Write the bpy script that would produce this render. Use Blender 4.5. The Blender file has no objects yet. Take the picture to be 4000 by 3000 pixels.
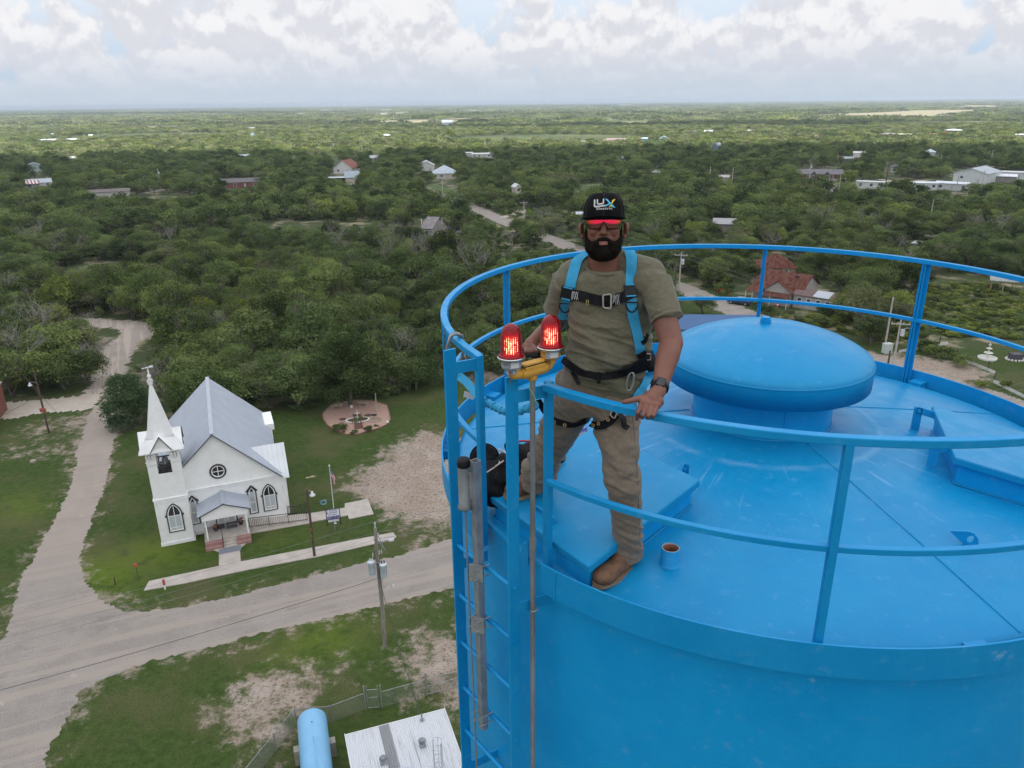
import bpy, bmesh, math, random
import numpy as np
from mathutils import Vector, Matrix, Euler
from mathutils.geometry import tessellate_polygon
random.seed(7)
RNG = np.random.default_rng(11)
R = math.radians
sc = bpy.context.scene
COL = sc.collection
# ------------------------------------------------------------------ camera
H = 38.0
FPX, ROLL, HZ = 2950.0, 0.011, 400.0
PITCH = math.atan((1500 - HZ) / FPX)
cf = Vector((0, math.cos(PITCH), -math.sin(PITCH)))
r0 = Vector((1, 0, 0)); u0 = r0.cross(cf)
cr = math.cos(ROLL) * r0 - math.sin(ROLL) * u0
cu = math.sin(ROLL) * r0 + math.cos(ROLL) * u0
cam = bpy.data.objects.new('camera', bpy.data.cameras.new('camera'))
COL.objects.link(cam)
cam.matrix_world = Matrix(((cr.x, cu.x, -cf.x, 0), (cr.y, cu.y, -cf.y, 0), (cr.z, cu.z, -cf.z, H), (0, 0, 0, 1)))
cam.data.sensor_width = 36.0
cam.data.sensor_fit = 'HORIZONTAL'
cam.data.lens = 36.0 * FPX / 4000
cam.data.clip_end = 90000
cam.data.clip_start = 0.05
sc.camera = cam
CO = Vector((0, 0, H))
# ------------------------------------------------------------------ light
SUN_DIR = Vector((0.42, -0.50, 0.86)).normalized()
sel = math.asin(SUN_DIR.z); saz = math.atan2(SUN_DIR.x, SUN_DIR.y)
sun = bpy.data.objects.new('sun', bpy.data.lights.new('sun', 'SUN'))
COL.objects.link(sun)
sun.data.energy = 5.0; sun.data.angle = R(0.5); sun.data.color = (1, 0.955, 0.88)
sun.rotation_euler = SUN_DIR.to_track_quat('Z', 'Y').to_euler()
sc.view_settings.view_transform = 'Standard'; sc.view_settings.look = 'None'
sc.view_settings.exposure = 0.32; sc.view_settings.gamma = 1.0
sc.cycles.max_bounces = 6; sc.cycles.diffuse_bounces = 4; sc.cycles.glossy_bounces = 3
sc.cycles.transmission_bounces = 4; sc.cycles.transparent_max_bounces = 8; sc.cycles.volume_bounces = 0
sc.cycles.caustics_reflective = False; sc.cycles.caustics_refractive = False
sc.cycles.use_adaptive_sampling = True; sc.cycles.adaptive_threshold = 0.015
sc.cycles.use_denoising = True
sc.cycles.sample_clamp_indirect = 4.0
class NT:
 """tiny node-tree helper"""
 def __init__(s, nt): s.nt = nt; s.n = nt.nodes; s.l = nt.links
 def new(s, t, **kw):
  n = s.n.new(t)
  for k, v in kw.items():
   if k in ('operation', 'blend_type', 'data_type', 'noise_dimensions', 'feature', 'wave_type', 'bands_direction', 'sky_type',
      'attribute_name', 'sun_disc', 'sun_elevation', 'sun_rotation', 'interpolation_type', 'normalize', 'vector_type', 'distance', 'clamp', 'noise_type'):
    setattr(n, k, v)
   else:
    n.inputs[k.replace('_', ' ')].default_value = v
  return n
 def set(s, n, i, v):
  if hasattr(v, 'is_linked') or hasattr(v, 'links'): s.l.new(v, n.inputs[i])
  else: n.inputs[i].default_value = v
 def math(s, op, a, b=0.0, c=0.0, clamp=False):
  n = s.n.new('ShaderNodeMath'); n.operation = op; n.use_clamp = clamp
  s.set(n, 0, a); s.set(n, 1, b)
  if op in ('MULTIPLY_ADD', 'SMOOTH_MIN', 'COMPARE', 'WRAP'): s.set(n, 2, c)
  return n.outputs[0]
 def vmath(s, op, a, b=(0, 0, 0)):
  n = s.n.new('ShaderNodeVectorMath'); n.operation = op
  s.set(n, 0, a); s.set(n, 1, b)
  return n.outputs[0]
 def noise(s, vec, scale, detail=4, rough=0.55, dist=0.0):
  n = s.n.new('ShaderNodeTexNoise')
  if vec is not None: s.l.new(vec, n.inputs['Vector'])
  n.inputs['Scale'].default_value = scale; n.inputs['Detail'].default_value = detail
  n.inputs['Roughness'].default_value = rough; n.inputs['Distortion'].default_value = dist
  return n.outputs['Fac']
 def ramp(s, fac, lo, hi, a=0.0, b=1.0, smooth=True):
  n = s.n.new('ShaderNodeMapRange')
  n.interpolation_type = 'SMOOTHSTEP' if smooth else 'LINEAR'
  s.set(n, 'Value', fac)
  n.inputs['From Min'].default_value = lo; n.inputs['From Max'].default_value = hi
  n.inputs['To Min'].default_value = a; n.inputs['To Max'].default_value = b
  return n.outputs['Result']
 def mix(s, fac, a, b):
  n = s.n.new('ShaderNodeMix'); n.data_type = 'RGBA'
  s.set(n, 0, fac)
  for i, v in ((6, a), (7, b)):
   if isinstance(v, (tuple, list)): n.inputs[i].default_value = (v[0], v[1], v[2], 1)
   else: s.l.new(v, n.inputs[i])
  return n.outputs[2]
 def sep(s, v):
  n = s.n.new('ShaderNodeSeparateXYZ'); s.l.new(v, n.inputs[0]); return n.outputs
 def comb(s, x, y, z):
  n = s.n.new('ShaderNodeCombineXYZ'); s.set(n, 0, x); s.set(n, 1, y); s.set(n, 2, z); return n.outputs[0]
 def attr(s, name):
  n = s.n.new('ShaderNodeAttribute'); n.attribute_name = name; return n
# ---- world: physical sky plus a field of fair-weather cumulus
W = bpy.data.worlds.new('World'); sc.world = W; W.use_nodes = True
t = NT(W.node_tree); t.n.clear()
out = t.n.new('ShaderNodeOutputWorld'); bg = t.n.new('ShaderNodeBackground')
t.l.new(bg.outputs[0], out.inputs[0])
tc = t.n.new('ShaderNodeTexCoord'); dvec = tc.outputs['Generated']
sky = t.n.new('ShaderNodeTexSky'); sky.sky_type = 'NISHITA'; sky.sun_disc = False
sky.sun_elevation = sel; sky.sun_rotation = saz
sky.dust_density = 1.2; sky.air_density = 1.0; sky.ozone_density = 1.0
dx, dy, dz = t.sep(dvec)
el = t.math('MAXIMUM', dz, 0.0)
# cumulus seen from the side: stretched a little, finer towards the horizon
wob = t.noise(dvec, 9.0, 3)
hs = t.math('POWER', t.math('ADD', el, 0.012), 0.62)          # packs the rows towards the horizon
cvec = t.comb(dx, dy, t.math('MULTIPLY', hs, 0.62))
n1 = t.noise(t.vmath('ADD', cvec, (0.31, 0.0, 0.0)), 13.0, 9, 0.56, 0.12)
n2 = t.noise(t.vmath('ADD', cvec, (3.3, 1.7, 0.9)), 3.2, 3, 0.5)
cov = t.math('ADD', t.math('MULTIPLY', n1, 0.75), t.math('MULTIPLY', n2, 0.45))
thr = t.ramp(el, 0.02, 0.115, 0.42, 0.54)
dens = t.math('SUBTRACT', cov, thr)
alpha = t.ramp(dens, 0.0, 0.075)
# tops lit, bases greyer : same field sampled a little lower
n1b = t.noise(t.vmath('ADD', cvec, (0.312, 0.0, 0.012)), 13.0, 9, 0.56, 0.12)
lit = t.ramp(t.math('SUBTRACT', n1, n1b), -0.045, 0.055)
n3 = t.noise(t.vmath('ADD', cvec, (7.0, 0, 0)), 30, 5, 0.6)
litf = t.math('MULTIPLY', t.math('ADD', t.math('MULTIPLY', lit, 0.75), t.math('MULTIPLY', n3, 0.35), clamp=True), t.ramp(el, 0.025, 0.085, 0.55, 1.0))
ccol = t.mix(litf, (5.55, 5.65, 6.2), (7.5, 7.5, 7.65))
skyc = t.vmath('MULTIPLY', sky.outputs[0], (0.86, 0.95, 1.12))
skyc = t.mix(t.ramp(el, 0.0, 0.13), (3.9, 5.2, 6.6), t.mix(t.ramp(el, 0.13, 0.5), (6.2, 6.9, 7.8), t.mix(0.75, skyc, (6.2, 6.9, 7.8))))
both = t.mix(alpha, skyc, ccol)
hz = t.math('POWER', t.ramp(el, 0.0, 0.075, 1.0, 0.0), 1.2)
both = t.mix(t.math('MULTIPLY', hz, 0.88), both, (4.6, 5.35, 6.25))
both = t.vmath('SCALE', both)
both.node.inputs['Scale'].default_value = 1.0; t.l.new(t.ramp(el,0.12,0.75,1.0,1.75),both.node.inputs['Scale'])   # overcast skies are brighter overhead than at the horizon
t.l.new(both, bg.inputs[0]); bg.inputs[1].default_value = 0.1
# ------------------------------------------------------------------ placement helpers (photo pixels, 4000 x 3000, to world)
def ray(x, y): return cr * ((x - 2000) / FPX) - cu * ((y - 1500) / FPX) + cf
def N(x, y, z=0.0):
 d = ray(x, y); return CO + d * ((z - H) / d.z)
def NY(x, y, Y):
 d = ray(x, y); return CO + d * (Y / d.y)
def above(x, y, P):
 d = ray(x, y); k = (P.x * d.x + P.y * d.y) / (d.x * d.x + d.y * d.y); return CO + d * k
D0 = 4000 / 2212
def G(x, y, z=0.0): return N(x * D0, y * D0, z)
def proj(p):
 q = Vector(p) - CO; w = q.dot(cf)
 return 2000 + FPX * q.dot(cr) / w, 1500 - FPX * q.dot(cu) / w
def P5(x, y): return 400 + x / 1.746, 1400 + y / 1.746
def P6(x, y): return 1000 + x / 1.442, 1500 + y / 1.442
def P7(x, y): return 900 + x / 2.328, 2400 + y / 2.328
def P8(x, y): return x / 1.276, 1200 + y / 1.276
def inpoly(x, y, P):
 c = False; n = len(P); j = n - 1
 for i in range(n):
  xi, yi = P[i]; xj, yj = P[j]
  if (yi > y) != (yj > y) and x < (xj - xi) * (y - yi) / (yj - yi) + xi: c = not c
  j = i
 return c
def sstep(a, b, v):
 v = max(0.0, min(1.0, (v - a) / (b - a))); return v * v * (3 - 2 * v)
# ------------------------------------------------------------------ materials
MATS = {}
def mat(name, col, col2=None, scale=4.0, rough=0.7, bump=0.0, bscale=30.0, metal=0.0, spec=0.5, contrast=(0.35, 0.65),
  objrand=0.0, emit=None, estr=0.0, detail=5, coat=0.0, aniso=(1, 1, 1)):
 if name in MATS: return MATS[name]
 m = bpy.data.materials.new(name); m.use_nodes = True; MATS[name] = m
 t = NT(m.node_tree); b = t.n['Principled BSDF']
 tc = t.n.new('ShaderNodeTexCoord'); v = tc.outputs['Object']
 if aniso != (1, 1, 1): v = t.vmath('MULTIPLY', v, aniso)
 c = None
 if col2 is not None:
  f = t.ramp(t.noise(v, scale, detail), contrast[0], contrast[1])
  c = t.mix(f, col, col2)
 if objrand:
  oi = t.n.new('ShaderNodeObjectInfo')
  hsv = t.n.new('ShaderNodeHueSaturation')
  if c is None: hsv.inputs['Color'].default_value = (*col, 1)
  else: t.l.new(c, hsv.inputs['Color'])
  t.l.new(t.ramp(oi.outputs['Random'], 0, 1, 1 - objrand, 1 + objrand, False), hsv.inputs['Value'])
  c = hsv.outputs[0]
 if c is None: b.inputs['Base Color'].default_value = (*col, 1)
 else: t.l.new(c, b.inputs['Base Color'])
 b.inputs['Roughness'].default_value = rough; b.inputs['Metallic'].default_value = metal
 b.inputs['Specular IOR Level'].default_value = spec
 if coat: b.inputs['Coat Weight'].default_value = coat
 if bump:
  bn = t.n.new('ShaderNodeBump'); bn.inputs['Strength'].default_value = bump; bn.inputs['Distance'].default_value = 0.02
  t.l.new(t.noise(v, bscale, 4), bn.inputs['Height']); t.l.new(bn.outputs[0], b.inputs['Normal'])
 if emit:
  b.inputs['Emission Color'].default_value = (*emit, 1); b.inputs['Emission Strength'].default_value = estr
 return m
TMPS = bpy.data.scenes.new('workbench')      # forms are remeshed here, away from the big scene
# ------------------------------------------------------------------ mesh + object helpers
ROOT = {}
def rootloc(o):
 while o.parent is not None: o = o.parent
 return ROOT.get(o.name, Vector((0, 0, 0)))
def tag(o, label=None, cat=None, group=None, kind=None):
 if label: o['label'] = label
 if cat: o['category'] = cat
 if group: o['group'] = group
 if kind: o['kind'] = kind
 return o
def thing(name, label, cat, loc=(0, 0, 0), rz=0.0, group=None):
 o = bpy.data.objects.new(name, None); COL.objects.link(o); o.location = loc; o.rotation_euler = (0, 0, rz)
 o.empty_display_size = 0.1
 ROOT[o.name] = Vector(loc)
 return tag(o, label, cat, group)
def addobj(name, me, parent=None):
 o = bpy.data.objects.new(name, me); COL.objects.link(o)
 if parent is not None: o.parent = parent
 return o
def copy_tree(o, parent=None, loc=None, rz=None, label=None, scale=None):
 c = o.copy(); COL.objects.link(c); c.parent = parent
 if loc is not None: c.location = loc; ROOT[c.name] = Vector(loc)
 if rz is not None: c.rotation_euler = (0, 0, rz)
 if scale is not None: c.scale = scale
 if label: c['label'] = label
 for ch in list(o.children): copy_tree(ch, c)
 return c
class MB:
 def __init__(s): s.v = []; s.f = []; s.mi = []; s.M = Matrix.Identity(4); s.slot = 0; s.sm = []; s.smooth = False
 def add(s, vs, fs, smooth=None):
  b = len(s.v); M = s.M
  s.v += [tuple(M @ Vector(p)) for p in vs]
  s.f += [tuple(b + i for i in f) for f in fs]
  s.mi += [s.slot] * len(fs); s.sm += [s.smooth if smooth is None else smooth] * len(fs)
 def box(s, c, d, rz=0.0, rot=None):
  hx, hy, hz = d[0] / 2, d[1] / 2, d[2] / 2
  m = Matrix.Translation(c) @ (rot.to_4x4() if rot is not None else Matrix.Rotation(rz, 4, 'Z'))
  vs = [m @ Vector((sx * hx, sy * hy, sz * hz)) for sz in (-1, 1) for sx, sy in ((-1, -1), (1, -1), (1, 1), (-1, 1))]
  s.add(vs, [(3, 2, 1, 0), (4, 5, 6, 7), (0, 1, 5, 4), (1, 2, 6, 5), (2, 3, 7, 6), (3, 0, 4, 7)])
 def bar(s, a, b, w, h=None, up=(0, 0, 1), ext=0.0):
  a = Vector(a); b = Vector(b); h = h or w; d = (b - a); L = d.length; d.normalize()
  up = Vector(up)
  if abs(d.dot(up)) > 0.99: up = Vector((0, 1, 0)) if abs(d.y) < 0.9 else Vector((1, 0, 0))
  x = up.cross(d).normalized(); y = d.cross(x)
  rot = Matrix((x, y, d)).transposed()
  s.box((a + b) / 2, (w, h, L + 2 * ext), rot=rot)
 def tube(s, pts, rad, n=8, caps=True, smooth=True, closed=False):
  pts = [Vector(p) for p in pts]; m = len(pts)
  rads = rad if isinstance(rad, (list, tuple)) else [rad] * m
  vs = []; prev = None
  for i, p in enumerate(pts):
   if closed: d = pts[(i + 1) % m] - pts[i - 1]
   else: d = pts[min(i + 1, m - 1)] - pts[max(i - 1, 0)]
   d.normalize()
   if prev is None:
    u = Vector((0, 0, 1)) if abs(d.z) < 0.9 else Vector((1, 0, 0))
    x = d.cross(u).normalized()
   else:
    x = (prev - d * prev.dot(d)).normalized()
   prev = x; y = d.cross(x)
   for k in range(n):
    a = 2 * math.pi * k / n
    vs.append(p + (x * math.cos(a) + y * math.sin(a)) * rads[i])
  fs = []
  for i in range(m if closed else m - 1):
   j = (i + 1) % m
   for k in range(n):
    fs.append((i * n + k, i * n + (k + 1) % n, j * n + (k + 1) % n, j * n + k))
  s.add(vs, fs, smooth)
  if caps and not closed:
   s.add(vs[:n], [tuple(range(n - 1, -1, -1))], False); s.add(vs[-n:], [tuple(range(n))], False)
 def cyl(s, a, b, r, n=12, r2=None, smooth=True): s.tube([a, b], [r, r if r2 is None else r2], n, True, smooth)
 def lathe(s, prof, n=24, c=(0, 0, 0), smooth=True, cap=False):
  vs = []; fs = []; m = len(prof)
  for k in range(n):
   a = 2 * math.pi * k / n
   for r, z in prof: vs.append((c[0] + r * math.cos(a), c[1] + r * math.sin(a), c[2] + z))
  for k in range(n):
   k2 = (k + 1) % n
   for i in range(m - 1):
    fs.append((k * m + i, k2 * m + i, k2 * m + i + 1, k * m + i + 1))
  s.add(vs, fs, smooth)
 def poly(s, pts, both=False):
  s.add(pts, [tuple(range(len(pts)))])
 def prism(s, pts2, z0, z1, tri=True):
  n = len(pts2)
  a = [Vector((p[0], p[1], 0)) for p in pts2]
  area = sum(a[i].x * a[(i + 1) % n].y - a[(i + 1) % n].x * a[i].y for i in range(n))
  if area < 0: pts2 = list(pts2)[::-1]; a = a[::-1]
  vs = [(p[0], p[1], z0) for p in pts2] + [(p[0], p[1], z1) for p in pts2]
  tr = tessellate_polygon([a]) if n > 4 else ([(0, 1, 2)] if n == 3 else [(0, 1, 2, 3)])
  fs = []
  for f in tr:
   f = list(f); q = [a[i] for i in f]
   if (q[1] - q[0]).cross(q[2] - q[0]).z < 0: f = f[::-1]
   fs.append(tuple(i + n for i in f)); fs.append(tuple(f[::-1]))
  fs += [(i, (i + 1) % n, (i + 1) % n + n, i + n) for i in range(n)]
  s.add(vs, fs)
 def sweep(s, pts, prof, up=(0, 0, 1), closed=False, smooth=False):
  """rectangular or any profile (list of (side, up)) carried along pts, up kept vertical"""
  pts = [Vector(p) for p in pts]; m = len(pts); n = len(prof); vs = []; up = Vector(up)
  for i, p in enumerate(pts):
   d = (pts[(i + 1) % m] - pts[i - 1]) if closed else (pts[min(i + 1, m - 1)] - pts[max(i - 1, 0)])
   d.normalize(); x = d.cross(up).normalized(); y = x.cross(d)
   vs += [p + x * a + y * b for a, b in prof]
  fs = []
  for i in range(m if closed else m - 1):
   j = (i + 1) % m
   for k in range(n): fs.append((i * n + k, j * n + k, j * n + (k + 1) % n, i * n + (k + 1) % n))
  if not closed: fs += [tuple(range(n)), tuple((m - 1) * n + k for k in range(n - 1, -1, -1))]
  s.add(vs, fs, smooth)
 def build(s, name, mats, parent=None, world=False, bevel=0.0, recalc=False):
  if world and parent is not None:
   L = rootloc(parent); vs = [(p[0] - L.x, p[1] - L.y, p[2] - L.z) for p in s.v]
  else: vs = s.v
  me = bpy.data.meshes.new(name); me.from_pydata(vs, [], s.f); me.update()
  if not isinstance(mats, (list, tuple)): mats = [mats]
  for m in mats: me.materials.append(m)
  me.polygons.foreach_set('material_index', s.mi); me.polygons.foreach_set('use_smooth', s.sm)
  if recalc or bevel:
   bm = bmesh.new(); bm.from_mesh(me); bmesh.ops.remove_doubles(bm, verts=bm.verts, dist=1e-5)
   bmesh.ops.recalc_face_normals(bm, faces=bm.faces); bm.to_mesh(me); bm.free()
  o = addobj(name, me, parent)
  if bevel:
   md = o.modifiers.new('b', 'BEVEL'); md.width = bevel; md.segments = 2; md.limit_method = 'ANGLE'
  return o
# ================================================================== THE GROUND
def W5(L, z=0.0): return [N(*P5(*p), z) for p in L]
def W6(L, z=0.0): return [N(*P6(*p), z) for p in L]
def W7(L, z=0.0): return [N(*P7(*p), z) for p in L]
def W8(L, z=0.0): return [N(*P8(*p), z) for p in L]
def NN(L, z=0.0): return [N(*p, z) for p in L]
dirt_polys = [  # (polygon, strength)
 (W6([(865,260),(1030,240),(1180,380),(1200,760),(1000,805),(900,800),(800,790),(690,700),(600,640),(560,560),(640,480),(760,440),(860,330)]),1.0),
 (W6([(480, 500), (700, 440), (700, 560), (560, 640), (450, 670), (350, 690), (480, 610)]), 0.62),
 (W6([(580, 370), (680, 330), (860, 330), (840, 430), (640, 400)]), 0.6),
 (W6([(200, 350), (270, 330), (290, 390), (200, 400)]), 0.5),
 (W7([(-300,720),(0,700),(180,600),(350,530),(600,480),(860,370),(1100,320),(1160,360),(900,480),(1000,520),(880,570),(650,610),(720,690),(880,690),(880,760),(590,850),(600,1000),(480,1030),(350,1150),(200,1100),(-100,1150)]),1.0),
 (W7([(940, 540), (1100, 490), (1080, 540), (960, 560)]), 0.7),
 (W7([(1320,310),(1500,280),(1800,150),(2050,100),(2300,60),(2400,640),(1960,720),(1780,730),(1540,760),(1620,640),(1780,620),(1750,540),(1490,500),(1350,360)]),0.9),
 (W7([(1260, 1000), (1520, 780), (1700, 820), (1960, 760), (2300, 700), (2300, 1397), (2090, 1222), (1950, 870), (1350, 1040)]), 0.66),
 (W7([(100, 1397), (300, 1250), (460, 1130), (560, 1020), (600, 1150), (590, 1397), (560, 1700), (0, 1700)]), 0.55),
 (W8([(20, 600), (200, 540), (440, 530), (430, 600), (300, 640), (20, 680)]), 0.5),
 (W8([(-60, 700), (340, 690), (350, 735), (120, 760), (-60, 765)]), 0.72),
 (W8([(230, 825), (320, 780), (325, 800), (250, 840)]), 0.7),
 (W8([(390, 1270), (420, 1300), (480, 1400), (640, 1480), (560, 1500), (430, 1450), (380, 1330)]), 0.75),
 (W5([(500, 1340), (600, 1320), (590, 1370), (520, 1370)]), 0.75),
 (W5([(260, 1420), (700, 1360), (690, 1400), (300, 1480)]), 0.45),
 (NN([(3400, 1385), (3540, 1380), (3860, 1430), (3900, 1500), (3640, 1500), (3400, 1440)]), 0.85),
 (NN([(3000, 1270), (3400, 1370), (3560, 1420), (3500, 1500), (2950, 1300)]), 0.7),
 (NN([(1780, 1440), (2000, 1420), (2100, 1460), (1900, 1500), (1780, 1480)]), 0.8),
 (NN([(2080, 890), (2200, 880), (2250, 940), (2150, 930)]), 0.7),
 (NN([(480, 750), (620, 735), (680, 750), (560, 775)]), 0.7),
 (W8([(420, 140), (640, 150), (660, 220), (560, 250)]), 0.8),
]
lime_polys = [
 (W5([(-160,1330),(60,1440),(160,1500),(150,1590),(60,1600),(-160,1500)]),0.8),(W5([(140,1280),(340,1250),(600,1290),(780,1310),(700,1350),(400,1360),(180,1330)]),0.8),
 (W5([(250, 1480), (340, 1480), (350, 1580), (250, 1580)]), 0.9), (W7([(860, 120), (1200, 100), (1220, 300), (860, 310), (380, 440), (200, 420), (600, 220)]), 0.55),
 (W5([(1000, 1230), (1400, 1150), (1400, 1220), (1000, 1300)]), 0.35), (W8([(20, 920), (140, 930), (240, 1050), (60, 1060)]), 0.45),
 (NN([(3560, 1130), (3850, 1180), (3900, 1290), (3650, 1290)]), 0.9),
]
# lawns and verges: mown grass instead of scrub
lawn_polys = [NN([(0,1560),(420,1520),(500,1640),(1070,1600),(1250,1590),(1550,1530),(1750,1500),(2300,1440),(2600,1800),(2600,3200),(-500,3200),(-500,1600)]),
    NN([(3300, 1330), (4100, 1380), (4300, 1900), (3300, 1600)]), NN([(2600, 1100), (3000, 1200), (3000, 1330), (2600, 1300)])]
Dp = lambda L: [G(*p) for p in L]
main_top = Dp([(975, 1163), (860, 1200), (745, 1226), (603, 1261), (500, 1290), (387, 1312), (300, 1322), (255, 1316), (215, 1295), (188, 1262), (172, 1222)])
main_low = Dp([(150,1230),(95,1180),(43,1250),(30,1314),(12,1374),(-140,1450),(-140,1760),(75,1760),(95,1640),(150,1545),(168,1497),(225,1465),(330,1428),(450,1400),(553,1371),(706,1336),(821,1309),(975,1270)])
dr = Vector((math.cos(R(23)), math.sin(R(23)), 0))
main_poly = [main_top[0] + dr * 95, *main_top, *main_low, main_low[-1] + dr * 95]
side_R = Dp([(172, 1222), (176, 1190), (182, 1171), (204, 1105), (230, 1041), (247, 950), (256, 934), (290, 918), (278, 880), (262, 845)])
side_L = Dp([(234, 838), (225, 862), (205, 880), (191, 898), (182, 932), (165, 975), (160, 1023), (139, 1080), (104, 1149), (78, 1193), (60, 1240), (120, 1300)])
def grow(P, w):
 c = sum((Vector((p[0], p[1], 0)) for p in P), Vector()) / len(P); out_ = []; n = len(P)
 ar = sum(P[i][0] * P[(i + 1) % n][1] - P[(i + 1) % n][0] * P[i][1] for i in range(n)); sg = 1 if ar > 0 else -1
 for i in range(n):
  a,b = P[i - 1],P[(i + 1) % n]; dx_,dy_ = b[0] - a[0],b[1] - a[1]; l = math.hypot(dx_,dy_) or 1; out_.append((P[i][0] + sg * dy_ / l * w,P[i][1] - sg * dx_ / l * w))
 return out_
dirt_polys += [(grow(main_poly, 0.7), 0.62), (grow(side_R + side_L, 0.6), 0.62)]
def axis(lo, hi, fine, reach):
 a = list(np.arange(lo, hi + 1e-6, fine)); st = fine
 left = []; x = lo;
 while x > -reach: st *= 1.22; x -= st; left.append(x)
 st = fine; right = []; x = hi
 while x < reach: st *= 1.22; x += st; right.append(x)
 return np.array(left[::-1] + a + right)
gx = axis(-92, 92, 0.55, 60000); gy = axis(22, 135, 0.55, 60000)
nx, ny = len(gx), len(gy)
XX, YY = np.meshgrid(gx, gy, indexing='ij')
def raster(polys):
 m = np.zeros(XX.shape, np.float32)
 for P, s in polys:
  xs = np.array([p[0] for p in P]); ys = np.array([p[1] for p in P])
  i0, i1 = np.searchsorted(gx, [xs.min(), xs.max()]); j0, j1 = np.searchsorted(gy, [ys.min(), ys.max()])
  if i1 <= i0 or j1 <= j0: continue
  sx = XX[i0:i1, j0:j1]; sy = YY[i0:i1, j0:j1]; c = np.zeros(sx.shape, bool); j = len(P) - 1
  for i in range(len(P)):
   if ys[i] != ys[j]:
    cond = ((ys[i] > sy) != (ys[j] > sy)) & (sx < (xs[j] - xs[i]) * (sy - ys[i]) / (ys[j] - ys[i]) + xs[i]); c ^= cond
   j = i
  m[i0:i1, j0:j1] = np.where(c, np.maximum(m[i0:i1, j0:j1], s), m[i0:i1, j0:j1])
 return m
def blur(m, k):
 for _ in range(2):
  for ax in (0, 1):
   c = np.zeros_like(m)
   for d in range(-k, k + 1): c += np.roll(m, d, ax)
   m = c / (2 * k + 1)
 return m
gdirt = blur(raster(dirt_polys), 4); glime = blur(raster(lime_polys), 3); glawn = blur(raster([(p, 1.0) for p in lawn_polys]), 2)
me = bpy.data.meshes.new('ground')
co = np.stack([XX.ravel(), YY.ravel(), np.zeros(nx * ny)], 1).astype(np.float32)
I = (np.arange(nx - 1)[:, None] * ny + np.arange(ny - 1)[None, :]).ravel()
quads = np.stack([I, I + ny, I + ny + 1, I + 1], 1).astype(np.int32)
def np_mesh(me, co, quads, smooth=False, k=4):
 me.vertices.add(len(co)); me.vertices.foreach_set('co', co.astype(np.float32).ravel())
 me.loops.add(quads.size); me.loops.foreach_set('vertex_index', quads.ravel().astype(np.int32))
 me.polygons.add(len(quads)); me.polygons.foreach_set('loop_start', np.arange(0, quads.size, k, dtype=np.int32))
 me.polygons.foreach_set('loop_total', np.full(len(quads), k, np.int32))
 me.polygons.foreach_set('use_smooth', np.full(len(quads), smooth)); me.update(calc_edges=True)
np_mesh(me, co, quads)
for nm, arr in (('dirt', gdirt), ('lime', glime), ('lawn', glawn)):
 a = me.attributes.new(nm, 'FLOAT', 'POINT'); a.data.foreach_set('value', arr.ravel().astype(np.float32))
gm = bpy.data.materials.new('ground_cover'); gm.use_nodes = True
t = NT(gm.node_tree); b = t.n['Principled BSDF']; v = t.n.new('ShaderNodeNewGeometry').outputs['Position']
nA = t.noise(v, 0.16, 6, 0.6); nB = t.noise(v, 1.6, 5, 0.65); nC = t.noise(v, 7.0, 4, 0.7); nD = t.noise(v, 0.012, 5, 0.6); nE = t.noise(v, 0.0018, 5, 0.62)
grass = t.mix(t.ramp(nB, 0.3, 0.7), (0.030, 0.057, 0.010), (0.070, 0.106, 0.022))
grass = t.mix(t.ramp(nA, 0.42, 0.68), grass, (0.100, 0.098, 0.040))
grass = t.mix(t.math('MULTIPLY', t.ramp(nC, 0.35, 0.68), 0.6), grass, (0.018, 0.036, 0.008))
grass = t.mix(t.math('MULTIPLY', t.ramp(t.noise(v, 19.0, 3, 0.7), 0.52, 0.66), 0.45), grass, (0.115, 0.145, 0.045))
lime = t.mix(t.ramp(nC, 0.3, 0.7), (0.11, 0.175, 0.008), (0.22, 0.28, 0.012))
lf = t.math('MULTIPLY', t.attr('lime').outputs['Fac'], t.ramp(t.noise(v, 0.6, 5, 0.6), 0.30, 0.50))
grass = t.mix(lf, grass, lime)
scrub = t.mix(t.ramp(nB, 0.3, 0.7), (0.040, 0.058, 0.018), (0.075, 0.092, 0.036))
scrub = t.mix(t.ramp(nA, 0.5, 0.62), scrub, (0.26, 0.225, 0.145))
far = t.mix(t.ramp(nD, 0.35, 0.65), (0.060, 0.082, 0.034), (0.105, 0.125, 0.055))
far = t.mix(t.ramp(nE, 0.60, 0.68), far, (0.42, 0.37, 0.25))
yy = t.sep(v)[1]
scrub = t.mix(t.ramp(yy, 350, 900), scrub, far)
base = t.mix(t.attr('lawn').outputs['Fac'], scrub, grass)
soil = t.mix(t.ramp(nB, 0.25, 0.75), (0.345, 0.275, 0.225), (0.27, 0.212, 0.168))
soil = t.mix(t.ramp(t.noise(v, 0.35, 5, 0.6), 0.4, 0.7), soil, (0.385, 0.32, 0.27))
tuft = t.ramp(t.noise(v, 3.6, 4, 0.75, 0.5), 0.53, 0.60)           # little dry tufts scattered over the bare soil
soil = t.mix(t.math('MULTIPLY', tuft, 0.82), soil, (0.135, 0.105, 0.06))
dm = t.math('ADD', t.attr('dirt').outputs['Fac'], t.math('MULTIPLY', t.math('SUBTRACT', t.noise(v, 0.6, 8, 0.74), 0.5), 2.1))
bare = t.math('MULTIPLY', t.ramp(dm, 0.30, 0.72), t.ramp(t.attr('dirt').outputs['Fac'], 0.10, 0.30))
base = t.mix(bare, base, soil)
t.l.new(base, b.inputs['Base Color']); b.inputs['Roughness'].default_value = 0.95; b.inputs['Specular IOR Level'].default_value = 0.15
bn = t.n.new('ShaderNodeBump'); bn.inputs['Strength'].default_value = 0.6; bn.inputs['Distance'].default_value = 0.08
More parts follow.
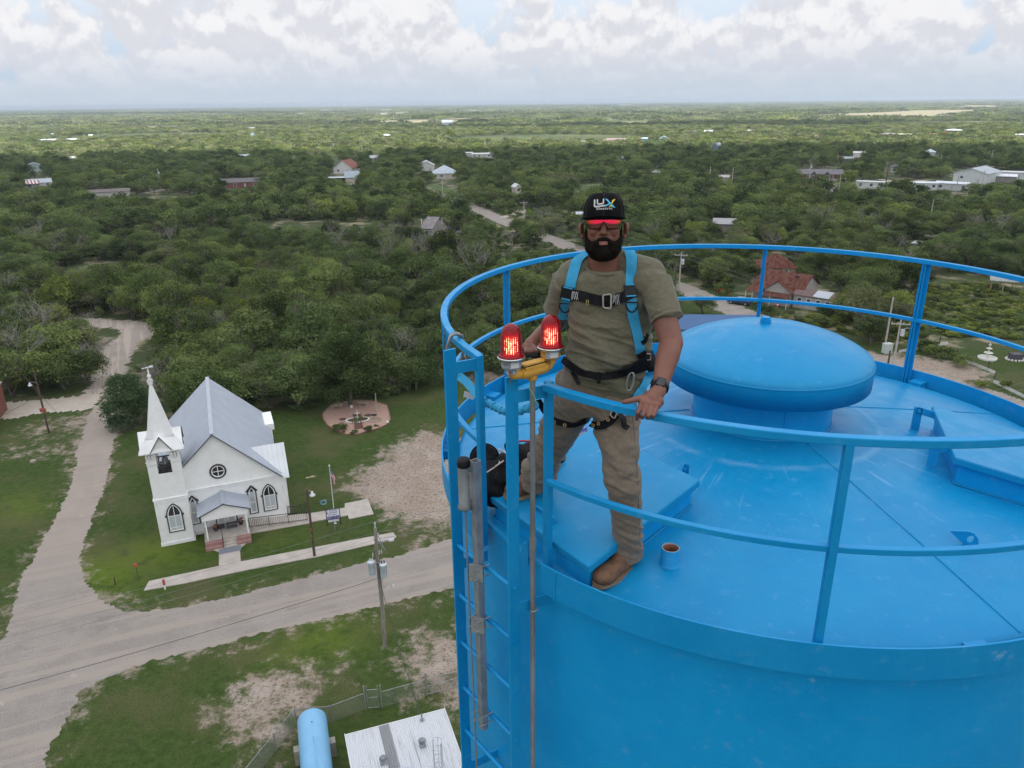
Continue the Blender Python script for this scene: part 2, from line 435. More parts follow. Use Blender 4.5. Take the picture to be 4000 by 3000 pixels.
t.l.new(t.noise(v, 5.0, 5, 0.7), bn.inputs['Height']); t.l.new(bn.outputs[0], b.inputs['Normal'])
me.materials.append(gm)
tag(addobj('ground', me), kind='structure')
# ---- roads
def road_mat(name, a, b_, c, tracks=None):
 m = bpy.data.materials.new(name); m.use_nodes = True
 t = NT(m.node_tree); b = t.n['Principled BSDF']; v = t.n.new('ShaderNodeNewGeometry').outputs['Position']
 col = t.mix(t.ramp(t.noise(v,0.35,6,0.65),0.35,0.65),a,b_); col = t.mix(t.math('MULTIPLY',t.ramp(t.noise(v,0.11,7,0.7),0.50,0.58),0.38),col,(0.345,0.295,0.245)); col = t.mix(t.math('MULTIPLY',t.ramp(t.noise(t.vmath('ADD',v,(50,9,0)),0.16,7,0.7),0.54,0.62),0.4),col,tuple(x * 0.72 for x in a))
 col = t.mix(t.math('MULTIPLY', t.ramp(t.noise(v, 9.0, 4, 0.8), 0.46, 0.62), 0.55), col, c)
 col = t.mix(t.math('MULTIPLY', t.ramp(t.noise(v, 2.4, 6, 0.7), 0.50, 0.70), 0.40), col, tuple(x * 1.22 for x in a))
 if tracks == 'junction':
  g_ = t.mix(t.ramp(t.noise(v,0.35,6,0.65),0.35,0.65),(0.375,0.315,0.268),(0.31,0.258,0.22)); y_ = t.math('ADD',t.sep(v)[1],t.math('MULTIPLY',t.noise(v,0.25,5,0.6),14.0)); x_ = t.sep(v)[0]
  col = t.mix(t.math('MULTIPLY', t.math('MULTIPLY', t.ramp(y_, 56, 72), t.ramp(x_, -34, -30, 1, 0)), 0.8), col, g_); tracks = R(23)
 if tracks is not None:
  ang = tracks
  rot = t.n.new('ShaderNodeVectorRotate'); rot.rotation_type = 'Z_AXIS'; t.l.new(v, rot.inputs['Vector']); rot.inputs['Angle'].default_value = -ang
  st = t.vmath('MULTIPLY', rot.outputs[0], (0.05, 0.9, 1))
  col = t.mix(t.math('MULTIPLY', t.ramp(t.noise(st, 1.0, 5, 0.65, 0.3), 0.48, 0.58), 0.7), col, (a[0] * 1.26, a[1] * 1.2, a[2] * 1.14))
  col = t.mix(t.math('MULTIPLY', t.ramp(t.noise(v, 0.55, 6, 0.7), 0.62, 0.68), 0.6), col, (0.44, 0.37, 0.30))
 t.l.new(col, b.inputs['Base Color']); b.inputs['Roughness'].default_value = 0.92; b.inputs['Specular IOR Level'].default_value = 0.2
 bn = t.n.new('ShaderNodeBump'); bn.inputs['Strength'].default_value = 0.5; bn.inputs['Distance'].default_value = 0.03
 t.l.new(t.noise(v, 14.0, 4, 0.7), bn.inputs['Height']); t.l.new(bn.outputs[0], b.inputs['Normal'])
 return m
ASPH = road_mat('chip_seal', (0.275, 0.242, 0.214), (0.322, 0.288, 0.256), (0.158, 0.142, 0.129), 'junction')
GRAV = road_mat('pale_gravel', (0.40, 0.345, 0.30), (0.33, 0.28, 0.245), (0.27, 0.22, 0.185), R(115))
CALI = road_mat('caliche', (0.50, 0.445, 0.38), (0.42, 0.36, 0.30), (0.36, 0.30, 0.24))
def sheet(name, pts, z, m, amp=0.16, seg=0.24):
 q = []; n = len(pts)
 for i in range(n):
  a = pts[i]; b = pts[(i + 1) % n]; L = math.hypot(b[0] - a[0], b[1] - a[1]); k = max(1, int(L / seg))
  if k > 400: k = 400
  for j in range(k):
   f = j / k; x = a[0] + (b[0] - a[0]) * f; y = a[1] + (b[1] - a[1]) * f
   w = amp * (math.sin(x * 1.3 + y * 0.7) * 0.35 + math.sin(x * 0.37 - y * 0.9 + 2) * 0.6 + math.sin(x * 4.1 + y * 3.3) * 0.5 + random.uniform(-1.5, 1.5))
   nxn, nyn = -(b[1] - a[1]) / L, (b[0] - a[0]) / L
   q.append((x + nxn * w, y + nyn * w, z))
 me = bpy.data.meshes.new(name)
 tr = tessellate_polygon([[Vector(p) for p in q]])
 fs = []
 for f in tr:
  a, b, c = (Vector(q[i]) for i in f)
  fs.append(f if (b - a).cross(c - a).z > 0 else f[::-1])
 me.from_pydata(q, [], fs); me.materials.append(m)
 return tag(addobj(name, me), kind='structure')
def ribbon(name, ctr, w, z, m, amp=0.2):
 pts = [Vector((p[0], p[1], 0)) for p in ctr]; Lf = []; Rt = []
 for i, p in enumerate(pts):
  d = (pts[min(i + 1, len(pts) - 1)] - pts[max(i - 1, 0)]).normalized(); nn = Vector((-d.y, d.x, 0))
  ww = w[i] if isinstance(w, (list, tuple)) else w
  Lf.append(p + nn * ww / 2); Rt.append(p - nn * ww / 2)
 return sheet(name, Lf + Rt[::-1], z, m, amp)
sheet('road', main_poly, 0.008, ASPH, 0.10)
sheet('side_road', side_R + side_L, 0.004, ASPH, 0.12)
sheet('driveway', Dp([(225, 850), (180, 853), (110, 862), (0, 870), (-120, 878), (-120, 912), (20, 905), (100, 892), (180, 886), (200, 882)]), 0.012, CALI, 0.25)
ribbon('dirt_track',[(-58,100),(-62.5,112),(-66,121),(-66.5,129),(-70,135),(-80,138),(-100,139),(-130,142)],[4.5,4.5,5,5.5,5.5,5,5,5],0.004,GRAV,0.35)
st2 = [(-52, 402), (-40, 366), (-10.6, 288), (-2.3, 261), (11.4, 225), (37, 160), (44, 138), (56, 110), (68, 88), (72, 80)]
ribbon('street', st2, 6.2, 0.004, ASPH, 0.22)
ribbon('gravel_lane', [N(3560, 915)[:2], N(3650, 920)[:2], N(3735, 932)[:2], N(3860, 950)[:2]], 4.5, 0.004, CALI, 0.2)
ribbon('gravel_lane', [N(1967, 850)[:2], N(2060, 822)[:2], N(1945, 812)[:2]], 3.5, 0.012, CALI, 0.2)
ribbon('farm_road', [N(1905, 425)[:2], N(1935, 436)[:2], N(1975, 450)[:2], N(2030, 470)[:2]], 10, 0.03, CALI, 0.5)
for nm,L in (('gravel_lane',[(560,755),(640,740),(675,738)]),('gravel_lane',[(-40,790),(60,772),(110,765)]),('gravel_lane',[(3430,700),(3520,712),(3620,705)]),('gravel_lane',[(3780,765),(3900,748),(4040,765)]),
    ('gravel_lane',[(2470,568),(2520,570)]),('gravel_lane',[(3750,640),(3830,645),(3930,655)]),('gravel_lane',[(2480,780),(2540,778)]),('gravel_lane',[(2060,668),(2110,668)])):
 ribbon(nm, [N(*p)[:2] for p in L], 4.5, 0.016, CALI, 0.3)
FIELD = road_mat('dry_pasture', (0.34, 0.295, 0.19), (0.28, 0.26, 0.15), (0.22, 0.22, 0.11))
field_px = [[(490,499),(520,494),(640,492),(740,489),(790,489),(780,496),(600,503)],[(1425,474),(1530,470),(1700,468),(1960,462),(1960,468),(1620,482),(1480,484)],
   [(2620,448),(2700,441),(2860,438),(2910,448),(2740,453),(2640,452)],[(3110,452),(3260,447),(3450,438),(3600,430),(3800,428),(3800,434),(3640,452),(3480,456),(3300,458),(3180,455)],
   [(3730,420),(3780,411),(3900,412),(3890,421)],[(3410,388),(3590,384),(3580,390),(3420,391)],[(2510,421),(2610,420),(2600,425),(2520,425)],
   [(3000, 460), (3130, 455), (3160, 462), (3020, 468)], [(3240, 528), (3330, 512), (3370, 520), (3290, 545)], [(350, 428), (385, 418), (420, 421), (390, 428)],
   [(1430,432),(1500,427),(1560,429),(1500,433)],[(1250,430),(1350,425),(1380,429),(1290,432)],[(2300,424),(2420,421),(2380,427)],[(2900,470),(3000,466),(3040,480),(2950,486)]]
for L in field_px: sheet('field', NN(L), 0.05, FIELD, 1.5, 12)
PATCH = []
g_ = random.Random(3)
for i in range(64):
 y_ = math.exp(g_.uniform(math.log(1150),math.log(9500))); x_ = g_.uniform(-.75,.78) * y_; w_ = y_ * g_.uniform(.03,.10); d_ = y_ * g_.uniform(.02,.07); a_ = g_.uniform(-.3,.3)
 if math.hypot(x_ - 330, (y_ - 1250) * 3) < 200: continue
 PATCH.append((x_, y_, w_, d_)); pts_ = []
 for k in range(14): q = 6.28318 * k / 14; r_ = 1 + .3 * math.sin(2 * q + i) + .15 * math.sin(5 * q + 2 * i); pts_.append((x_ + w_ * r_ * math.cos(q),y_ + d_ * r_ * math.sin(q)))
 sheet('field',[Vector((p[0],p[1],0)) for p in pts_],0.07,FIELD if i % 3 else road_mat('green_pasture',(0.13,0.155,0.055),(0.16,0.17,0.07),(0.11,0.12,0.05)),1.5,14)
def in_patch(x, y, m=0):
 for a, b, c, d in PATCH:
  if ((x - a) / (c + m)) ** 2 + ((y - b) / (d + m)) ** 2 < 1.0: return True
 return False
GLADE = road_mat('mown_glade', (0.085, 0.135, 0.035), (0.07, 0.11, 0.03), (0.05, 0.085, 0.02))
glade_px = [[(2225,755),(2260,715),(2385,712),(2390,730),(2330,748)],[(2480,565),(2530,545),(2600,550),(2560,570)],[(3560,1150),(3620,1060),(3900,1110),(4000,1180),(4000,1300),(3620,1290)],[(3180,725),(3290,705),(3300,712),(3210,726)],
   [(1660, 730), (1800, 770), (1780, 745), (1690, 715)], [(3740, 790), (3810, 780), (3850, 770), (3790, 770)]]
for L in [g for g in glade_px if g[0][0] != 3560]: sheet('grass_clearing', NN(L), 0.012, GLADE, 0.3, 2)
# ================================================================== THE TOWN'S HOUSES
CLEAR = []     # image regions (native px polygons) that trees keep off
FOOT = []      # (x, y, radius) footprints kept free
def facing(P, ang=0.0): return -math.atan2(P.x, P.y) + R(ang)
M_glass = mat('window_glass', (0.03, 0.035, 0.04), rough=0.12, spec=0.6)
M_trimw = mat('white_trim', (0.74, 0.74, 0.72), rough=0.55)
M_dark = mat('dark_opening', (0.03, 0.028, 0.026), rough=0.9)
def wall_mat(c): return mat('siding_%02d_%02d_%02d' % tuple(int(x * 99) for x in c), c, tuple(x * 0.82 for x in c), scale=1.2, rough=0.8, bump=0.15, bscale=8)
def roof_mat(c, metal=False):
 n = ('metal_roof_' if metal else 'shingle_roof_') + '%02d_%02d_%02d' % tuple(int(x * 99) for x in c)
 return mat(n, c, tuple(x * 0.75 for x in c), scale=0.9, rough=0.45 if metal else 0.9, bump=0.3, bscale=6, contrast=(0.3, 0.7))
def roof_geo(mb, w, d, h, rise, kind, oh=0.35, th=0.14):
 x0, x1, y0, y1 = -w / 2 - oh, w / 2 + oh, -oh, d + oh
 if kind == 'flat':
  mb.box((0, d / 2, h + th / 2 + 0.02), (w + 2 * oh, d + 2 * oh, th)); return
 if kind == 'shed':
  mb.add([(x0,y0,h + 0.02),(x1,y0,h + 0.02),(x1,y1,h + rise),(x0,y1,h + rise),(x0,y0,h + th + 0.02),(x1,y0,h + th + 0.02),(x1,y1,h + rise + th),(x0,y1,h + rise + th)],
    [(3, 2, 1, 0), (4, 5, 6, 7), (0, 1, 5, 4), (1, 2, 6, 5), (2, 3, 7, 6), (3, 0, 4, 7)]); return
 sl = rise / (d / 2 if kind in ('gable_x', 'hip') else w / 2)
 ze = h - oh * sl; zr = h + rise
 if kind == 'hip':
  L = max(0.01, (w - d) / 2) if w > d else 0.01
  if w >= d:
   r0_, r1_ = (-L, d / 2), (L, d / 2)
  else:
   L = (d - w) / 2; r0_, r1_ = (0, d / 2 - L), (0, d / 2 + L)
  b = [(x0, y0, ze), (x1, y0, ze), (x1, y1, ze), (x0, y1, ze)]
  tp = [(r0_[0], r0_[1], zr), (r1_[0], r1_[1], zr)]
  for dz in (0, th):
   q = [(p[0], p[1], p[2] + dz) for p in b + tp]
   if w >= d: fs = [(0, 1, 5, 4), (1, 2, 5), (2, 3, 4, 5), (3, 0, 4)]
   else: fs = [(0, 1, 4), (1, 2, 5, 4), (2, 3, 5), (3, 0, 4, 5)]
   mb.add(q, fs if dz else [f[::-1] for f in fs])
  mb.add([(p[0], p[1], p[2] + dz) for dz in (0, th) for p in b], [(i, (i + 1) % 4, (i + 1) % 4 + 4, i + 4) for i in range(4)])
  return
 if kind == 'gable_x':
  P = [(y0, ze), (d / 2, zr), (y1, ze), (y1, ze + th), (d / 2, zr + th), (y0, ze + th)]
  A = [(x0, y, z) for y, z in P]; B = [(x1, y, z) for y, z in P]
 else:
  P = [(x0, ze), (0, zr), (x1, ze), (x1, ze + th), (0, zr + th), (x0, ze + th)]
  A = [(x, y1, z) for x, z in P]; B = [(x, y0, z) for x, z in P]
 fs = [(i, i + 6, (i + 1) % 6 + 6, (i + 1) % 6) for i in range(6)] + [(0, 1, 4, 5), (1, 2, 3, 4), (5 + 6, 4 + 6, 1 + 6, 0 + 6), (4 + 6, 3 + 6, 2 + 6, 1 + 6)]
 mb.add(A + B, fs)
def walls_geo(mb, w, d, h, rise, kind):
 x0, x1 = -w / 2, w / 2; e = 0.02
 mb.box((0, d / 2, h / 2), (w, d, h))
 if kind == 'gable_x':
  for x, s in ((x0, -1), (x1, 1)):
   f = [(x, 0, h), (x, d / 2, h + rise - e), (x, d, h)]; mb.poly(f if s < 0 else f[::-1])
 if kind == 'gable_y':
  for y, s in ((0, -1), (d, 1)):
   f = [(x0, y, h), (x1, y, h), (0, y, h + rise - e)]; mb.poly(f if s < 0 else f[::-1])
def window(root, x, y, z, w, h, face='front', fm=None, gm_=None, name='window'):
 mb = MB(); gl = MB()
 if face == 'front':
  for c,dd in (((x,y - 0.03,z + h / 2),(w + 0.2,0.05,0.1)),((x,y - 0.03,z - h / 2),(w + 0.2,0.07,0.1)),((x - w / 2,y - 0.03,z),(0.1,0.05,h - 0.1)),((x + w / 2,y - 0.03,z),(0.1,0.05,h - 0.1)),((x,y - 0.03,z),(w - 0.1,0.04,0.06))): mb.box(c,dd)
  gl.box((x, y - 0.015, z), (w - 0.1, 0.02, h - 0.1))
 else:
  for c,dd in (((x + 0.03,y,z + h / 2),(0.05,w + 0.2,0.1)),((x + 0.03,y,z - h / 2),(0.07,w + 0.2,0.1)),((x + 0.03,y - w / 2,z),(0.05,0.1,h - 0.1)),((x + 0.03,y + w / 2,z),(0.05,0.1,h - 0.1))): mb.box(c,dd)
  gl.box((x + 0.015, y, z), (0.02, w - 0.1, h - 0.1))
 o = mb.build(name, fm or M_trimw, root); gl.build('pane', gm_ or M_glass, o)
 return o
def house(L,Rr,yb,hw,depth,rise,kind,wc,rc,label,cat='house',nwin=3,ang=0,metal=False,name='house',door=True,oh=0.35,winz=None,trim=False,clear=True,ytop=None,group=None):
 P = N((L + Rr) / 2, yb); A, B = N(L, yb), N(Rr, yb); w = (B - A).length / max(0.4, math.cos(R(ang)))
 if ang: w = max(3.0, ((B - A).length - depth * abs(math.sin(R(ang)))) / math.cos(R(ang)))
 rt = thing(name, label, cat, P, facing(P, ang), group)
 mb = MB(); walls_geo(mb, w, depth, hw, rise, kind); mb.build('wall', wall_mat(wc), rt)
 mb = MB(); roof_geo(mb, w, depth, hw, rise, kind, oh); mb.build('roof', roof_mat(rc, metal), rt)
 if nwin:
  wz = winz or hw * 0.58; n = nwin + (1 if door else 0)
  for i in range(n):
   x = -w / 2 + w * (i + 0.5) / n
   if door and i == n // 2:
    dm = MB(); dm.box((x, -0.03, 1.05), (0.95, 0.06, 2.1)); dm.build('door', mat('pale_door', (0.45, 0.43, 0.4), rough=0.6), rt)
   else: window(rt, x, 0, wz, min(1.3, w / n * 0.5), min(1.2, hw * 0.42))
 if trim:
  tb = MB(); sl = rise / (w / 2)
  if kind == 'gable_y':
   for s in (-1, 1): tb.bar((s * (w / 2 + oh), -oh - 0.02, hw - oh * sl + 0.05), (0, -oh - 0.02, hw + rise + 0.05), 0.06, 0.22, up=(0, 1, 0))
   tb.build('fascia', M_trimw, rt)
 FOOT.append((P.x, P.y + depth / 2, max(w, depth) / 2 + 1.2))
 if clear:
  yt = proj((P.x, P.y + depth / 2, hw + rise * 0.6))[1]
  CLEAR.append([(L - 4, yt - 1), (Rr + 4, yt - 1), (Rr + 4, yb - 2), (L - 4, yb - 2)])
 return rt, w
WHT = (0.72, 0.72, 0.70); CRM = (0.60, 0.56, 0.47); GRY = (0.42, 0.42, 0.41); TAN = (0.50, 0.42, 0.33); LBL = (0.30, 0.46, 0.56)
RG = (0.34, 0.37, 0.41); RD = (0.13, 0.12, 0.12); RB = (0.20, 0.165, 0.15); RR = (0.27, 0.095, 0.065); RW = (0.70, 0.71, 0.72)
house(318,497,778,3.0,5.5,0.9,'gable_x',(0.56,0.54,0.51),RB,'long pale mobile home with a brown roof in the brush at the far left','mobile home',4,ang=0,name='mobile_home')
house(112, 196, 735, 2.6, 8, 1.6, 'gable_x', WHT, (0.42, 0.48, 0.52), 'low house with a blue-grey metal roof behind the striped canopy', nwin=2, metal=True)
house(104, 172, 672, 3.2, 9, 2.2, 'gable_y', (0.45, 0.55, 0.54), (0.26, 0.30, 0.33), 'grey-green gabled house among dark trees at the left edge', nwin=2, trim=True)
house(150, 222, 558, 3, 8, 1, 'gable_x', WHT, RW, 'long white building in the sunny scrub far off at the left', 'building', 0, door=False)
house(255, 303, 556, 3, 7, 1, 'gable_x', (0.66, 0.56, 0.5), RW, 'small white and buff building right of the long white one', 'building', 0, door=False)
house(192, 218, 535, 3, 8, 1.6, 'gable_x', WHT, (0.45, 0.52, 0.56), 'small house with a pale blue roof in the far scrub', nwin=0, door=False)
house(350, 362, 538, 3, 5, 1.0, 'gable_x', WHT, RW, 'tiny white house beside a row of far poles', nwin=0, door=False)
house(930, 976, 626, 2.6, 7, 1.4, 'gable_x', (0.45, 0.55, 0.62), (0.45, 0.52, 0.58), 'blue-grey roofed house half hidden by trees left of centre', nwin=0, metal=True)
house(868, 1010, 735, 2.8, 8, 1.5, 'gable_x', (0.24, 0.10, 0.08), (0.17, 0.15, 0.15), 'long dark-roofed red brick house in the trees', nwin=3)
house(980, 1000, 540, 4.5, 8, 2, 'gable_y', (0.4, 0.52, 0.56), (0.5, 0.56, 0.6), 'pale blue gabled building standing far off in the brush', 'building', nwin=0)
house(970, 1000, 508, 3, 8, 1, 'gable_x', WHT, (0.5, 0.58, 0.6), 'flat pale metal roof on the far scrubland left of centre', 'building', nwin=0, door=False)
house(1289, 1391, 680, 3.4, 13, 4.2, 'gable_y', WHT, RR, 'white gabled house with a rust red roof', nwin=1, trim=True, ang=-24)
house(1352,1404,722,3.6,8,2.6,'gable_x',(0.62,0.56,0.46),(0.36,0.41,0.46),'cream building with a blue-grey metal roof beside the open carport',nwin=0,metal=True,door=False,name='workshop')
house(1446,1484,636,3.2,7,1.4,'gable_x',(0.42,0.36,0.31),(0.48,0.50,0.53),'small brown building with a pale roof behind the red-roofed house',nwin=1,metal=True,door=False)
house(1692, 1782, 700, 3.0, 15, 3.6, 'hip', CRM, (0.47, 0.53, 0.60), 'cream house with a pale blue pyramid roof', nwin=3, metal=True)
house(1636, 1696, 668, 3.2, 10, 2.4, 'gable_y', WHT, (0.6, 0.6, 0.6), 'white gable-fronted house just left of the pyramid roof', nwin=1, trim=True)
house(1729,1766,496,7,22,4,'gable_x',(0.46,0.46,0.46),(0.42,0.49,0.60),'tall white barn with a blue-grey roof far away by the dark tree line','barn',0,metal=True,door=False,name='barn')
house(1845, 1938, 618, 3.0, 5, 0.5, 'gable_x', WHT, (0.8, 0.8, 0.8), 'bright white mobile home in the clearing right of centre', 'mobile home', 4, name='mobile_home')
house(1816,1846,612,2.6,5,0.4,'shed',(0.6,0.6,0.58),(0.7,0.7,0.7),'small white lean-to at the end of the bright mobile home','shed',0,door=False,name='lean_to')
house(1492, 1530, 540, 3, 9, 1.5, 'hip', WHT, (0.82, 0.83, 0.85), 'white-roofed house showing above the tree tops', nwin=0, door=False)
house(1456, 1474, 541, 3, 6, 1, 'gable_x', WHT, (0.75, 0.77, 0.79), 'small white roof left of the white-roofed house', 'shed', 0, door=False, name='shed')
house(2368, 2452, 562, 3.4, 9, 1.6, 'gable_x', (0.58, 0.45, 0.37), (0.30, 0.23, 0.22), 'long tan house with a mauve-brown roof', nwin=5)
house(2324,2376,560,2.6,7,0.4,'flat',(0.3,0.3,0.28),(0.78,0.78,0.77),'flat white carport at the end of the long tan house','carport',0,door=False,name='carport')
house(2266, 2290, 564, 2.8, 4, 0.3, 'flat', WHT, (0.75, 0.78, 0.8), 'small white trailer left of the flat carport', 'trailer', 1, door=False, name='trailer')
house(2506,2530,553,2.8,6,0.8,'gable_x',(0.12,0.30,0.48),(0.5,0.6,0.68),'small bright blue shed right of the long tan house','shed',0,door=False,name='shed')
house(2576, 2609, 555, 3.4, 9, 2.2, 'gable_y', (0.28, 0.50, 0.62), (0.55, 0.62, 0.68), 'light blue gabled house with a white front', nwin=1, trim=True)
house(2772, 2814, 592, 3.4, 12, 3.0, 'gable_y', (0.18, 0.27, 0.38), (0.30, 0.34, 0.38), 'slate blue gabled house with white eaves', nwin=1, trim=True, ang=-14)
house(2416, 2441, 640, 3.0, 5, 1.4, 'gable_y', (0.62, 0.63, 0.64), (0.60, 0.66, 0.72), 'small white gabled shed in the middle of the wood', 'shed', 0, name='shed')
house(2750, 2782, 528, 3.5, 8, 2, 'gable_x', (0.36, 0.12, 0.10), (0.55, 0.62, 0.68), 'red-walled house with a pale roof near the top of the wood', nwin=1)
house(2694, 2720, 526, 3.5, 8, 1.0, 'gable_x', (0.10, 0.09, 0.09), (0.16, 0.16, 0.17), 'dark shed just left of the red-walled house', 'shed', 0, door=False, name='shed')
house(2920, 2955, 520, 3, 8, 0.6, 'gable_x', (0.5, 0.48, 0.45), (0.72, 0.70, 0.68), 'low house with a long pale roof at the edge of the bright scrub', nwin=0, door=False)
house(2785,2882,912,2.8,8,1.1,'gable_x',(0.30,0.27,0.25),(0.33,0.32,0.32),'low grey roof nearly buried in the trees right of the man','house',0,door=False,metal=True)
house(3114,3290,705,3.1,8,1.9,'gable_x',(0.15,0.035,0.035),(0.20,0.19,0.20),'maroon house with twin white-edged dormers and a ramp',nwin=0,ang=8,door=False,oh=0.4)
h_maroon = bpy.data.objects[-1] if False else None
house(3340,3462,738,3.0,4.2,0.35,'flat',(0.66,0.68,0.66),(0.80,0.82,0.82),'white trailer home raised on blocks below the maroon house','mobile home',3,ang=-9,name='mobile_home',door=False)
house(3566,3660,742,2.9,4.5,0.4,'gable_x',(0.62,0.66,0.70),(0.75,0.80,0.84),'long low white trailer left of the parked cars','mobile home',2,name='mobile_home',ang=10)
house(3650,3780,745,3.0,5,0.6,'gable_x',(0.58,0.60,0.60),(0.72,0.76,0.80),'pale trailer with a grey end wall beside the dark blue car','mobile home',2,name='mobile_home',ang=-10)
house(3700,3870,716,4.6,20,2.2,'gable_y',(0.66,0.69,0.69),(0.42,0.47,0.50),'large white metal workshop with a grey roof','building',1,metal=True,name='metal_building',trim=True,ang=-16)
house(3836,3960,712,2.7,8,0.5,'shed',(0.28,0.27,0.25),(0.80,0.84,0.86),'white flat patio cover in front of the metal workshop','carport',0,metal=True,door=False,name='patio_cover')
house(3885,4040,700,3.2,5,0.4,'gable_x',(0.78,0.79,0.79),(0.7,0.7,0.7),'long white mobile home at the right edge of the photo','mobile home',5,name='mobile_home',clear=True)
house(3434, 3502, 538, 3.2, 9, 1.4, 'hip', (0.36, 0.3, 0.25), (0.27, 0.24, 0.21), 'brown hip-roofed house in the sunny scrub', nwin=2)
house(3502,3576,540,3.6,9,0.6,'gable_x',(0.70,0.60,0.42),(0.72,0.63,0.48),'long yellowish stone building right of the brown hip roof','building',0,door=False)
house(3620, 3664, 536, 3.4, 8, 0.5, 'flat', (0.50, 0.20, 0.12), (0.45, 0.2, 0.14), 'orange brick block in the far scrub', 'building', 0, door=False)
house(3682, 3692, 536, 5.0, 4, 0.3, 'flat', (0.60, 0.22, 0.10), (0.55, 0.22, 0.12), 'small bright orange tower block', 'building', 0, door=False)
house(3966,4020,540,3.2,10,0.6,'gable_x',(0.3,0.28,0.25),(0.78,0.79,0.80),'white-roofed shed at the right edge in the far scrub','shed',0,door=False,name='shed')
house(3332, 3378, 618, 3.2, 10, 0.9, 'gable_x', (0.78, 0.74, 0.72), (0.70, 0.66, 0.66), 'pale house with a pinkish roof under lime green trees', nwin=0, door=False)
house(3610, 3650, 612, 3.0, 8, 1.6, 'hip', (0.5, 0.5, 0.5), (0.62, 0.68, 0.74), 'pale blue-roofed house right of the lime green trees', nwin=0)
house(3478, 3508, 676, 3.0, 7, 1.2, 'hip', (0.52, 0.53, 0.53), (0.15, 0.15, 0.17), 'little grey house with a dark hip roof behind the trailer', nwin=1, door=False)
house(3290, 3330, 640, 3.0, 8, 1.0, 'gable_x', (0.2, 0.2, 0.2), (0.40, 0.44, 0.46), 'dark open shed above the maroon house', 'shed', 0, door=False, name='shed')
house(3164, 3198, 546, 3, 8, 1.2, 'gable_x', (0.28, 0.15, 0.12), (0.30, 0.19, 0.16), 'small brown-roofed house in the olive trees', nwin=0, door=False)
house(2006,2046,756,2.8,5,1.2,'gable_y',(0.66,0.62,0.55),(0.68,0.70,0.70),'little weathered white shed left above the bend in the street','shed',1,door=False,name='shed',ang=20)
house(2150, 2178, 706, 2.4, 5, 0.6, 'gable_x', (0.10, 0.26, 0.40), (0.2, 0.36, 0.48), 'small blue shed left above the man\'s cap', 'shed', 0, door=False, name='shed')
house(2252,2275,862,2.2,3,0.5,'gable_x',(0.48,0.52,0.54),(0.55,0.58,0.6),'tiny grey metal shed just left of the black cap','shed',0,door=False,name='shed')
house(2800, 2856, 716, 2.8, 6, 0.8, 'gable_x', (0.5, 0.46, 0.42), (0.48, 0.44, 0.42), 'weathered grey shack between two bare poles', 'shed', 0, door=False, name='shed')
for i,(L,Rr,y,hh,c,lab) in enumerate([(1250,1283,434,12,WHT,'far white plant building on the plain left of centre'),(1172,1186,450,14,(0.75,0.7,0.6),'far white block on the pale green plain'),(1430,1500,432,10,WHT,'long far white works on the horizon plain'),
  (1490,1512,449,9,(0.62,0.66,0.66),'small far grey roof on the plain, the left of two'),(1552,1572,449,9,(0.62,0.66,0.66),'small far grey roof on the plain, the right of two'),
  (1840,1860,438,9,WHT,'far white roof left of the distant highway'),(2428,2456,412,12,WHT,'far white works right of centre near the horizon'),(2066,2100,428,8,(0.5,0.45,0.4),'far low brown building on the plain'),(3330,3338,386,10,WHT,'white speck of a building near the right horizon')]):
 house(L, Rr, y, hh * 0.5, 20, 1, 'gable_x', tuple(q * .6 for q in c), (0.42, 0.42, 0.42), lab, 'building', 0, door=False, name='far_building')
# ---- the maroon house's dormers and ramp
mr = [o for o in COL.objects if o.get('label', '').startswith('maroon house')][0]
for cx in (-3.2, 3.0):
 mb = MB()
 mb.M = Matrix.Translation((cx, -0.25, 0))
 mb.box((0, 0.3, 1.6), (3.0, 0.6, 3.2)); mb.poly([(-1.5, 0, 3.2), (1.5, 0, 3.2), (0, 0, 4.4)])
 o = mb.build('dormer_front', wall_mat((0.10, 0.09, 0.10)), mr)
 tb = MB(); tb.M = Matrix.Translation((cx, -0.3, 0))
 for s in (-1, 1):
  tb.bar((s * 1.6, 0, 3.1), (0, 0, 4.5), 0.08, 0.22, up=(0, 1, 0)); tb.box((s * 1.45, -0.01, 1.6), (0.16, 0.1, 3.1))
 tb.build('dormer_trim', mat('cream_trim', (0.62, 0.58, 0.46), rough=0.6), o)
 rb = MB(); rb.M = Matrix.Translation((cx, 0, 0))
 for s in (-1, 1): rb.add([(s * 1.75, -0.35, 3.02), (0, -0.35, 4.55), (0, 3.0, 4.55), (s * 1.75, 3.0, 3.02)], [(0, 1, 2, 3) if s < 0 else (3, 2, 1, 0)])
 rb.build('dormer_roof', roof_mat((0.20, 0.19, 0.20)), mr)
 window(mr, cx, -0.26, 1.7, 1.3, 1.3)
for x in (-6.0, -0.2, 6.0): window(mr, x, 0, 1.8, 0.8, 1.2)
mb = MB()
for k, z in enumerate((0.5, 0.9)): mb.box((5.2, -1.9, z + 0.1), (5.5, 0.1, 0.1)); mb.box((5.2, -0.9, z), (5.5, 0.1, 0.1))
for x in (2.5, 4.3, 6.1, 7.9): mb.box((x, -1.9, 0.5), (0.1, 0.1, 1.0))
mb.box((5.2, -1.4, 0.35), (5.5, 1.1, 0.08)); mb.build('ramp', M_trimw, mr)
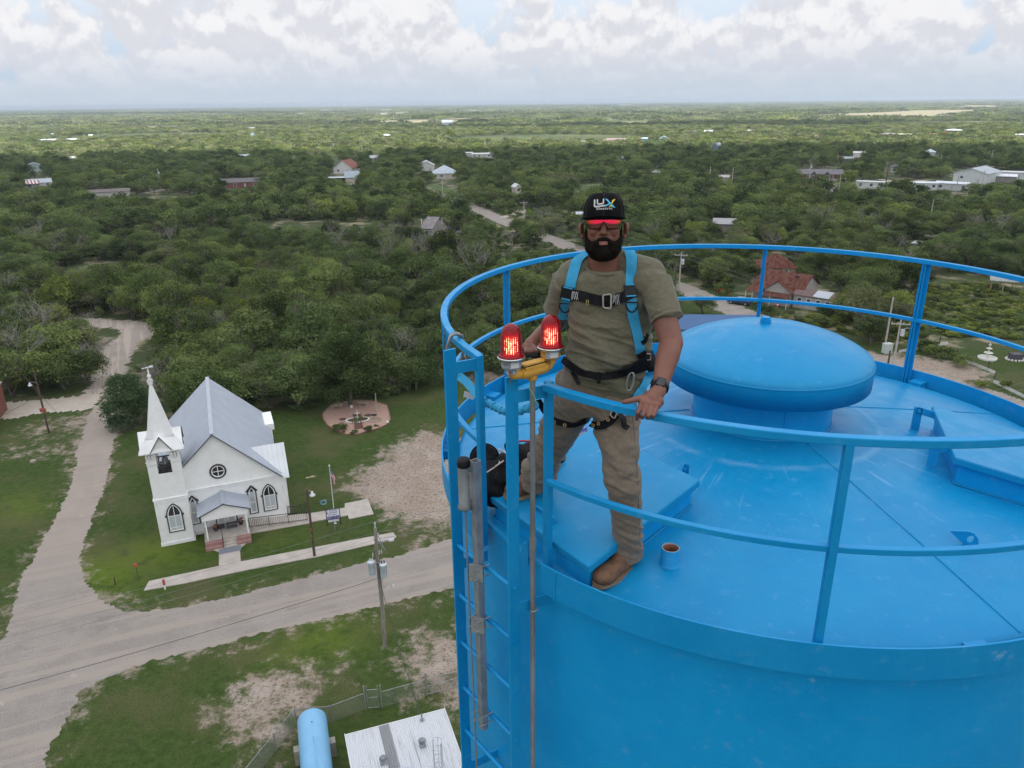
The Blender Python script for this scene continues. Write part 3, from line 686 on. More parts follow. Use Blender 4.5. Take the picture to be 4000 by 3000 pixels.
# ---- striped canopy, open carport, round roof, pavilion
P = N(130, 738); rt = thing('striped_canopy', 'red and white striped canopy roof at the left edge', 'canopy', P, facing(P, 4))
mb = MB(); n = 9
for k in range(n):
 mb.slot = k % 2; x0 = -3.4 + 6.8 * k / n; x1 = -3.4 + 6.8 * (k + 1) / n
 mb.add([(x0,0,2.4),(x1,0,2.4),(x1,5,3.8),(x0,5,3.8),(x0,0,2.5),(x1,0,2.5),(x1,5,3.9),(x0,5,3.9)],[(3,2,1,0),(4,5,6,7),(0,1,5,4),(2,3,7,6),(1,2,6,5),(3,0,4,7)])
mb.build('roof', [mat('red_sheet', (0.30, 0.06, 0.05), rough=0.5), mat('white_sheet', (0.66, 0.64, 0.62), rough=0.5)], rt)
for x in (-3.2, 0, 3.2):
 for y, h in ((0.2, 2.42), (4.8, 3.7)):
  mb = MB(); mb.box((x, y, h / 2), (0.12, 0.12, h)); mb.build('post', M_trimw, rt)
CLEAR.append([(98, 715), (165, 712), (165, 740), (98, 745)]); FOOT.append((P.x, P.y + 2, 5))
P = N(1318, 716); rt = thing('carport', 'open carport with a pale flat roof and a dark car inside', 'carport', P, facing(P, -3))
mb = MB(); mb.box((0, 3, 2.7), (12, 6.5, 0.15)); mb.build('roof', roof_mat((0.62, 0.66, 0.68), True), rt)
for x in (-5.8, -2, 2, 5.8):
 for y in (0.1, 5.9): mb = MB(); mb.box((x, y, 1.31), (0.14, 0.14, 2.62)); mb.build('post', M_trimw, rt)
mb = MB(); mb.box((0, 6.1, 1.25), (11.8, 0.1, 2.5)); mb.build('back_wall', wall_mat((0.2, 0.17, 0.15)), rt)
CLEAR.append([(1270, 688), (1365, 690), (1365, 718), (1270, 718)]); FOOT.append((P.x, P.y + 2, 7))
P = N(3722, 524); rt = thing('round_canopy', 'round white disc-shaped roof on a post in the far scrub', 'canopy', P, 0)
mb = MB(); mb.lathe([(0.01, 5.6), (4.5, 5.2), (9.5, 4.4), (9.5, 4.1), (0.01, 4.3)], 28); mb.build('roof', roof_mat((0.8, 0.8, 0.8), True), rt)
mb = MB(); mb.cyl((0, 0, 0), (0, 0, 4.4), 0.4); mb.build('post', M_trimw, rt)
for x in (-6, 6): mb = MB(); mb.cyl((x, 0, 0), (x, 0, 4.25), 0.15); mb.build('post', M_trimw, rt)
CLEAR.append([(3688, 508), (3758, 508), (3758, 522), (3688, 522)])
P = N(3915, 1140); rt = thing('open_shelter', 'small open timber shelter with a grey roof right of the railing post', 'shelter', P, facing(P, 10))
mb = MB(); roof_geo(mb, 4.6, 3.6, 2.3, 0.9, 'gable_x', 0.3); mb.build('roof', roof_mat((0.33, 0.34, 0.34), True), rt)
for x in (-2.2, 0, 2.2):
 for y in (0.1, 3.5): mb = MB(); mb.box((x, y, 1.15), (0.18, 0.18, 2.3)); mb.build('post', mat('tan_timber', (0.42, 0.28, 0.16), rough=0.8), rt)
CLEAR.append([(3860, 1080), (4000, 1085), (4000, 1150), (3860, 1150)]); FOOT.append((P.x, P.y + 1, 4))
# ---- the derelict red-roofed store and the red-roofed house behind it
RUST = mat('rusty_corrugated_roof', (0.105, 0.028, 0.020), (0.150, 0.078, 0.058), scale=1.1, rough=0.9, spec=0.08, bump=0.5, bscale=9, aniso=(3, 0.5, 1))
WEATH = mat('weathered_boards', (0.50, 0.48, 0.44), (0.30, 0.27, 0.24), scale=2.5, rough=0.9, bump=0.4, bscale=10, aniso=(1, 1, 6))
P = N(3040, 1195); rt = thing('old_store', 'derelict white board store with a rusty red metal roof and porch', 'store', P, facing(P, -22))
mb = MB(); mb.M = Matrix.Translation((-1.5, 2.5, 0)); walls_geo(mb, 9.5, 8.5, 3.0, 2.4, 'gable_x')
mb.M = Matrix.Translation((-0.6,0.2,0)); walls_geo(mb,5.2,8,2.9,1.9,'gable_y'); mb.M = Matrix.Translation((6.6,1.0,0)); walls_geo(mb,8.4,5,2.6,0.7,'gable_x')
wl = mb.build('wall', WEATH, rt)
mb = MB(); mb.M = Matrix.Translation((-1.5,2.5,0)); roof_geo(mb,9.5,8.5,3.0,2.4,'gable_x',0.4,0.08); mb.M = Matrix.Translation((-0.6,0.2,0)); roof_geo(mb,5.2,8,2.93,1.9,'gable_y',0.35,0.08)
mb.build('roof', RUST, rt)
mb = MB(); mb.M = Matrix.Translation((6.6, 1.0, 0)); roof_geo(mb, 8.4, 5, 2.62, 0.7, 'gable_x', 0.3, 0.08); mb.slot = 1
mb.M = Matrix.Translation((7.6, 1.0, 0.03)); sl = 0.7 / 2.5; mb.add([(-1.5, -0.3, 2.66), (1.6, -0.3, 2.66), (1.6, 2.4, 3.38), (-1.5, 2.4, 3.38)], [(0, 1, 2, 3)])
o = mb.build('wing_roof',[mat('faded_red_roof',(0.17,0.095,0.085),(0.12,0.075,0.07),scale=1.5,rough=0.7),mat('silver_patch',(0.40,0.43,0.46),rough=0.4)],rt)
mb = MB(); mb.slot = 0; mb.add([(-6.8,2.2,2.95),(-3.0,2.2,2.95),(-3.0,-0.9,2.3),(-6.8,-0.9,2.3),(-3.2,0.3,2.6),(2.4,0.3,2.6),(2.4,-1.8,2.15),(-3.2,-1.8,2.15)],[(0,3,2,1),(4,7,6,5)])
mb.build('porch_roof', RUST, rt)
for x in (-6.6, -5.2, -3.3, -1.2, 2.2): mb = MB(); mb.box((x, -0.8 if x < -3 else -1.7, 1.08), (0.12, 0.12, 2.15)); mb.build('post', M_trimw, rt)
for x in (3.6, 5.4, 7.2, 9.0, 10.2): window(rt, x, 1.0, 1.5, 0.8, 1.1)
mb = MB(); mb.box((1.0, 6.3, 4.72), (0.9, 2.6, 0.03), rot=Euler((R(-29), 0, 0)).to_matrix()); mb.build('roof_patch', mat('silver_patch', (0.4, 0.43, 0.46)), rt)
FOOT.append((P.x + 2, P.y + 5, 9.5)); CLEAR.append([(2870, 1080), (3230, 1090), (3280, 1150), (3280, 1215), (2870, 1190)])
P = N(3035, 1112); rt = thing('old_house', 'two-storey tan house with a rusty hipped roof behind the old store', 'house', P, facing(P, 12))
mb = MB(); walls_geo(mb, 7.2, 7, 3.9, 2.2, 'hip'); mb.build('wall', wall_mat((0.33, 0.255, 0.17)), rt)
mb = MB(); roof_geo(mb, 7.2, 7, 3.9, 2.3, 'hip', 0.4, 0.1); mb.build('roof', RUST, rt)
for x in (-1.8, 1.6): window(rt, x, 0, 2.8, 1.0, 1.3, gm_=mat('boarded', (0.16, 0.15, 0.14), rough=0.9))
FOOT.append((P.x, P.y + 3, 5.5)); CLEAR.append([(2975, 975), (3085, 975), (3085, 1090), (2975, 1090)])
# small red sign at the store, orange shrub
P = N(3035, 1212); rt = thing('metal_sign', 'little red metal sign standing in front of the old store', 'sign', P, facing(P))
mb = MB(); mb.box((0,0,0.5),(0.06,0.06,1.0)); mb.build('post',M_trimw,rt); mb = MB(); mb.box((0,-0.05,1.15),(0.55,0.04,1.0)); mb.build('sign_panel',mat('sign_red',(0.42,0.05,0.07),rough=0.5),rt)
mb = MB(); mb.box((0, -0.08, 1.15), (0.34, 0.02, 0.3)); mb.build('white_panel', M_trimw, rt)
# ---- long building with the blue metal roof just beyond the tank
A = N(2662,1345,0.0); rt = thing('blue_roofed_hall','metal hall with a blue ribbed roof and white end wall behind the vent','building',A + Vector((4.2,0,0)),R(-4))
BLUER = bpy.data.materials.new('blue_ribbed_roof'); BLUER.use_nodes = True; MATS['blue_ribbed_roof'] = BLUER
t = NT(BLUER.node_tree); b = t.n['Principled BSDF']; tc = t.n.new('ShaderNodeTexCoord'); w_ = t.n.new('ShaderNodeTexWave'); w_.bands_direction = 'X'; w_.inputs['Scale'].default_value = 1.1
t.l.new(tc.outputs['Object'], w_.inputs['Vector']); f = t.ramp(w_.outputs['Fac'], 0.75, 0.95)
t.l.new(t.mix(f, (0.02, 0.10, 0.26), (0.012, 0.06, 0.16)), b.inputs['Base Color']); b.inputs['Roughness'].default_value = 0.4
WRIB = bpy.data.materials.new('white_ribbed_wall'); WRIB.use_nodes = True
t = NT(WRIB.node_tree); b = t.n['Principled BSDF']; tc = t.n.new('ShaderNodeTexCoord'); w_ = t.n.new('ShaderNodeTexWave'); w_.bands_direction = 'Y'; w_.inputs['Scale'].default_value = 1.6
t.l.new(tc.outputs['Object'], w_.inputs['Vector']); t.l.new(t.mix(w_.outputs['Fac'], (0.42, 0.46, 0.50), (0.66, 0.68, 0.70)), b.inputs['Base Color'])
mb = MB(); mb.M = Matrix.Translation((2.1, 0, 0)); walls_geo(mb, 12.6, 9, 2.5, 1.2, 'gable_x'); mb.build('wall', WRIB, rt)
mb = MB(); mb.M = Matrix.Translation((2.1, 0, 0)); roof_geo(mb, 12.6, 9, 2.5, 1.2, 'gable_x', 0.35); mb.build('roof', BLUER, rt)
FOOT.append((rt.location.x + 3, rt.location.y + 4, 9)); CLEAR.append([(2640, 1215), (2980, 1200), (3000, 1300), (2640, 1310)])
# red brick building cut by the left edge
A = N(-50, 1700); rt = thing('brick_building', 'red brick building cut off by the left edge beside the white driveway', 'building', A, R(18))
BRICK = mat('red_brick', (0.26, 0.10, 0.065), (0.20, 0.075, 0.05), scale=3, rough=0.85, bump=0.3)
mb = MB(); mb.box((-6, 4.5, 1.9), (12, 9, 3.8)); mb.box((-6.5, 4.6, 4.4), (10.6, 8.8, 1.2)); mb.build('wall', BRICK, rt)
mb = MB(); mb.box((-6.5, 4.6, 5.06), (10.9, 9.1, 0.12)); mb.box((-0.35, 4.5, 3.86), (1.0, 9.3, 0.12)); mb.build('coping', wall_mat((0.42, 0.36, 0.3)), rt)
FOOT.append((A.x - 6, A.y + 4, 9))
# grey house with brown shingles and black vents (nearest house left of the man)
house(1625,1712,935,3.3,12,2.4,'gable_x',(0.36,0.33,0.30),(0.24,0.215,0.215),'grey-brown shingled house beside the black pickup trucks',nwin=1,ang=-22,oh=0.5,door=False)
hg = [o for o in COL.objects if o.get('label', '').startswith('grey-brown shingled')][0]
for x, y in ((-3, 3.6), (-1, 4.8), (1.6, 3.2), (3.2, 4.6), (0.4, 7.0)):
 mb = MB(); mb.cyl((x, y, 3.9), (x, y, 4.3 + 0.33 * y if y < 6 else 5.4), 0.1, 8); mb.build('vent_pipe', M_trimw, hg)
# ================================================================== VEHICLES
TYRE = mat('tyre_rubber', (0.02, 0.02, 0.02), rough=0.85); RIMM = mat('wheel_rim', (0.45, 0.45, 0.46), rough=0.3, metal=0.8)
def car(px, yb, col, label, rz=0.0, kind='suv', group=None):
 P = N(px, yb); names = {'suv': 'parked_car', 'pickup': 'pickup_truck', 'sedan': 'parked_car', 'van': 'parked_van'}
 rt = thing(names[kind], label, {'pickup': 'pickup truck', 'van': 'van'}.get(kind, 'car'), P, facing(P) + R(rz), group)
 prof = {'suv': [(-2.3, 0.45), (-2.32, 1.0), (-1.25, 1.12), (-0.65, 1.72), (1.9, 1.76), (2.25, 1.1), (2.3, 0.45)],
   'sedan': [(-2.3, 0.4), (-2.3, 0.85), (-1.2, 0.98), (-0.5, 1.42), (0.9, 1.45), (1.6, 1.02), (2.25, 0.95), (2.3, 0.4)],
   'pickup': [(-2.7, 0.5), (-2.72, 1.05), (-1.5, 1.18), (-0.95, 1.82), (0.45, 1.84), (0.7, 1.2), (2.65, 1.2), (2.7, 0.5)],
   'van': [(-2.6, 0.45), (-2.6, 1.1), (-2.1, 1.3), (-1.6, 2.15), (2.5, 2.2), (2.6, 0.45)]}[kind]
 ht = max(z for _, z in prof)
 mb = MB(); n = len(prof); W_ = 0.92
 vs = []
 for s in (-1, 1):
  for x, z in prof: vs.append((x, s * (W_ if z < 1.25 else W_ - 0.16), z))
 mb.add(vs, [tuple(range(n))[::-1][::-1], tuple(range(2 * n - 1, n - 1, -1))] + [(i, i + n, (i + 1) % n + n, (i + 1) % n) for i in range(n)])
 mb.build('body', mat('car_paint_%02d%02d%02d' % tuple(int(c * 99) for c in col), col, rough=0.25, coat=0.6), rt, bevel=0.05, recalc=True)
 x0, x1 = {'suv': (-0.9, 1.85), 'sedan': (-0.75, 1.2), 'pickup': (-1.1, 0.5), 'van': (-1.8, -0.6)}[kind]
 mb = MB(); mb.box(((x0 + x1) / 2, 0, (1.2 + ht) / 2 - 0.06), (x1 - x0 - 0.1, 1.66 + 0.02, (ht - 1.2) * 0.62)); mb.build('window', M_glass, rt)
 for x in (-1.45, 1.45):
  for s in (-1, 1):
   mb = MB(); mb.cyl((x, s * 0.74, 0.36), (x, s * 0.95, 0.36), 0.36, 14); o = mb.build('wheel', TYRE, rt)
   mb = MB(); mb.cyl((x, s * 0.8, 0.36), (x, s * 0.965, 0.36), 0.2, 10); mb.build('rim', RIMM, o)
 for s in (-1, 1):
  mb = MB(); mb.box((prof[0][0] - 0.02, s * 0.62, 0.82), (0.06, 0.35, 0.16)); mb.build('headlight', mat('headlight', (0.75, 0.76, 0.75), rough=0.2), rt)
 return rt
car(3808, 766, (0.05, 0.08, 0.12), 'dark blue utility vehicle beside the pale trailer, nearer of two', -6, 'suv')
car(3880, 748, (0.03, 0.035, 0.045), 'black pickup parked by the white patio cover', -10, 'pickup')
car(3790, 738, (0.68, 0.69, 0.70), 'white pickup half hidden at the end of the pale trailer', 60, 'pickup')
car(1756, 906, (0.02, 0.022, 0.03), 'black pickup with something blue aboard beside the grey shingled house', 12, 'pickup')
car(1795, 918, (0.02, 0.02, 0.02), 'black vehicle on the dirt yard near the street', 80, 'sedan')
car(2888, 1188, (0.02, 0.035, 0.08), 'dark blue car parked in front of the old store porch', -18, 'sedan')
car(2560, 678, (0.68, 0.69, 0.7), 'white pickup by a lone pole in the middle distance', 4, 'pickup')
car(3416, 540, (0.33, 0.04, 0.07), 'red car beside the brown hip-roofed house', 30, 'sedan')
car(3530, 968, (0.02, 0.02, 0.022), 'black truck among trees below the pale lane', 15, 'pickup')
car(3580, 962, (0.40, 0.43, 0.43), 'silver car beside the black truck among the trees', 60, 'sedan')
car(285, 622, (0.72, 0.72, 0.72), 'white van in a clearing far off at the left', 5, 'van')
car(376, 622, (0.45, 0.32, 0.22), 'tan truck at the edge of the dry clearing at left', 20, 'pickup')
car(1660, 623, (0.36, 0.04, 0.05), 'red vehicle behind the white gable-fronted house', 0, 'van')
for p in ((3740,772),(1790,925),(2560,680),(285,622),(3545,965),(2850,1185)): CLEAR.append([(p[0] - 38,p[1] - 22),(p[0] + 38,p[1] - 22),(p[0] + 38,p[1]),(p[0] - 38,p[1])])
# ================================================================== POLES AND WIRES
WOODP = mat('weathered_pole', (0.30, 0.265, 0.225), (0.17, 0.145, 0.12), scale=3, rough=0.9, bump=0.5, bscale=14, aniso=(4, 4, 0.4))
PALEP = mat('bleached_pole', (0.50, 0.47, 0.42), (0.38, 0.35, 0.31), scale=2, rough=0.9)
WOODD = mat('brown_pole', (0.115, 0.075, 0.055), (0.07, 0.048, 0.036), scale=3, rough=0.9, bump=0.4, bscale=14, aniso=(4, 4, 0.4))
GALV = mat('galvanised_steel', (0.36, 0.38, 0.39), (0.24, 0.26, 0.27), scale=18, rough=0.5, metal=0.35, bump=0.05)
WIRE = mat('black_wire', (0.025, 0.025, 0.027), rough=0.6)
WIREG = mat('grey_wire', (0.16, 0.17, 0.18), rough=0.5)
PORC = mat('porcelain', (0.55, 0.56, 0.57), rough=0.25)
CAN = mat('transformer_paint', (0.58, 0.63, 0.66), (0.48, 0.53, 0.56), scale=3, rough=0.4)
def simple_pole(base, top, label, arm=False, can=False, lamp=False, m=None, group='bare utility poles standing in the woods', lean=None):
 P = N(*base); T = above(top[0], top[1], P); h = max(5.0, min(13.5, T.z)); dist = P.length
 rt = thing('utility_pole', label, 'utility pole', P, facing(P, random.uniform(-20, 20)), group)
 r = max(0.17, min(0.26, dist * 0.0006))
 mb = MB(); dx = (T - P) * (1 if lean is None else lean); dx.z = 0; dx = Vector((0, 0, 0))
 mb.cyl((0, 0, 0), (dx.x, dx.y, h), r, 8, r * 0.65); mb.build('pole', m or (WOODD if 'dark' in label else PALEP), rt)
 if arm:
  mb = MB(); mb.box((0, -r - 0.06, h - 0.6), (2.6, 0.12, 0.14)); mb.build('crossarm', m or PALEP, rt)
  for x in (-1.2, -0.4, 0.4, 1.2):
   mb = MB(); mb.cyl((x, -r - 0.06, h - 0.53), (x, -r - 0.06, h - 0.3), 0.06, 6); mb.build('insulator', PORC, rt)
 if can: mb = MB(); mb.cyl((0.45, -0.2, h - 2.4), (0.45, -0.2, h - 1.4), 0.3, 10); mb.build('transformer', CAN, rt)
 if lamp:
  mb = MB(); mb.tube([(0, 0, h - 1.6), (0.9, -0.1, h - 1.2), (1.8, -0.15, h - 1.15)], 0.06, 6); o = mb.build('lamp_arm', GALV, rt)
  mb = MB(); mb.lathe([(0.02, 0.15), (0.2, 0.08), (0.26, -0.12), (0.02, -0.2)], 10, (1.9, -0.15, h - 1.2)); mb.build('lamp_head', PORC, o)
 return rt, P, h
PL = [((1305,598),(1303,560),1,0,0,'left of a pair of crossarm poles above the red-roofed house'),((1322,592),(1319,564),1,0,0,'right of a pair of crossarm poles above the red-roofed house'),
  ((1416,610),(1414,569),0,0,0,'tall plain pole left of the brown building'),((1389,612),(1387,592),1,0,0,'short crossarm pole with the top showing above trees'),
  ((1477,637),(1477,612),1,0,0,'crossarm pole in front of the small brown building'),((1606,700),(1602,662),1,0,0,'crossarm pole left of the pyramid roof house'),
  ((1729,757),(1726,690),1,0,0,'crossarm pole beside the upper end of the street'),((1072,673),(1069,648),0,1,0,'grey pole with a small drum in the left woods'),
  ((1894,592),(1891,550),0,1,0,'pole just right of the bright white mobile home'),((2047,881),(2045,785),1,0,0,'pale crossarm pole standing in the verge left of the man'),
  ((2741,788),(2740,750),1,1,0,'pole with grey transformer cans in the woods right of the cap'),((2771,711),(2778,650),0,0,0,'left of two tall bare poles right of the cap'),
  ((2856, 748), (2864, 653), 0, 0, 0, 'right of two tall bare poles right of the cap'), ((2503, 578), (2504, 528), 0, 0, 0, 'thin dark pole beside the blue shed'),
  ((2434, 565), (2435, 535), 0, 0, 0, 'thin dark pole before the long tan house'), ((2762, 587), (2761, 553), 0, 0, 0, 'thin pole touching the slate blue house'),
  ((2930,623),(2931,578),0,0,0,'dark pole alone in the woods right of the slate blue house'),((3159,714),(3167,635),0,1,0,'pole with a white drum in front of the maroon house'),
  ((3268,646),(3270,603),0,0,0,'short pole above the right end of the maroon house'),((3240,788),(3246,725),1,1,0,'crossarm pole with a white drum below the maroon house'),
  ((3271,784),(3279,684),0,0,1,'bare pole with a lamp arm below the maroon house'),((3356,775),(3360,718),0,0,0,'bare pole below the white trailer home'),
  ((3453,761),(3479,620),0,0,0,'tall dark leaning pole at the end of the white trailer home'),((3671,648),(3676,603),0,1,0,'pole with a drum above the metal workshop'),
  ((3722,592),(3726,560),0,1,0,'small pole with a drum in the olive trees at right'),((3729,770),(3746,684),0,0,0,'pole in front of the pale trailer end wall'),
  ((3832, 743), (3850, 666), 0, 0, 0, 'pole in front of the patio cover'), ((3867, 650), (3877, 587), 0, 0, 0, 'pole on the pale lane above the metal workshop'),
  ((3627, 892), (3646, 779), 0, 0, 0, 'tall bare pole near the gravel lane at right'), ((3412, 580), (3415, 553), 0, 1, 0, 'small pole above the pinkish roof'),
  ((627, 734), (616, 659), 0, 1, 0, 'pole with a drum on the left farm lane'), ((589, 753), (583, 716), 0, 0, 0, 'short bare pole on the left farm lane'),
  ((228,612),(215,576),0,1,0,'dark pole left of the white van'),((75,540),(70,515),0,0,0,'far pole, first from the left edge'),((114,535),(108,503),0,0,0,'far pole, second from the left edge'),
  ((247,520),(245,503),0,0,0,'far pole, third from the left edge'),((331,540),(328,527),0,0,0,'far pole, fourth from the left edge'),((385,532),(384,517),0,0,0,'far pole, fifth from the left edge'),
  ((410,526),(407,510),0,0,0,'far pole, sixth from the left edge'),((430,524),(427,505),0,0,0,'far pole, seventh from the left edge'),((718,540),(717,512),0,0,0,'slim far pole left of a pale tower'),
  ((3454,1370),(3485,1160),0,0,0,'tall slim pole right of the blue vent dome'),((2650,1157),(2659,985),1,1,0,'crossarm pole with a white drum just right of the man\'s shoulder')]
for b_, t_, a_, c_, l_, lab in PL:
 simple_pole(b_, t_, lab, a_, c_, l_)
 CLEAR.append([(b_[0] - 9, t_[1]), (t_[0] + 9, t_[1]), (b_[0] + 9, b_[1] - 4), (b_[0] - 9, b_[1] - 4)])
rp, RPP, rph = simple_pole((3489, 1425), (3524, 1250), 'crossarm pole with transformer and lamp right of the vent dome', 1, 1, 1)
simple_pole((3454, 1508), (3477, 1369), 'short brown post pole behind the toe board right of the vent', 0, 0, 0, WOODD)
def wire(name, pts, r, m, label, sag=0.6, n=14, cat='wire', group=None):
 q = []
 for a, b in zip(pts[:-1], pts[1:]):
  a = Vector(a); b = Vector(b)
  for i in range(n):
   f = i / n; p = a.lerp(b, f); p.z -= 4 * sag * f * (1 - f); q.append(p)
 q.append(Vector(pts[-1])); mb = MB(); mb.tube(q, r, 5); return tag(mb.build(name, m), label, cat, group)
def polepos(i):
 b_, t_ = PL[i][0], PL[i][1]; P = N(*b_); return P
# street wires running between the crossarm poles along the street
ids = [i for i, p in enumerate(PL) if p[5].startswith(('crossarm pole beside the upper', 'pale crossarm', "crossarm pole with a white drum just right"))]
pp = []
for i in ids:
 P = N(*PL[i][0]); T = above(PL[i][1][0], PL[i][1][1], P); pp.append(Vector((P.x, P.y, max(5, min(13.5, T.z)) - 0.3)))
pp = sorted(pp, key=lambda p: -p.y) + [Vector((RPP.x, RPP.y, rph - 0.3))]
for k, o in enumerate((-1.2, 1.2)):
 wire('power_line',[p + Vector((o * 0.9,o * 0.4,0)) for p in pp],0.022,WIREG,'pair of grey power lines strung along the street poles',0.8,group='power lines along the street')
# ---- the transformer pole on the near verge
PB = G(832, 1395); PT = 10.5
rt = thing('transformer_pole', 'weathered grey utility pole with two white transformer cans by the near road', 'utility pole', PB)
mb = MB(); pts = [(0.0, 0, 0), (0.02, 0.02, 4), (-0.03, 0.0, 8), (0, 0, PT - 0.35)]; mb.tube(pts, [0.16, 0.145, 0.125, 0.11], 14); mb.build('pole', WOODP, rt)
ex = Vector((math.cos(R(23)), math.sin(R(23)), 0)); ey = Vector((-ex.y, ex.x, 0))
def L3(x, y, z): return ex * x + ey * y + Vector((0, 0, z))
mb = MB(); mb.cyl(L3(0,0,PT - 0.35),L3(0,0,PT - 0.1),0.045,8); mb.lathe([(0.02,0),(0.07,0.02),(0.05,0.07),(0.08,0.1),(0.05,0.16),(0.01,0.2)],10,(0,0,PT - 0.1)); mb.build('insulator',PORC,rt)
for x, y, z in ((0.14, 0, PT - 1.0), (-0.14, 0, PT - 1.3)):
 p = L3(x, y, z); mb = MB(); mb.lathe([(0.02, 0), (0.08, 0.02), (0.05, 0.07), (0.08, 0.1), (0.05, 0.16), (0.01, 0.2)], 10, p); mb.build('insulator', PORC, rt)
mb = MB(); mb.bar(L3(0.1, -0.15, PT - 1.35), L3(0.5, -0.3, PT - 2.1), 0.05, 0.07); mb.bar(L3(0.12, -0.12, PT - 0.95), L3(0.5, -0.3, PT - 2.1), 0.03, 0.05)
mb.build('cutout_fuse', GALV, rt)
for i, (x, y, z) in enumerate(((-0.52, -0.15, 6.55), (0.24, -0.5, 6.35))):
 p = L3(x,y,z); mb = MB(); mb.lathe([(0.0,0),(0.23,0.01),(0.25,0.05),(0.25,0.98),(0.27,1.0),(0.27,1.05),(0.2,1.12),(0.02,1.15)],20,p); c = mb.build('transformer',CAN,rt)
 mb = MB()
 for dx in (-0.09, 0.09):
  mb.lathe([(0.05, 0), (0.065, 0.05), (0.045, 0.08), (0.065, 0.13), (0.04, 0.17), (0.05, 0.22), (0.0, 0.25)], 8, p + ex * dx + Vector((0, 0, 1.1)))
 mb.build('bushing', mat('dark_bushing', (0.09, 0.08, 0.08), rough=0.3) if i else PORC, c)
mb = MB(); mb.bar(L3(-0.3, -0.1, 7.0), L3(0.2, -0.3, 7.0), 0.06, 0.05); mb.bar(L3(-0.3, -0.1, 7.4), L3(0.2, -0.3, 7.4), 0.06, 0.05); mb.build('bracket', GALV, rt)
for k, (x, y, z) in enumerate(((0.32, 0.1, 7.9), (-0.3, 0.15, 7.75), (0.1, -0.25, 8.1))):
 mb = MB(); mb.lathe([(0.03, 0), (0.05, 0.05), (0.035, 0.1), (0.05, 0.15), (0.035, 0.2), (0.05, 0.25), (0.02, 0.34)], 8, L3(x, y, z)); mb.build('arrester', PORC, rt)
mb = MB()
for k in range(5):
 a = L3(-0.3 + 0.15 * k,-0.2,7.6); b = L3(0.1,-0.12,5.6 - 0.12 * k); q = [a.lerp(b,f / 8) + ex * 0.25 * math.sin(f / 8 * math.pi + k) - Vector((0,0,0.35 * math.sin(f / 8 * math.pi))) for f in range(9)]
 mb.tube(q, 0.012, 5)
mb.build('jumper_cable', WIREG, rt)
mb = MB(); mb.tube([L3(0, -0.1, 5.05), L3(0.5, -0.15, 5.35), L3(0.85, -0.2, 5.3)], 0.025, 6); la = mb.build('lamp_arm', GALV, rt)
mb = MB(); mb.lathe([(0.02, 0.12), (0.07, 0.1), (0.08, 0.0), (0.17, -0.1), (0.15, -0.13), (0.02, -0.15)], 12, L3(0.9, -0.2, 5.22)); mb.build('lamp_head', PORC, la)
mb = MB(); mb.tube([L3(0, 0, 8.9), L3(0.5, -0.05, 9.0), L3(0.9, -0.1, 8.95)], 0.03, 6); la = mb.build('lamp_arm', GALV, rt)
mb = MB(); mb.box(L3(1.05, -0.1, 8.92), (0.36, 0.18, 0.12), rz=R(23)); mb.build('lamp_head', PORC, la)
far_l = PB - ex * 62; far_r = PB + ex * 70
for k, (dz, dy) in enumerate(((0.15, 0.0), (-0.8, 0.14), (-1.2, -0.14))):
 top = PB + Vector((0, 0, PT + dz)) + ey * dy
 wire('power_line',[far_l + Vector((0,0,PT - 1.5 + dz)) + ey * dy,top],0.008,WIREG,'thin grey power line running left from the transformer pole',1.1,22,group='power lines from the transformer pole')
 wire('power_line',[top,far_r + Vector((0,0,PT + dz)) + ey * dy],0.014,WIREG,'thin grey power line running right behind the blue tank',1.1,22,group='power lines behind the blue tank')
wire('triplex_cable',[far_l + Vector((0,0,5.6)),PB + Vector((0,0,6.0))],0.017,WIRE,'black twisted cable crossing low over the near road to the transformer pole',1.3,24)
wire('service_cable',[PB + L3(0.05,-0.1,5.4),N(*P7(1742,935),3.1)],0.02,WIRE,'black cable dropping steeply from the transformer pole to the white shed roof',0.5,20)
def lamp_pole(name, P, h, label, m, armdir, head='bell'):
 rt = thing(name, label, 'street lamp', P)
 mb = MB(); mb.tube([(0, 0, 0), (0, 0, h * 0.5), (0, 0, h)], [0.13, 0.115, 0.095], 12); mb.build('pole', m, rt)
 a = Vector(armdir); z = h - (0.15 if head == 'bell' else 1.4)
 mb = MB(); mb.tube([(0, 0, z - 0.15), a * 0.35 + Vector((0, 0, z + 0.12)), a * 0.75 + Vector((0, 0, z + 0.02))], 0.025, 6); o = mb.build('lamp_arm', GALV, rt)
 c = a * 0.85 + Vector((0, 0, z - 0.12))
 mb = MB(); mb.lathe([(0.02,0.2),(0.08,0.18),(0.09,0.02),(0.26,-0.16),(0.24,-0.22),(0.02,-0.27)],16,c); mb.build('lamp_head',mat('lamp_white',(0.72,0.74,0.76),rough=0.35),o)
 mb = MB(); mb.box((0,-0.13,h * 0.32),(0.1,0.03,0.16)); mb.box((0,-0.12,h * 0.42),(0.08,0.03,0.3)); mb.build('pole_tag',mat('orange_tag',(0.40,0.10,0.05),rough=0.7),rt)
 return rt
LPB = N(*P6(330, 970)); lamp_pole('street_lamp', LPB, 6.75, 'brown wooden lamp pole with a white bell lamp beside the church sidewalk', WOODD, (0.6, -0.25, 0))
L2B = G(106, 935); l2 = lamp_pole('street_lamp', L2B, 8.1, 'dark wooden lamp pole with a small lamp by the pale driveway at left', WOODD, (-0.85, -0.3, 0), 'arm')
mb = MB(); mb.box((0.02, -0.14, 3.1), (0.75, 0.12, 0.5)); mb.build('red_box', mat('faded_red', (0.34, 0.09, 0.05), rough=0.7), l2)
wire('guy_wire', [L2B + Vector((0, 0, 5.2)), L2B + Vector((2.6, 0.7, 0.1))], 0.02, WIREG, 'guy wire holding the dark lamp pole at left', 0.0, 2)
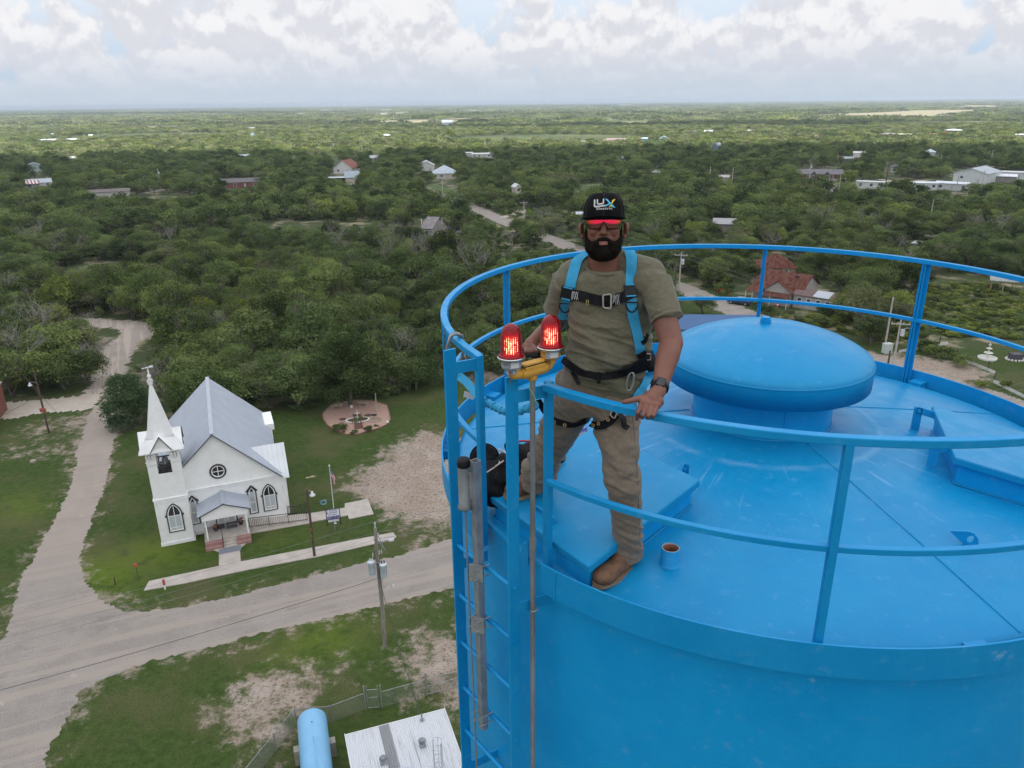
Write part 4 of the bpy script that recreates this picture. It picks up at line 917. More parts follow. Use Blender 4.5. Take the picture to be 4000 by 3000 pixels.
for k, (x, lab) in enumerate(((0, 'sagging wire from the dark lamp pole toward the left edge'),)):
 wire('power_line', [L2B + Vector((0, 0, 5.0)), L2B + Vector((-14, -26, 4.6))], 0.02, WIRE, lab, 1.5)
# ================================================================== TREES
CLEAR += [  # visible stretches of road, lawns and yards
 [(0,1566),(200,1555),(424,1522),(440,1640),(520,1690),(700,1640),(1070,1595),(1250,1590),(1550,1535),(1720,1500),(2150,1430),(2650,1560),(2650,3200),(-3000,3200),(-2500,1600)],
 [(330, 1262), (480, 1262), (620, 1290), (625, 1345), (555, 1375), (470, 1330), (330, 1320)],
 [(1655,733),(1700,728),(1770,772),(1720,768)],[(1800,790),(1990,860),(2035,885),(1985,912),(1900,868)],[(2100,918),(2260,925),(2270,950),(2110,945)],
 [(2620,1085),(2720,1080),(2830,1190),(2990,1232),(3270,1225),(3320,1300),(3260,1330),(3500,1360),(4200,1500),(4200,2200),(3000,2100),(2600,1330)],
 [(3640,905),(3735,920),(3735,934),(3640,930)],[(3560,1140),(3640,1060),(3980,1080),(4200,1140),(4200,1330),(3900,1330),(3640,1320),(3580,1290)],
 [(3500, 1345), (3800, 1310), (4200, 1350), (4200, 1600), (3500, 1480)],
]
CLEAR += field_px[:6] + glade_px + [[(1010,866),(1150,860),(1300,862),(1520,860),(1500,884),(1250,888),(1020,900)],[(200,1040),(420,1015),(640,1000),(660,1018),(430,1040),(230,1062)],[(2270,915),(2290,900),(2270,890),(2200,905)],[(3440,690),(3640,700),(3640,712),(3440,705)],[(2570,905),(2680,900),(2690,915),(2580,920)]]
cpx = [(np.array(P), (min(p[0] for p in P), max(p[0] for p in P), min(p[1] for p in P), max(p[1] for p in P))) for P in CLEAR]
def in_clear(x, y):
 for P, (a, b, c, d) in cpx:
  if a <= x <= b and c <= y <= d and inpoly(x, y, P): return True
 return False
ROADS = [(st2,3.5),([(-58,100),(-62.5,112),(-66,121),(-66.5,129),(-70,135),(-80,138)],4.0),([(-45,60),(-49,84),(-57,100)],6.5),([(-90,96),(-57,98)],4.5),
   ([(-60, 35), (90, 98)], 9)]
def near_road(x, y):
 for L, w in ROADS:
  for a, b in zip(L[:-1], L[1:]):
   vx, vy = b[0] - a[0], b[1] - a[1]; L2 = vx * vx + vy * vy
   f = max(0, min(1, ((x - a[0]) * vx + (y - a[1]) * vy) / L2))
   if (x - a[0] - f * vx) ** 2 + (y - a[1] - f * vy) ** 2 < w * w: return True
 return False
TANKSIL = [(1705, 1210), (1740, 1160), (2000, 1030), (2400, 965), (3000, 970), (4100, 1100), (4100, 3100), (1780, 3100)]
def leafmat(name, a, b_, c):
 m = bpy.data.materials.new(name); m.use_nodes = True; MATS[name] = m
 t = NT(m.node_tree); t.n.remove(t.n['Principled BSDF']); out = t.n['Material Output']
 tone = t.attr('tone').outputs['Fac']; oi = t.n.new('ShaderNodeObjectInfo').outputs['Random']
 col = t.mix(t.ramp(tone, 0.1, 0.9), a, b_)
 col = t.mix(t.math('MULTIPLY', t.ramp(oi, 0.25, 1.0), 0.65), col, c)
 hs = t.n.new('ShaderNodeHueSaturation'); t.l.new(col, hs.inputs['Color'])
 t.l.new(t.ramp(oi, 0, 1, 0.72, 1.55, False), hs.inputs['Value'])
 pos = t.n.new('ShaderNodeNewGeometry').outputs['Position']
 col = t.mix(t.math('MULTIPLY', t.ramp(t.noise(pos, 0.02, 3), 0.42, 0.62), 0.5), hs.outputs[0], t.vmath('MULTIPLY', hs.outputs[0], (1.22, 1.12, 0.95)))
 d = t.n.new('ShaderNodeBsdfDiffuse'); tr = t.n.new('ShaderNodeBsdfTranslucent'); mx = t.n.new('ShaderNodeMixShader'); mx.inputs[0].default_value = 0.28
 t.l.new(col, d.inputs['Color']); t.l.new(t.vmath('MULTIPLY', col, (1.1, 1.25, 0.7)), tr.inputs['Color'])
 t.l.new(d.outputs[0], mx.inputs[1]); t.l.new(tr.outputs[0], mx.inputs[2]); t.l.new(mx.outputs[0], out.inputs['Surface'])
 return m
LM = {'green': leafmat('mesquite_leaves', (0.046, 0.074, 0.024), (0.190, 0.238, 0.092), (0.138, 0.172, 0.068)),
  'dark': leafmat('dark_leaves', (0.033, 0.057, 0.021), (0.130, 0.172, 0.064), (0.096, 0.128, 0.050)),
  'olive': leafmat('olive_leaves', (0.070, 0.084, 0.040), (0.180, 0.200, 0.105), (0.150, 0.160, 0.090)),
  'bright': leafmat('bright_leaves', (0.075, 0.108, 0.022), (0.210, 0.250, 0.070), (0.170, 0.200, 0.060)),
  'scrub': leafmat('sunlit_scrub_leaves', (0.095, 0.115, 0.055), (0.230, 0.255, 0.135), (0.20, 0.21, 0.11)),  # far foliage coloured paler to stand in for sunlight on the plain
  'cedar': leafmat('cedar_leaves', (0.028, 0.054, 0.026), (0.085, 0.125, 0.058), (0.060, 0.092, 0.044))}
BARK = mat('grey_bark', (0.17, 0.145, 0.12), (0.095, 0.08, 0.066), scale=3, rough=0.95, bump=0.4, bscale=12)
BARKP = mat('bleached_limbs', (0.33, 0.305, 0.27), (0.22, 0.20, 0.175), scale=3, rough=0.95)
def crown_mesh(name, seed, Rr, Hh, zb, nl, per, ls, m, lob=(0.26, 0.42), flat=0.75, cl=0.38):
 g = np.random.default_rng(seed); V = []; T = []
 ang = g.uniform(0, 2 * np.pi, nl); rad = Rr * np.sqrt(g.uniform(0.0, 1, nl)) * 0.80
 # an irregular plan outline
 k1, k2 = g.uniform(0, 6.28, 2); rad = rad * (1 + 0.22 * np.sin(2 * ang + k1) + 0.14 * np.sin(3 * ang + k2))
 top = zb + (Hh - zb) * np.sqrt(np.clip(1 - (rad / (Rr * 1.08)) ** 2, 0.02, 1))
 cz = zb + (top - zb) * g.uniform(cl, 0.95, nl)
 for i in range(nl):
  lr = Rr * g.uniform(*lob); n = int(per * (lr / (Rr * 0.34)) ** 2)
  dirs = g.normal(size=(n, 3)); dirs /= np.linalg.norm(dirs, axis=1)[:, None]
  dirs[:, 2] = np.where(g.uniform(size=n) < 0.62, np.abs(dirs[:, 2]), dirs[:, 2])
  rr = lr * (0.55 + 0.55 * g.uniform(size=n) ** 0.6)
  lump = 1 + 0.18 * np.sin(dirs[:, 0] * 5 + i) * np.sin(dirs[:, 1] * 5 + 2 * i) + 0.12 * np.sin(dirs[:, 2] * 7 + i)
  c = np.array([rad[i] * np.cos(ang[i]), rad[i] * np.sin(ang[i]), min(cz[i], Hh - lr * flat)])
  p = c + dirs * (rr * lump)[:, None] * np.array([1, 1, flat])
  keep = p[:, 2] > 0.12; p = p[keep]; dd = dirs[keep]; n = len(p)
  nrm = dd + g.normal(size=(n, 3)) * 0.65; nrm[:, 2] += 0.25; nrm /= np.linalg.norm(nrm, axis=1)[:, None]
  aux = g.normal(size=(n, 3)); x = np.cross(nrm, aux); x /= np.linalg.norm(x, axis=1)[:, None]; y = np.cross(nrm, x)
  s = ls * g.uniform(0.5, 1.35, n)[:, None]; w = s * g.uniform(0.35, 0.65, n)[:, None]
  q = np.stack([p - x * s, p - y * w + nrm * s * 0.15, p + x * s, p + y * w + nrm * s * 0.15], 1)
  V.append(q.reshape(-1, 3)); T.append(np.repeat(np.clip(0.5 + g.normal() * 0.22 + g.normal(size=n) * 0.2, 0, 1), 1))
 V = np.concatenate(V); T = np.concatenate(T)
 me = bpy.data.meshes.new(name); np_mesh(me, V, np.arange(len(V)).reshape(-1, 4))
 a = me.attributes.new('tone', 'FLOAT', 'FACE'); a.data.foreach_set('value', T.astype(np.float32)); me.materials.append(m)
 return me
def limbs(mb, rnd, p, d, L, r, depth, spread=0.75, up=0.25, n=5):
 pts = [p]; q = Vector(p); dd = Vector(d).normalized(); rr = [r]
 for i in range(3):
  dd = (dd + Vector((rnd.uniform(-1, 1), rnd.uniform(-1, 1), rnd.uniform(-0.6, 1) * up)) * 0.28).normalized()
  q = q + dd * L / 3; pts.append(q.copy()); rr.append(r * (1 - 0.14 * (i + 1)))
 mb.tube(pts, rr, n if r > 0.04 else 4, caps=False)
 if depth <= 0: return
 for k in range(2 if rnd.random() < 0.6 else 3):
  nd = (dd + Vector((rnd.uniform(-1, 1), rnd.uniform(-1, 1), rnd.uniform(-0.35, 0.8))) * spread).normalized()
  limbs(mb, rnd, q, nd, L * rnd.uniform(0.62, 0.86), r * 0.58, depth - 1, spread, up, n)
def trunk_mesh(name, seed, h, r, depth, m, lean=0.4, stems=1, L=None):
 rnd = random.Random(seed); mb = MB()
 for s in range(stems):
  d = Vector((rnd.uniform(-lean, lean), rnd.uniform(-lean, lean), 1))
  limbs(mb, rnd, Vector((rnd.uniform(-0.1, 0.1), rnd.uniform(-0.1, 0.1), -0.1)), d, L or h * 0.42, r, depth, 0.9)
 me = bpy.data.meshes.new(name); me.from_pydata(mb.v, [], mb.f); me.polygons.foreach_set('use_smooth', [True] * len(mb.f)); me.materials.append(m); return me
KIND = []   # near variants: (crown, trunk, label stem, unit radius)
specs = [('green',3.3,5.2,0.9,26,190,0.15,'mid-green mesquite tree'),('green',3.6,4.8,0.8,28,170,0.15,'wide mid-green mesquite tree'),('dark',3.0,5.6,0.7,24,210,0.15,'dark green bushy tree'),
   ('dark',3.5,5.0,0.5,28,190,0.15,'broad dark green tree'),('olive',3.2,5.0,1.0,20,130,0.145,'thin olive-grey tree'),('green',2.8,4.4,0.4,20,190,0.145,'low mid-green thorn tree'),
   ('bright', 3.0, 4.6, 0.7, 22, 160, 0.15, 'yellow-green mesquite tree'), ('olive', 3.4, 4.6, 1.0, 12, 120, 0.14, 'half-bare grey tree with open branches')]
for i, (mk, r_, h_, zb, nl, per, ls, lab) in enumerate(specs):
 cm = crown_mesh('crown', 100 + i, r_, h_, zb, nl, per, ls, LM[mk], lob=(0.24, 0.40) if i != 7 else (0.16, 0.28))
 tm = trunk_mesh('trunk', 200 + i, h_ * (1.0 if i != 7 else 1.25), 0.15 if i != 7 else 0.17, 3 if i != 7 else 5, BARK if i != 7 else BARKP, 0.5, 2)
 KIND.append((cm, tm, lab, r_))
def tree(name, loc, cm, tm, label, group=None, s=(1, 1, 1), rz=0.0, cat='tree'):
 rt = thing(name, label, cat, loc, rz, group); rt.scale = s
 addobj('crown', cm, rt); addobj('trunk', tm, rt); return rt
# --- trees of their own
CED = crown_mesh('crown', 31, 3.2, 7.0, 0.0, 70, 330, 0.13, LM['cedar'], (0.20, 0.36), 0.9, 0.05)
TR3 = trunk_mesh('trunk', 31, 6, 0.22, 1, BARK, 0.05)
def own(px,py,sc_,cm,tm,label,name='tree',rz=0.0,z=1.0): P = N(px,py); FOOT.append((P.x,P.y,3.2 * sc_)); return tree(name,P,cm,tm,label,s=(sc_,sc_,sc_ * z),rz=rz)
own(*P5(205, 455), 1.0, CED, TR3, 'dense blue-green cedar beside the steeple and the gravel side road', 'cedar_tree')
OAK = crown_mesh('crown', 32, 6.3, 9.4, 1.2, 60, 560, 0.14, LM['dark'], (0.18, 0.30), 0.85, 0.12)
own(*P6(527, 118), 1.0, OAK, trunk_mesh('trunk', 33, 7, 0.3, 4, BARK), 'large rounded dark oak shading the pink gravel garden', 'oak_tree')
own(2745, 1228, 0.72, KIND[0][0], KIND[0][1], 'small rounded tree alone on the verge by the bend of the street', 'street_tree')
DEADM = [trunk_mesh('limbs', 300 + i, 6, 0.2, 6, BARKP, 0.7, 2, 2.0) for i in range(3)]
def dead(px, py, s, lab, i, rz=0.0):
 P = N(px,py); rt = tag(addobj('dead_tree',DEADM[i % 3]),lab,'dead tree'); rt.location = P; rt.scale = (s * .85,s * .85,s * .62); rt.rotation_euler = (0,0,rz); FOOT.append((P.x,P.y,1.2)); return rt
dead(650, 1545, 1.35, 'bare grey branches reaching out behind the church steeple', 0, 0.5)
dead(120,1330,1.6,'leaning bare-limbed tree at the left edge above the pale track',1); dead(300,1300,1.0,'bare twisted tree just left of the gravel track bend',2,1.2)
dead(330, 1480, 1.3, 'dead grey branches over the white driveway', 0, 2.2); dead(1060, 1290, 1.3, 'pale bare branches in the thicket above the church roof', 1, 0.4)
dead(1150,1230,1.1,'smaller bare tree in the thicket above the church roof',2,3.0); dead(2000,900 + 60,1.0,'grey bare branches beside the street left of the man',0,4)
dead(2640,965,1.0,'pale leafless tree right of the man\'s ear',1,1); dead(3120,1040,.8,'leafless tree beside the rusty hipped roof',2,2); dead(1935,1290,1.3,'bleached bare tree behind the left railing post',1,2.5)
dead(2200,905,0.9,'thin leafless tree above the lamp arm pole at the left of the cap',0,5); dead(3000,905,1.2,'grey leafless thicket tree beneath the railing at right',2,.3)
dead(855,1330,1.2,'bare crooked tree in the middle of the thicket',0,1.9); own(2925,1105,.8,KIND[2][0],KIND[2][1],'dark tree screening the left end of the old store'); own(3118,1108,.85,KIND[3][0],KIND[3][1],'dark tree standing between the two rusty-roofed buildings'); own(3290,1150,1.0,KIND[0][0],KIND[0][1],'mid-green tree at the back right corner of the old store')
for i,(px_,py_,k_,s_) in enumerate([(50,1545,2,1.2),(150,1538,0,1.3),(255,1520,3,1.1),(350,1500,1,1.0),(110,1480,7,1.3),(20,1465,3,1.4),(220,1450,0,1.4),(300,1410,4,1.2),(60,1390,1,1.5),(170,1380,7,1.4)]):
 P = N(px_,py_); FOOT.append((P.x,P.y,1.0)); tree('tree',P,KIND[k_][0],KIND[k_][1],KIND[k_][2] + ' just above the white driveway at the left edge','trees above the white driveway',(s_,s_,s_),0.7 * i)
# a shrub with red leaves by the red car, and low bushes
def bush(px, py, s, mk, label, name='bush', seed=0, hh=1.0):
 P = N(px,py); cm = crown_mesh('bush',400 + seed,1.0,1.1 * hh,0.05,10,110,0.09,LM[mk],(0.3,0.45)); o = addobj(name,cm); o.location = P; o.scale = (s,s,s); return tag(o,label,'bush')
# --- the brush
cands = []
def place(ymin, ymax, sp, jit=0.42, drop=0.10):
 y = ymin
 while y < ymax:
  hw = (y * 0.80 + 14); nxs = int(2 * hw / sp)
  for i in range(nxs + 1):
   x = -hw + i * sp + random.uniform(-jit, jit) * sp; yy_ = y + random.uniform(-jit, jit) * sp
   if random.random() < drop: continue
   yield x, yy_
  y += sp
def gap(x, y, s=0.03): return math.sin(x * s + 1.3) + math.sin(y * s * 1.3 + x * s * 0.5) + math.sin((x - y) * s * 0.7 + 2.1)
NEAR, MID, FAR = [], [], []
def ok(x, y, h=3.2):
 if near_road(x, y): return False
 for fx, fy, fr in FOOT:
  if (x - fx) ** 2 + (y - fy) ** 2 < (fr + 1.6) ** 2: return False
 for z in (0.2, h * 0.5, h, h * 1.5):
  if in_clear(*proj((x, y, z))): return False
 return True
for x, y in place(62, 240, 4.3):
 if gap(x, y, 0.055) > 1.95 or not ok(x, y): continue
 NEAR.append((x, y))
for x, y in place(240, 620, 5.6):
 if gap(x, y, 0.04) > 2.0 or not ok(x, y): continue
 MID.append((x, y))
for x, y in place(620, 1500, 9.0, 0.5, 0.06):
 px_, py_ = proj((x, y, 2))
 if in_clear(px_, py_) or in_patch(x, y, 4) or (gap(x, y, 0.012) > 1.5): continue
 FAR.append((x, y))
vis = []; rest = []
for x, y in NEAR:
 px_, py_ = proj((x, y, 2.5)); inside = -60 < px_ < 4060 and py_ < 3050 and not inpoly(px_, py_ + 10, TANKSIL)
 (vis if inside else rest).append((math.hypot(x, y), x, y, px_, py_))
# right-hand side trees are seen through the railings
for q in list(rest):
 _, x, y, px_, py_ = q
 if 2650 < px_ < 4060 and 980 < py_ < 1340: rest.remove(q); vis.append(q)
vis.sort(); chosen = vis[:262]; rest += vis[262:]
def zone(px_, py_):
 if px_ > 2600: return 'in the thicket seen through the right railing'
 if px_ > 1900: return 'in the thicket behind the man'
 if px_ < 640 and py_ > 1200: return 'in the brush around the gravel track at left'
 if py_ > 1330: return 'at the forest edge just behind the church and garden'
 if px_ < 900: return 'in the wide thicket at the left of the photo'
 return 'in the wide thicket between the church and the street'
for i, (d_, x, y, px_, py_) in enumerate(chosen):
 k = random.choices(range(8), [25, 17, 20, 14, 9, 10, 5, 2])[0]
 if py_ > 1300 and k == 6: k = 3
 cm, tm, lab, r_ = KIND[k]; s = random.choice((random.uniform(0.75, 1.15), random.uniform(0.9, 1.55)))
 z_ = zone(px_, py_)
 tree('tree', (x, y, 0), cm, tm, lab + ' ' + z_, 'trees ' + z_, (s, s * random.uniform(0.85, 1.1), s * random.uniform(0.7, 1.3)), random.uniform(0, 6.28))
# --- everything further off: instanced, one object per mass
def src(cm, tm=None, s=1.0):
 """one mesh holding a crown and its trunk, never linked to the scene itself"""
 bm = bmesh.new(); bm.from_mesh(cm)
 me = bpy.data.meshes.new('tree_form')
 lay = bm.faces.layers.float.get('tone')
 if tm:
  n0 = len(bm.faces); bm.from_mesh(tm); bm.faces.ensure_lookup_table()
  for f in bm.faces[n0:]: f.material_index = 1
 bm.to_mesh(me); bm.free(); me.materials.append(cm.materials[0])
 if tm: me.materials.append(tm.materials[0])
 return bpy.data.objects.new('tree_form', me)
def collection(objs, name):
 c = bpy.data.collections.new(name)
 for i, o in enumerate(objs): o.name = '%s_%02d' % (name, i); c.objects.link(o)
 return c
near_c = collection([src(KIND[i][0], KIND[i][1]) for i in (0, 1, 2, 3, 4, 5, 6, 7, 0, 2)], 'near_forms')
midf = []
for i,(mk,r_,h_) in enumerate([('green',3.3,5.4),('green',3.8,5.0),('dark',3.4,6.2),('dark',4.2,6.6),('olive',3.2,5.0),('bright',3.2,5.0),('green',4.6,6.8),('olive',3.6,4.6)]):
 cm = crown_mesh('crown', 500 + i, r_, h_, 0.5, 18, 60, 0.28, LM[mk]); midf.append(src(cm, trunk_mesh('trunk', 520 + i, h_, 0.16, 2, BARK, 0.4, 2)))
mid_c = collection(midf, 'mid_forms')
farf = []
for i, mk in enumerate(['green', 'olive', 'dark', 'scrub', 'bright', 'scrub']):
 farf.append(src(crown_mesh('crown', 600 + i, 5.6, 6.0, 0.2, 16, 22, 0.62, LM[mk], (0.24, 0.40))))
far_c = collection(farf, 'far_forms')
plainf = []
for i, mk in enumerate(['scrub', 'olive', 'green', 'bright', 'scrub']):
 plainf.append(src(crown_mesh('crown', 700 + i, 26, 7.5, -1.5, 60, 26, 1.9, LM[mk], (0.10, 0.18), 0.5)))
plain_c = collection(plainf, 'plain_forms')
def scatter(name, pts, scales, zs, idx, coll, label=None):
 n = len(pts); me = bpy.data.meshes.new(name)
 co = np.array([(p[0], p[1], 0.0) for p in pts], np.float32); me.vertices.add(n); me.vertices.foreach_set('co', co.ravel())
 for nm, arr in (('scl', scales), ('sz', zs), ('rot', RNG.uniform(0, 6.28, n))):
  a = me.attributes.new(nm, 'FLOAT', 'POINT'); a.data.foreach_set('value', np.array(arr, np.float32))
 a = me.attributes.new('pick', 'INT', 'POINT'); a.data.foreach_set('value', np.array(idx, np.int32))
 o = addobj(name, me); o['kind'] = 'stuff'
 if label: o['label'] = label
 ng = bpy.data.node_groups.new(name,'GeometryNodeTree'); ng.interface.new_socket('Geometry',in_out='INPUT',socket_type='NodeSocketGeometry'); ng.interface.new_socket('Geometry',in_out='OUTPUT',socket_type='NodeSocketGeometry')
 gi = ng.nodes.new('NodeGroupInput'); go = ng.nodes.new('NodeGroupOutput'); ip = ng.nodes.new('GeometryNodeInstanceOnPoints'); ci = ng.nodes.new('GeometryNodeCollectionInfo')
 ci.inputs['Collection'].default_value = coll; ci.inputs['Separate Children'].default_value = True; ci.inputs['Reset Children'].default_value = True
 def na(nm, ty='FLOAT'):
  q = ng.nodes.new('GeometryNodeInputNamedAttribute'); q.data_type = ty; q.inputs['Name'].default_value = nm; return q.outputs['Attribute']
 cx = ng.nodes.new('ShaderNodeCombineXYZ'); ng.links.new(na('scl'), cx.inputs[0]); ng.links.new(na('scl'), cx.inputs[1]); ng.links.new(na('sz'), cx.inputs[2])
 cr_ = ng.nodes.new('ShaderNodeCombineXYZ'); ng.links.new(na('rot'), cr_.inputs[2])
 e2r = ng.nodes.new('FunctionNodeEulerToRotation'); ng.links.new(cr_.outputs[0], e2r.inputs[0])
 L_ = ng.links.new; L_(gi.outputs[0], ip.inputs['Points']); L_(ci.outputs[0], ip.inputs['Instance']); ip.inputs['Pick Instance'].default_value = True
 L_(na('pick', 'INT'), ip.inputs['Instance Index']); L_(e2r.outputs[0], ip.inputs['Rotation']); L_(cx.outputs[0], ip.inputs['Scale']); L_(ip.outputs[0], go.inputs[0])
 md = o.modifiers.new('scatter', 'NODES'); md.node_group = ng
 return o
def rs(n, a, b): return RNG.uniform(a, b, n)
pts = [(q[1], q[2]) for q in rest]; n = len(pts)
scatter('woodland', pts, rs(n, .7, 1.3), rs(n, .65, 1.3), RNG.choice(10, n, p=[.2, .14, .17, .12, .07, .08, .03, .04, .08, .07]), near_c)
n = len(MID); base = rs(n, .75, 1.3)
yy_ = np.array([p[1] for p in MID]); xx_ = np.array([p[0] for p in MID])
pick = RNG.choice(8, n, p=[.22, .18, .16, .10, .11, .05, .10, .08]);
scatter('distant_woodland', MID, base, base * rs(n, .8, 1.1), pick, mid_c)
n = len(FAR); base = rs(n, .7, 1.25)
pick = RNG.choice(6, n, p=[.24, .2, .14, .2, .12, .10])
scatter('far_woodland', FAR, base, base * rs(n, .7, 1.0), pick, far_c)
PLN = []
for (a, b, s) in ((1500, 3000, 36), (3000, 6000, 70), (6000, 13000, 130)):
 for x, y in place(a, b, s, 0.5, 0.0):
  px_, py_ = proj((x, y, 0))
  e_ = 22 * s / 36 * 1500 / max(y, 1500) * 1.4
  if in_patch(x, y, 20 * s / 36) or any(in_clear(px_ + q, py_ + w) for q in (-e_, 0, e_) for w in (-1, -4)) or gap(x, y, 0.0022) > 2.1: continue
  PLN.append((x, y, s / 36))
n = len(PLN); sc2 = np.array([p[2] for p in PLN])
scatter('plain_woodland', PLN, sc2 * rs(n, .85, 1.25), rs(n, .5, 1.25), RNG.choice(5, n, p=[.3, .27, .12, .13, .18]), plain_c)
# dark shelter belts of trees on the plain
for nm,L,step,hh in (('tree_belt',[(1620,470),(1740,460),(1900,452),(1975,450)],6,1.5),('tree_belt',[(2000,455),(2180,452),(2350,458),(2440,445),(2560,452),(2700,460),(2990,450)],6,1.35),('tree_belt',[(2990,447),(3200,443),(3440,435)],6,1.3),
      ('tree_belt',[(470,487),(640,488),(790,486)],7,1.2),('tree_belt',[(2750,428),(2850,424)],8,1.0),('tree_belt',[(3680,405),(3850,404),(4080,403)],6,1.0)):
 q = []
 for a, b in zip(L[:-1], L[1:]):
  A = N(*a); B = N(*b); k = max(2, int((B - A).length / step))
  for i in range(k): p = A.lerp(B, i / k); q.append((p.x + random.uniform(-5, 5), p.y + random.uniform(-8, 22)))
 n = len(q); scatter(nm, q, rs(n, .9, 1.3), rs(n, 1.0, 1.5) * hh, RNG.choice([2, 2, 0], n), far_c)
# low brush filling the floor between the trees
lowf = [src(crown_mesh('crown', 800 + i, 1.3, 1.3, 0.0, 9, 60, 0.14, LM[mk], (0.3, 0.45))) for i, mk in enumerate(['green', 'dark', 'olive', 'bright'])]
low_c = collection(lowf, 'low_forms'); q = []
for x, y in place(62, 330, 3.1, 0.5, 0.25):
 if near_road(x, y): continue
 pa = proj((x, y, 0.4))
 if in_clear(*pa): continue
 if any((x - fx) ** 2 + (y - fy) ** 2 < fr * fr for fx, fy, fr in FOOT): continue
 q.append((x, y))
n = len(q); scatter('undergrowth', q, rs(n, .5, 1.4), rs(n, .5, 1.5), RNG.choice(4, n, p=[.4, .3, .2, .1]), low_c)
q = []
for x, y in [(random.uniform(40, 130), random.uniform(80, 160)) for _ in range(4200)]:
 pa = proj((x, y, 0.3))
 if inpoly(*pa,[(3560,1150),(3620,1060),(3900,1110),(4100,1180),(4200,1320),(3900,1320),(3620,1300),(3500,1340),(3300,1290),(3060,1240),(3300,1215),(3560,1230)]) and not near_road(x,y): q.append((x,y))
n = len(q); scatter('tall_weeds', q, rs(n, .5, 1.1), rs(n, .25, .75), RNG.choice(4, n, p=[.35, .05, .1, .5]), low_c)
# ================================================================== THE CHURCH
CH = N(*P5(410, 1283)); CH.z = 0
church = thing('church', 'white clapboard church with a pointed steeple, bell opening and black-trimmed windows', 'church', CH, R(21.8))
def clap(name, c, pitch=0.13, axis='Z', dep=0.35):
 m = bpy.data.materials.new(name); m.use_nodes = True; MATS[name] = m; t = NT(m.node_tree); b = t.n['Principled BSDF']
 v = t.n.new('ShaderNodeTexCoord').outputs['Object']; s = t.sep(v)['XYZ'.index(axis)]
 f = t.math('FRACT', t.math('DIVIDE', s, pitch)); gr = t.ramp(f, 0.0, 0.14, 0.0, 1.0, False)
 n = t.ramp(t.noise(v, 1.2, 5), 0.35, 0.7)
 col = t.mix(n, c, tuple(x * 0.93 for x in c)); col = t.mix(t.math('MULTIPLY', t.math('SUBTRACT', 1.0, gr), 0.28), col, tuple(x * 0.5 for x in c))
 t.l.new(col, b.inputs['Base Color']); b.inputs['Roughness'].default_value = 0.6
 bn = t.n.new('ShaderNodeBump'); bn.inputs['Strength'].default_value = dep; bn.inputs['Distance'].default_value = 0.03
 t.l.new(f, bn.inputs['Height']); t.l.new(bn.outputs[0], b.inputs['Normal']); return m
CLAP = clap('white_clapboard', (0.92, 0.915, 0.895)); WPAINT = mat('white_paint', (0.86, 0.86, 0.84), (0.78, 0.78, 0.76), scale=2, rough=0.55)
BTRIM = mat('black_trim', (0.028, 0.030, 0.036), rough=0.5)
def ribroof(name, c, c2, axis, pitch, lo=0.8):
 m = bpy.data.materials.new(name); m.use_nodes = True; t = NT(m.node_tree); b = t.n['Principled BSDF']
 v = t.n.new('ShaderNodeTexCoord').outputs['Object']; s = t.sep(v)['XYZ'.index(axis)]
 f = t.math('FRACT', t.math('DIVIDE', s, pitch)); g = t.ramp(f, lo, lo + 0.1, 0, 1, False)
 col = t.mix(t.ramp(t.noise(v, 0.7, 5), 0.35, 0.65), c, c2); col = t.mix(t.math('MULTIPLY', g, 0.35), col, tuple(x * 0.55 for x in c))
 t.l.new(col, b.inputs['Base Color']); b.inputs['Roughness'].default_value = 0.42; b.inputs['Metallic'].default_value = 0.1
 bn = t.n.new('ShaderNodeBump'); bn.inputs['Strength'].default_value = 0.4; bn.inputs['Distance'].default_value = 0.03
 t.l.new(g, bn.inputs['Height']); t.l.new(bn.outputs[0], b.inputs['Normal']); return m
CROOF = ribroof('church_metal_roof', (0.42, 0.455, 0.52), (0.38, 0.415, 0.48), 'Y', 0.22)
WROOF = ribroof('white_seam_roof', (0.72, 0.74, 0.75), (0.66, 0.68, 0.69), 'X', 0.45, 0.86)
XC, YF, ZE, ZR, YB = 5.65, 0.97, 4.75, 10.02, 17.3
SL = (ZR - ZE) / (11.15 - XC)
mb = MB()   # nave walls with pointed front and back
zt = ZR - 0.06
A = [(0.15, YF, 0), (11.25, YF, 0), (11.25, YF, 4.6), (XC, YF, ZR - 0.18), (0.15, YF, 4.6)]
B = [(x, YB - 0.3, z) for x, _, z in A]
mb.add(A + B, [(0, 1, 2, 3, 4), (9, 8, 7, 6, 5)] + [(i + 5, (i + 1) % 5 + 5, (i + 1) % 5, i) for i in (1, 4)])
mb.build('wall', CLAP, church)
mb = MB(); P = [(0.0, ZE - 0.12), (XC, ZR), (11.3, ZE - 0.12), (11.3, ZE - 0.24), (XC, ZR - 0.15), (0.0, ZE - 0.24)]
A = [(x, YF - 0.28, z) for x, z in P]; B = [(x, YB, z) for x, z in P]
mb.add(A + B, [(i, i + 6, (i + 1) % 6 + 6, (i + 1) % 6)[::-1] for i in range(6)] + [(5, 4, 1, 0), (4, 3, 2, 1), (6, 7, 10, 11), (7, 8, 9, 10)])
mb.bar((XC, YF - 0.28, ZR + 0.03), (XC, YB, ZR + 0.03), 0.36, 0.05)
rf = mb.build('roof', CROOF, church, recalc=True)
mb = MB()
for s in (-1, 1): mb.bar((XC + s * (5.66), YF - 0.31, ZE - 0.19), (XC, YF - 0.31, ZR - 0.05), 0.05, 0.2, up=(0, 1, 0))
mb.build('fascia', BTRIM, rf)
mb = MB(); mb.box((7.0,YF - 0.05,4.56),(8.4,0.09,0.26)); mb.box((7.0,YF - 0.08,4.72),(8.5,0.15,0.05)); mb.box((11.2,YF - 0.04,2.3),(0.18,0.08,4.3)); mb.box((7.05,YF - 0.04,0.16),(8.3,0.08,0.32)); mb.build('belt_board',WPAINT,church)
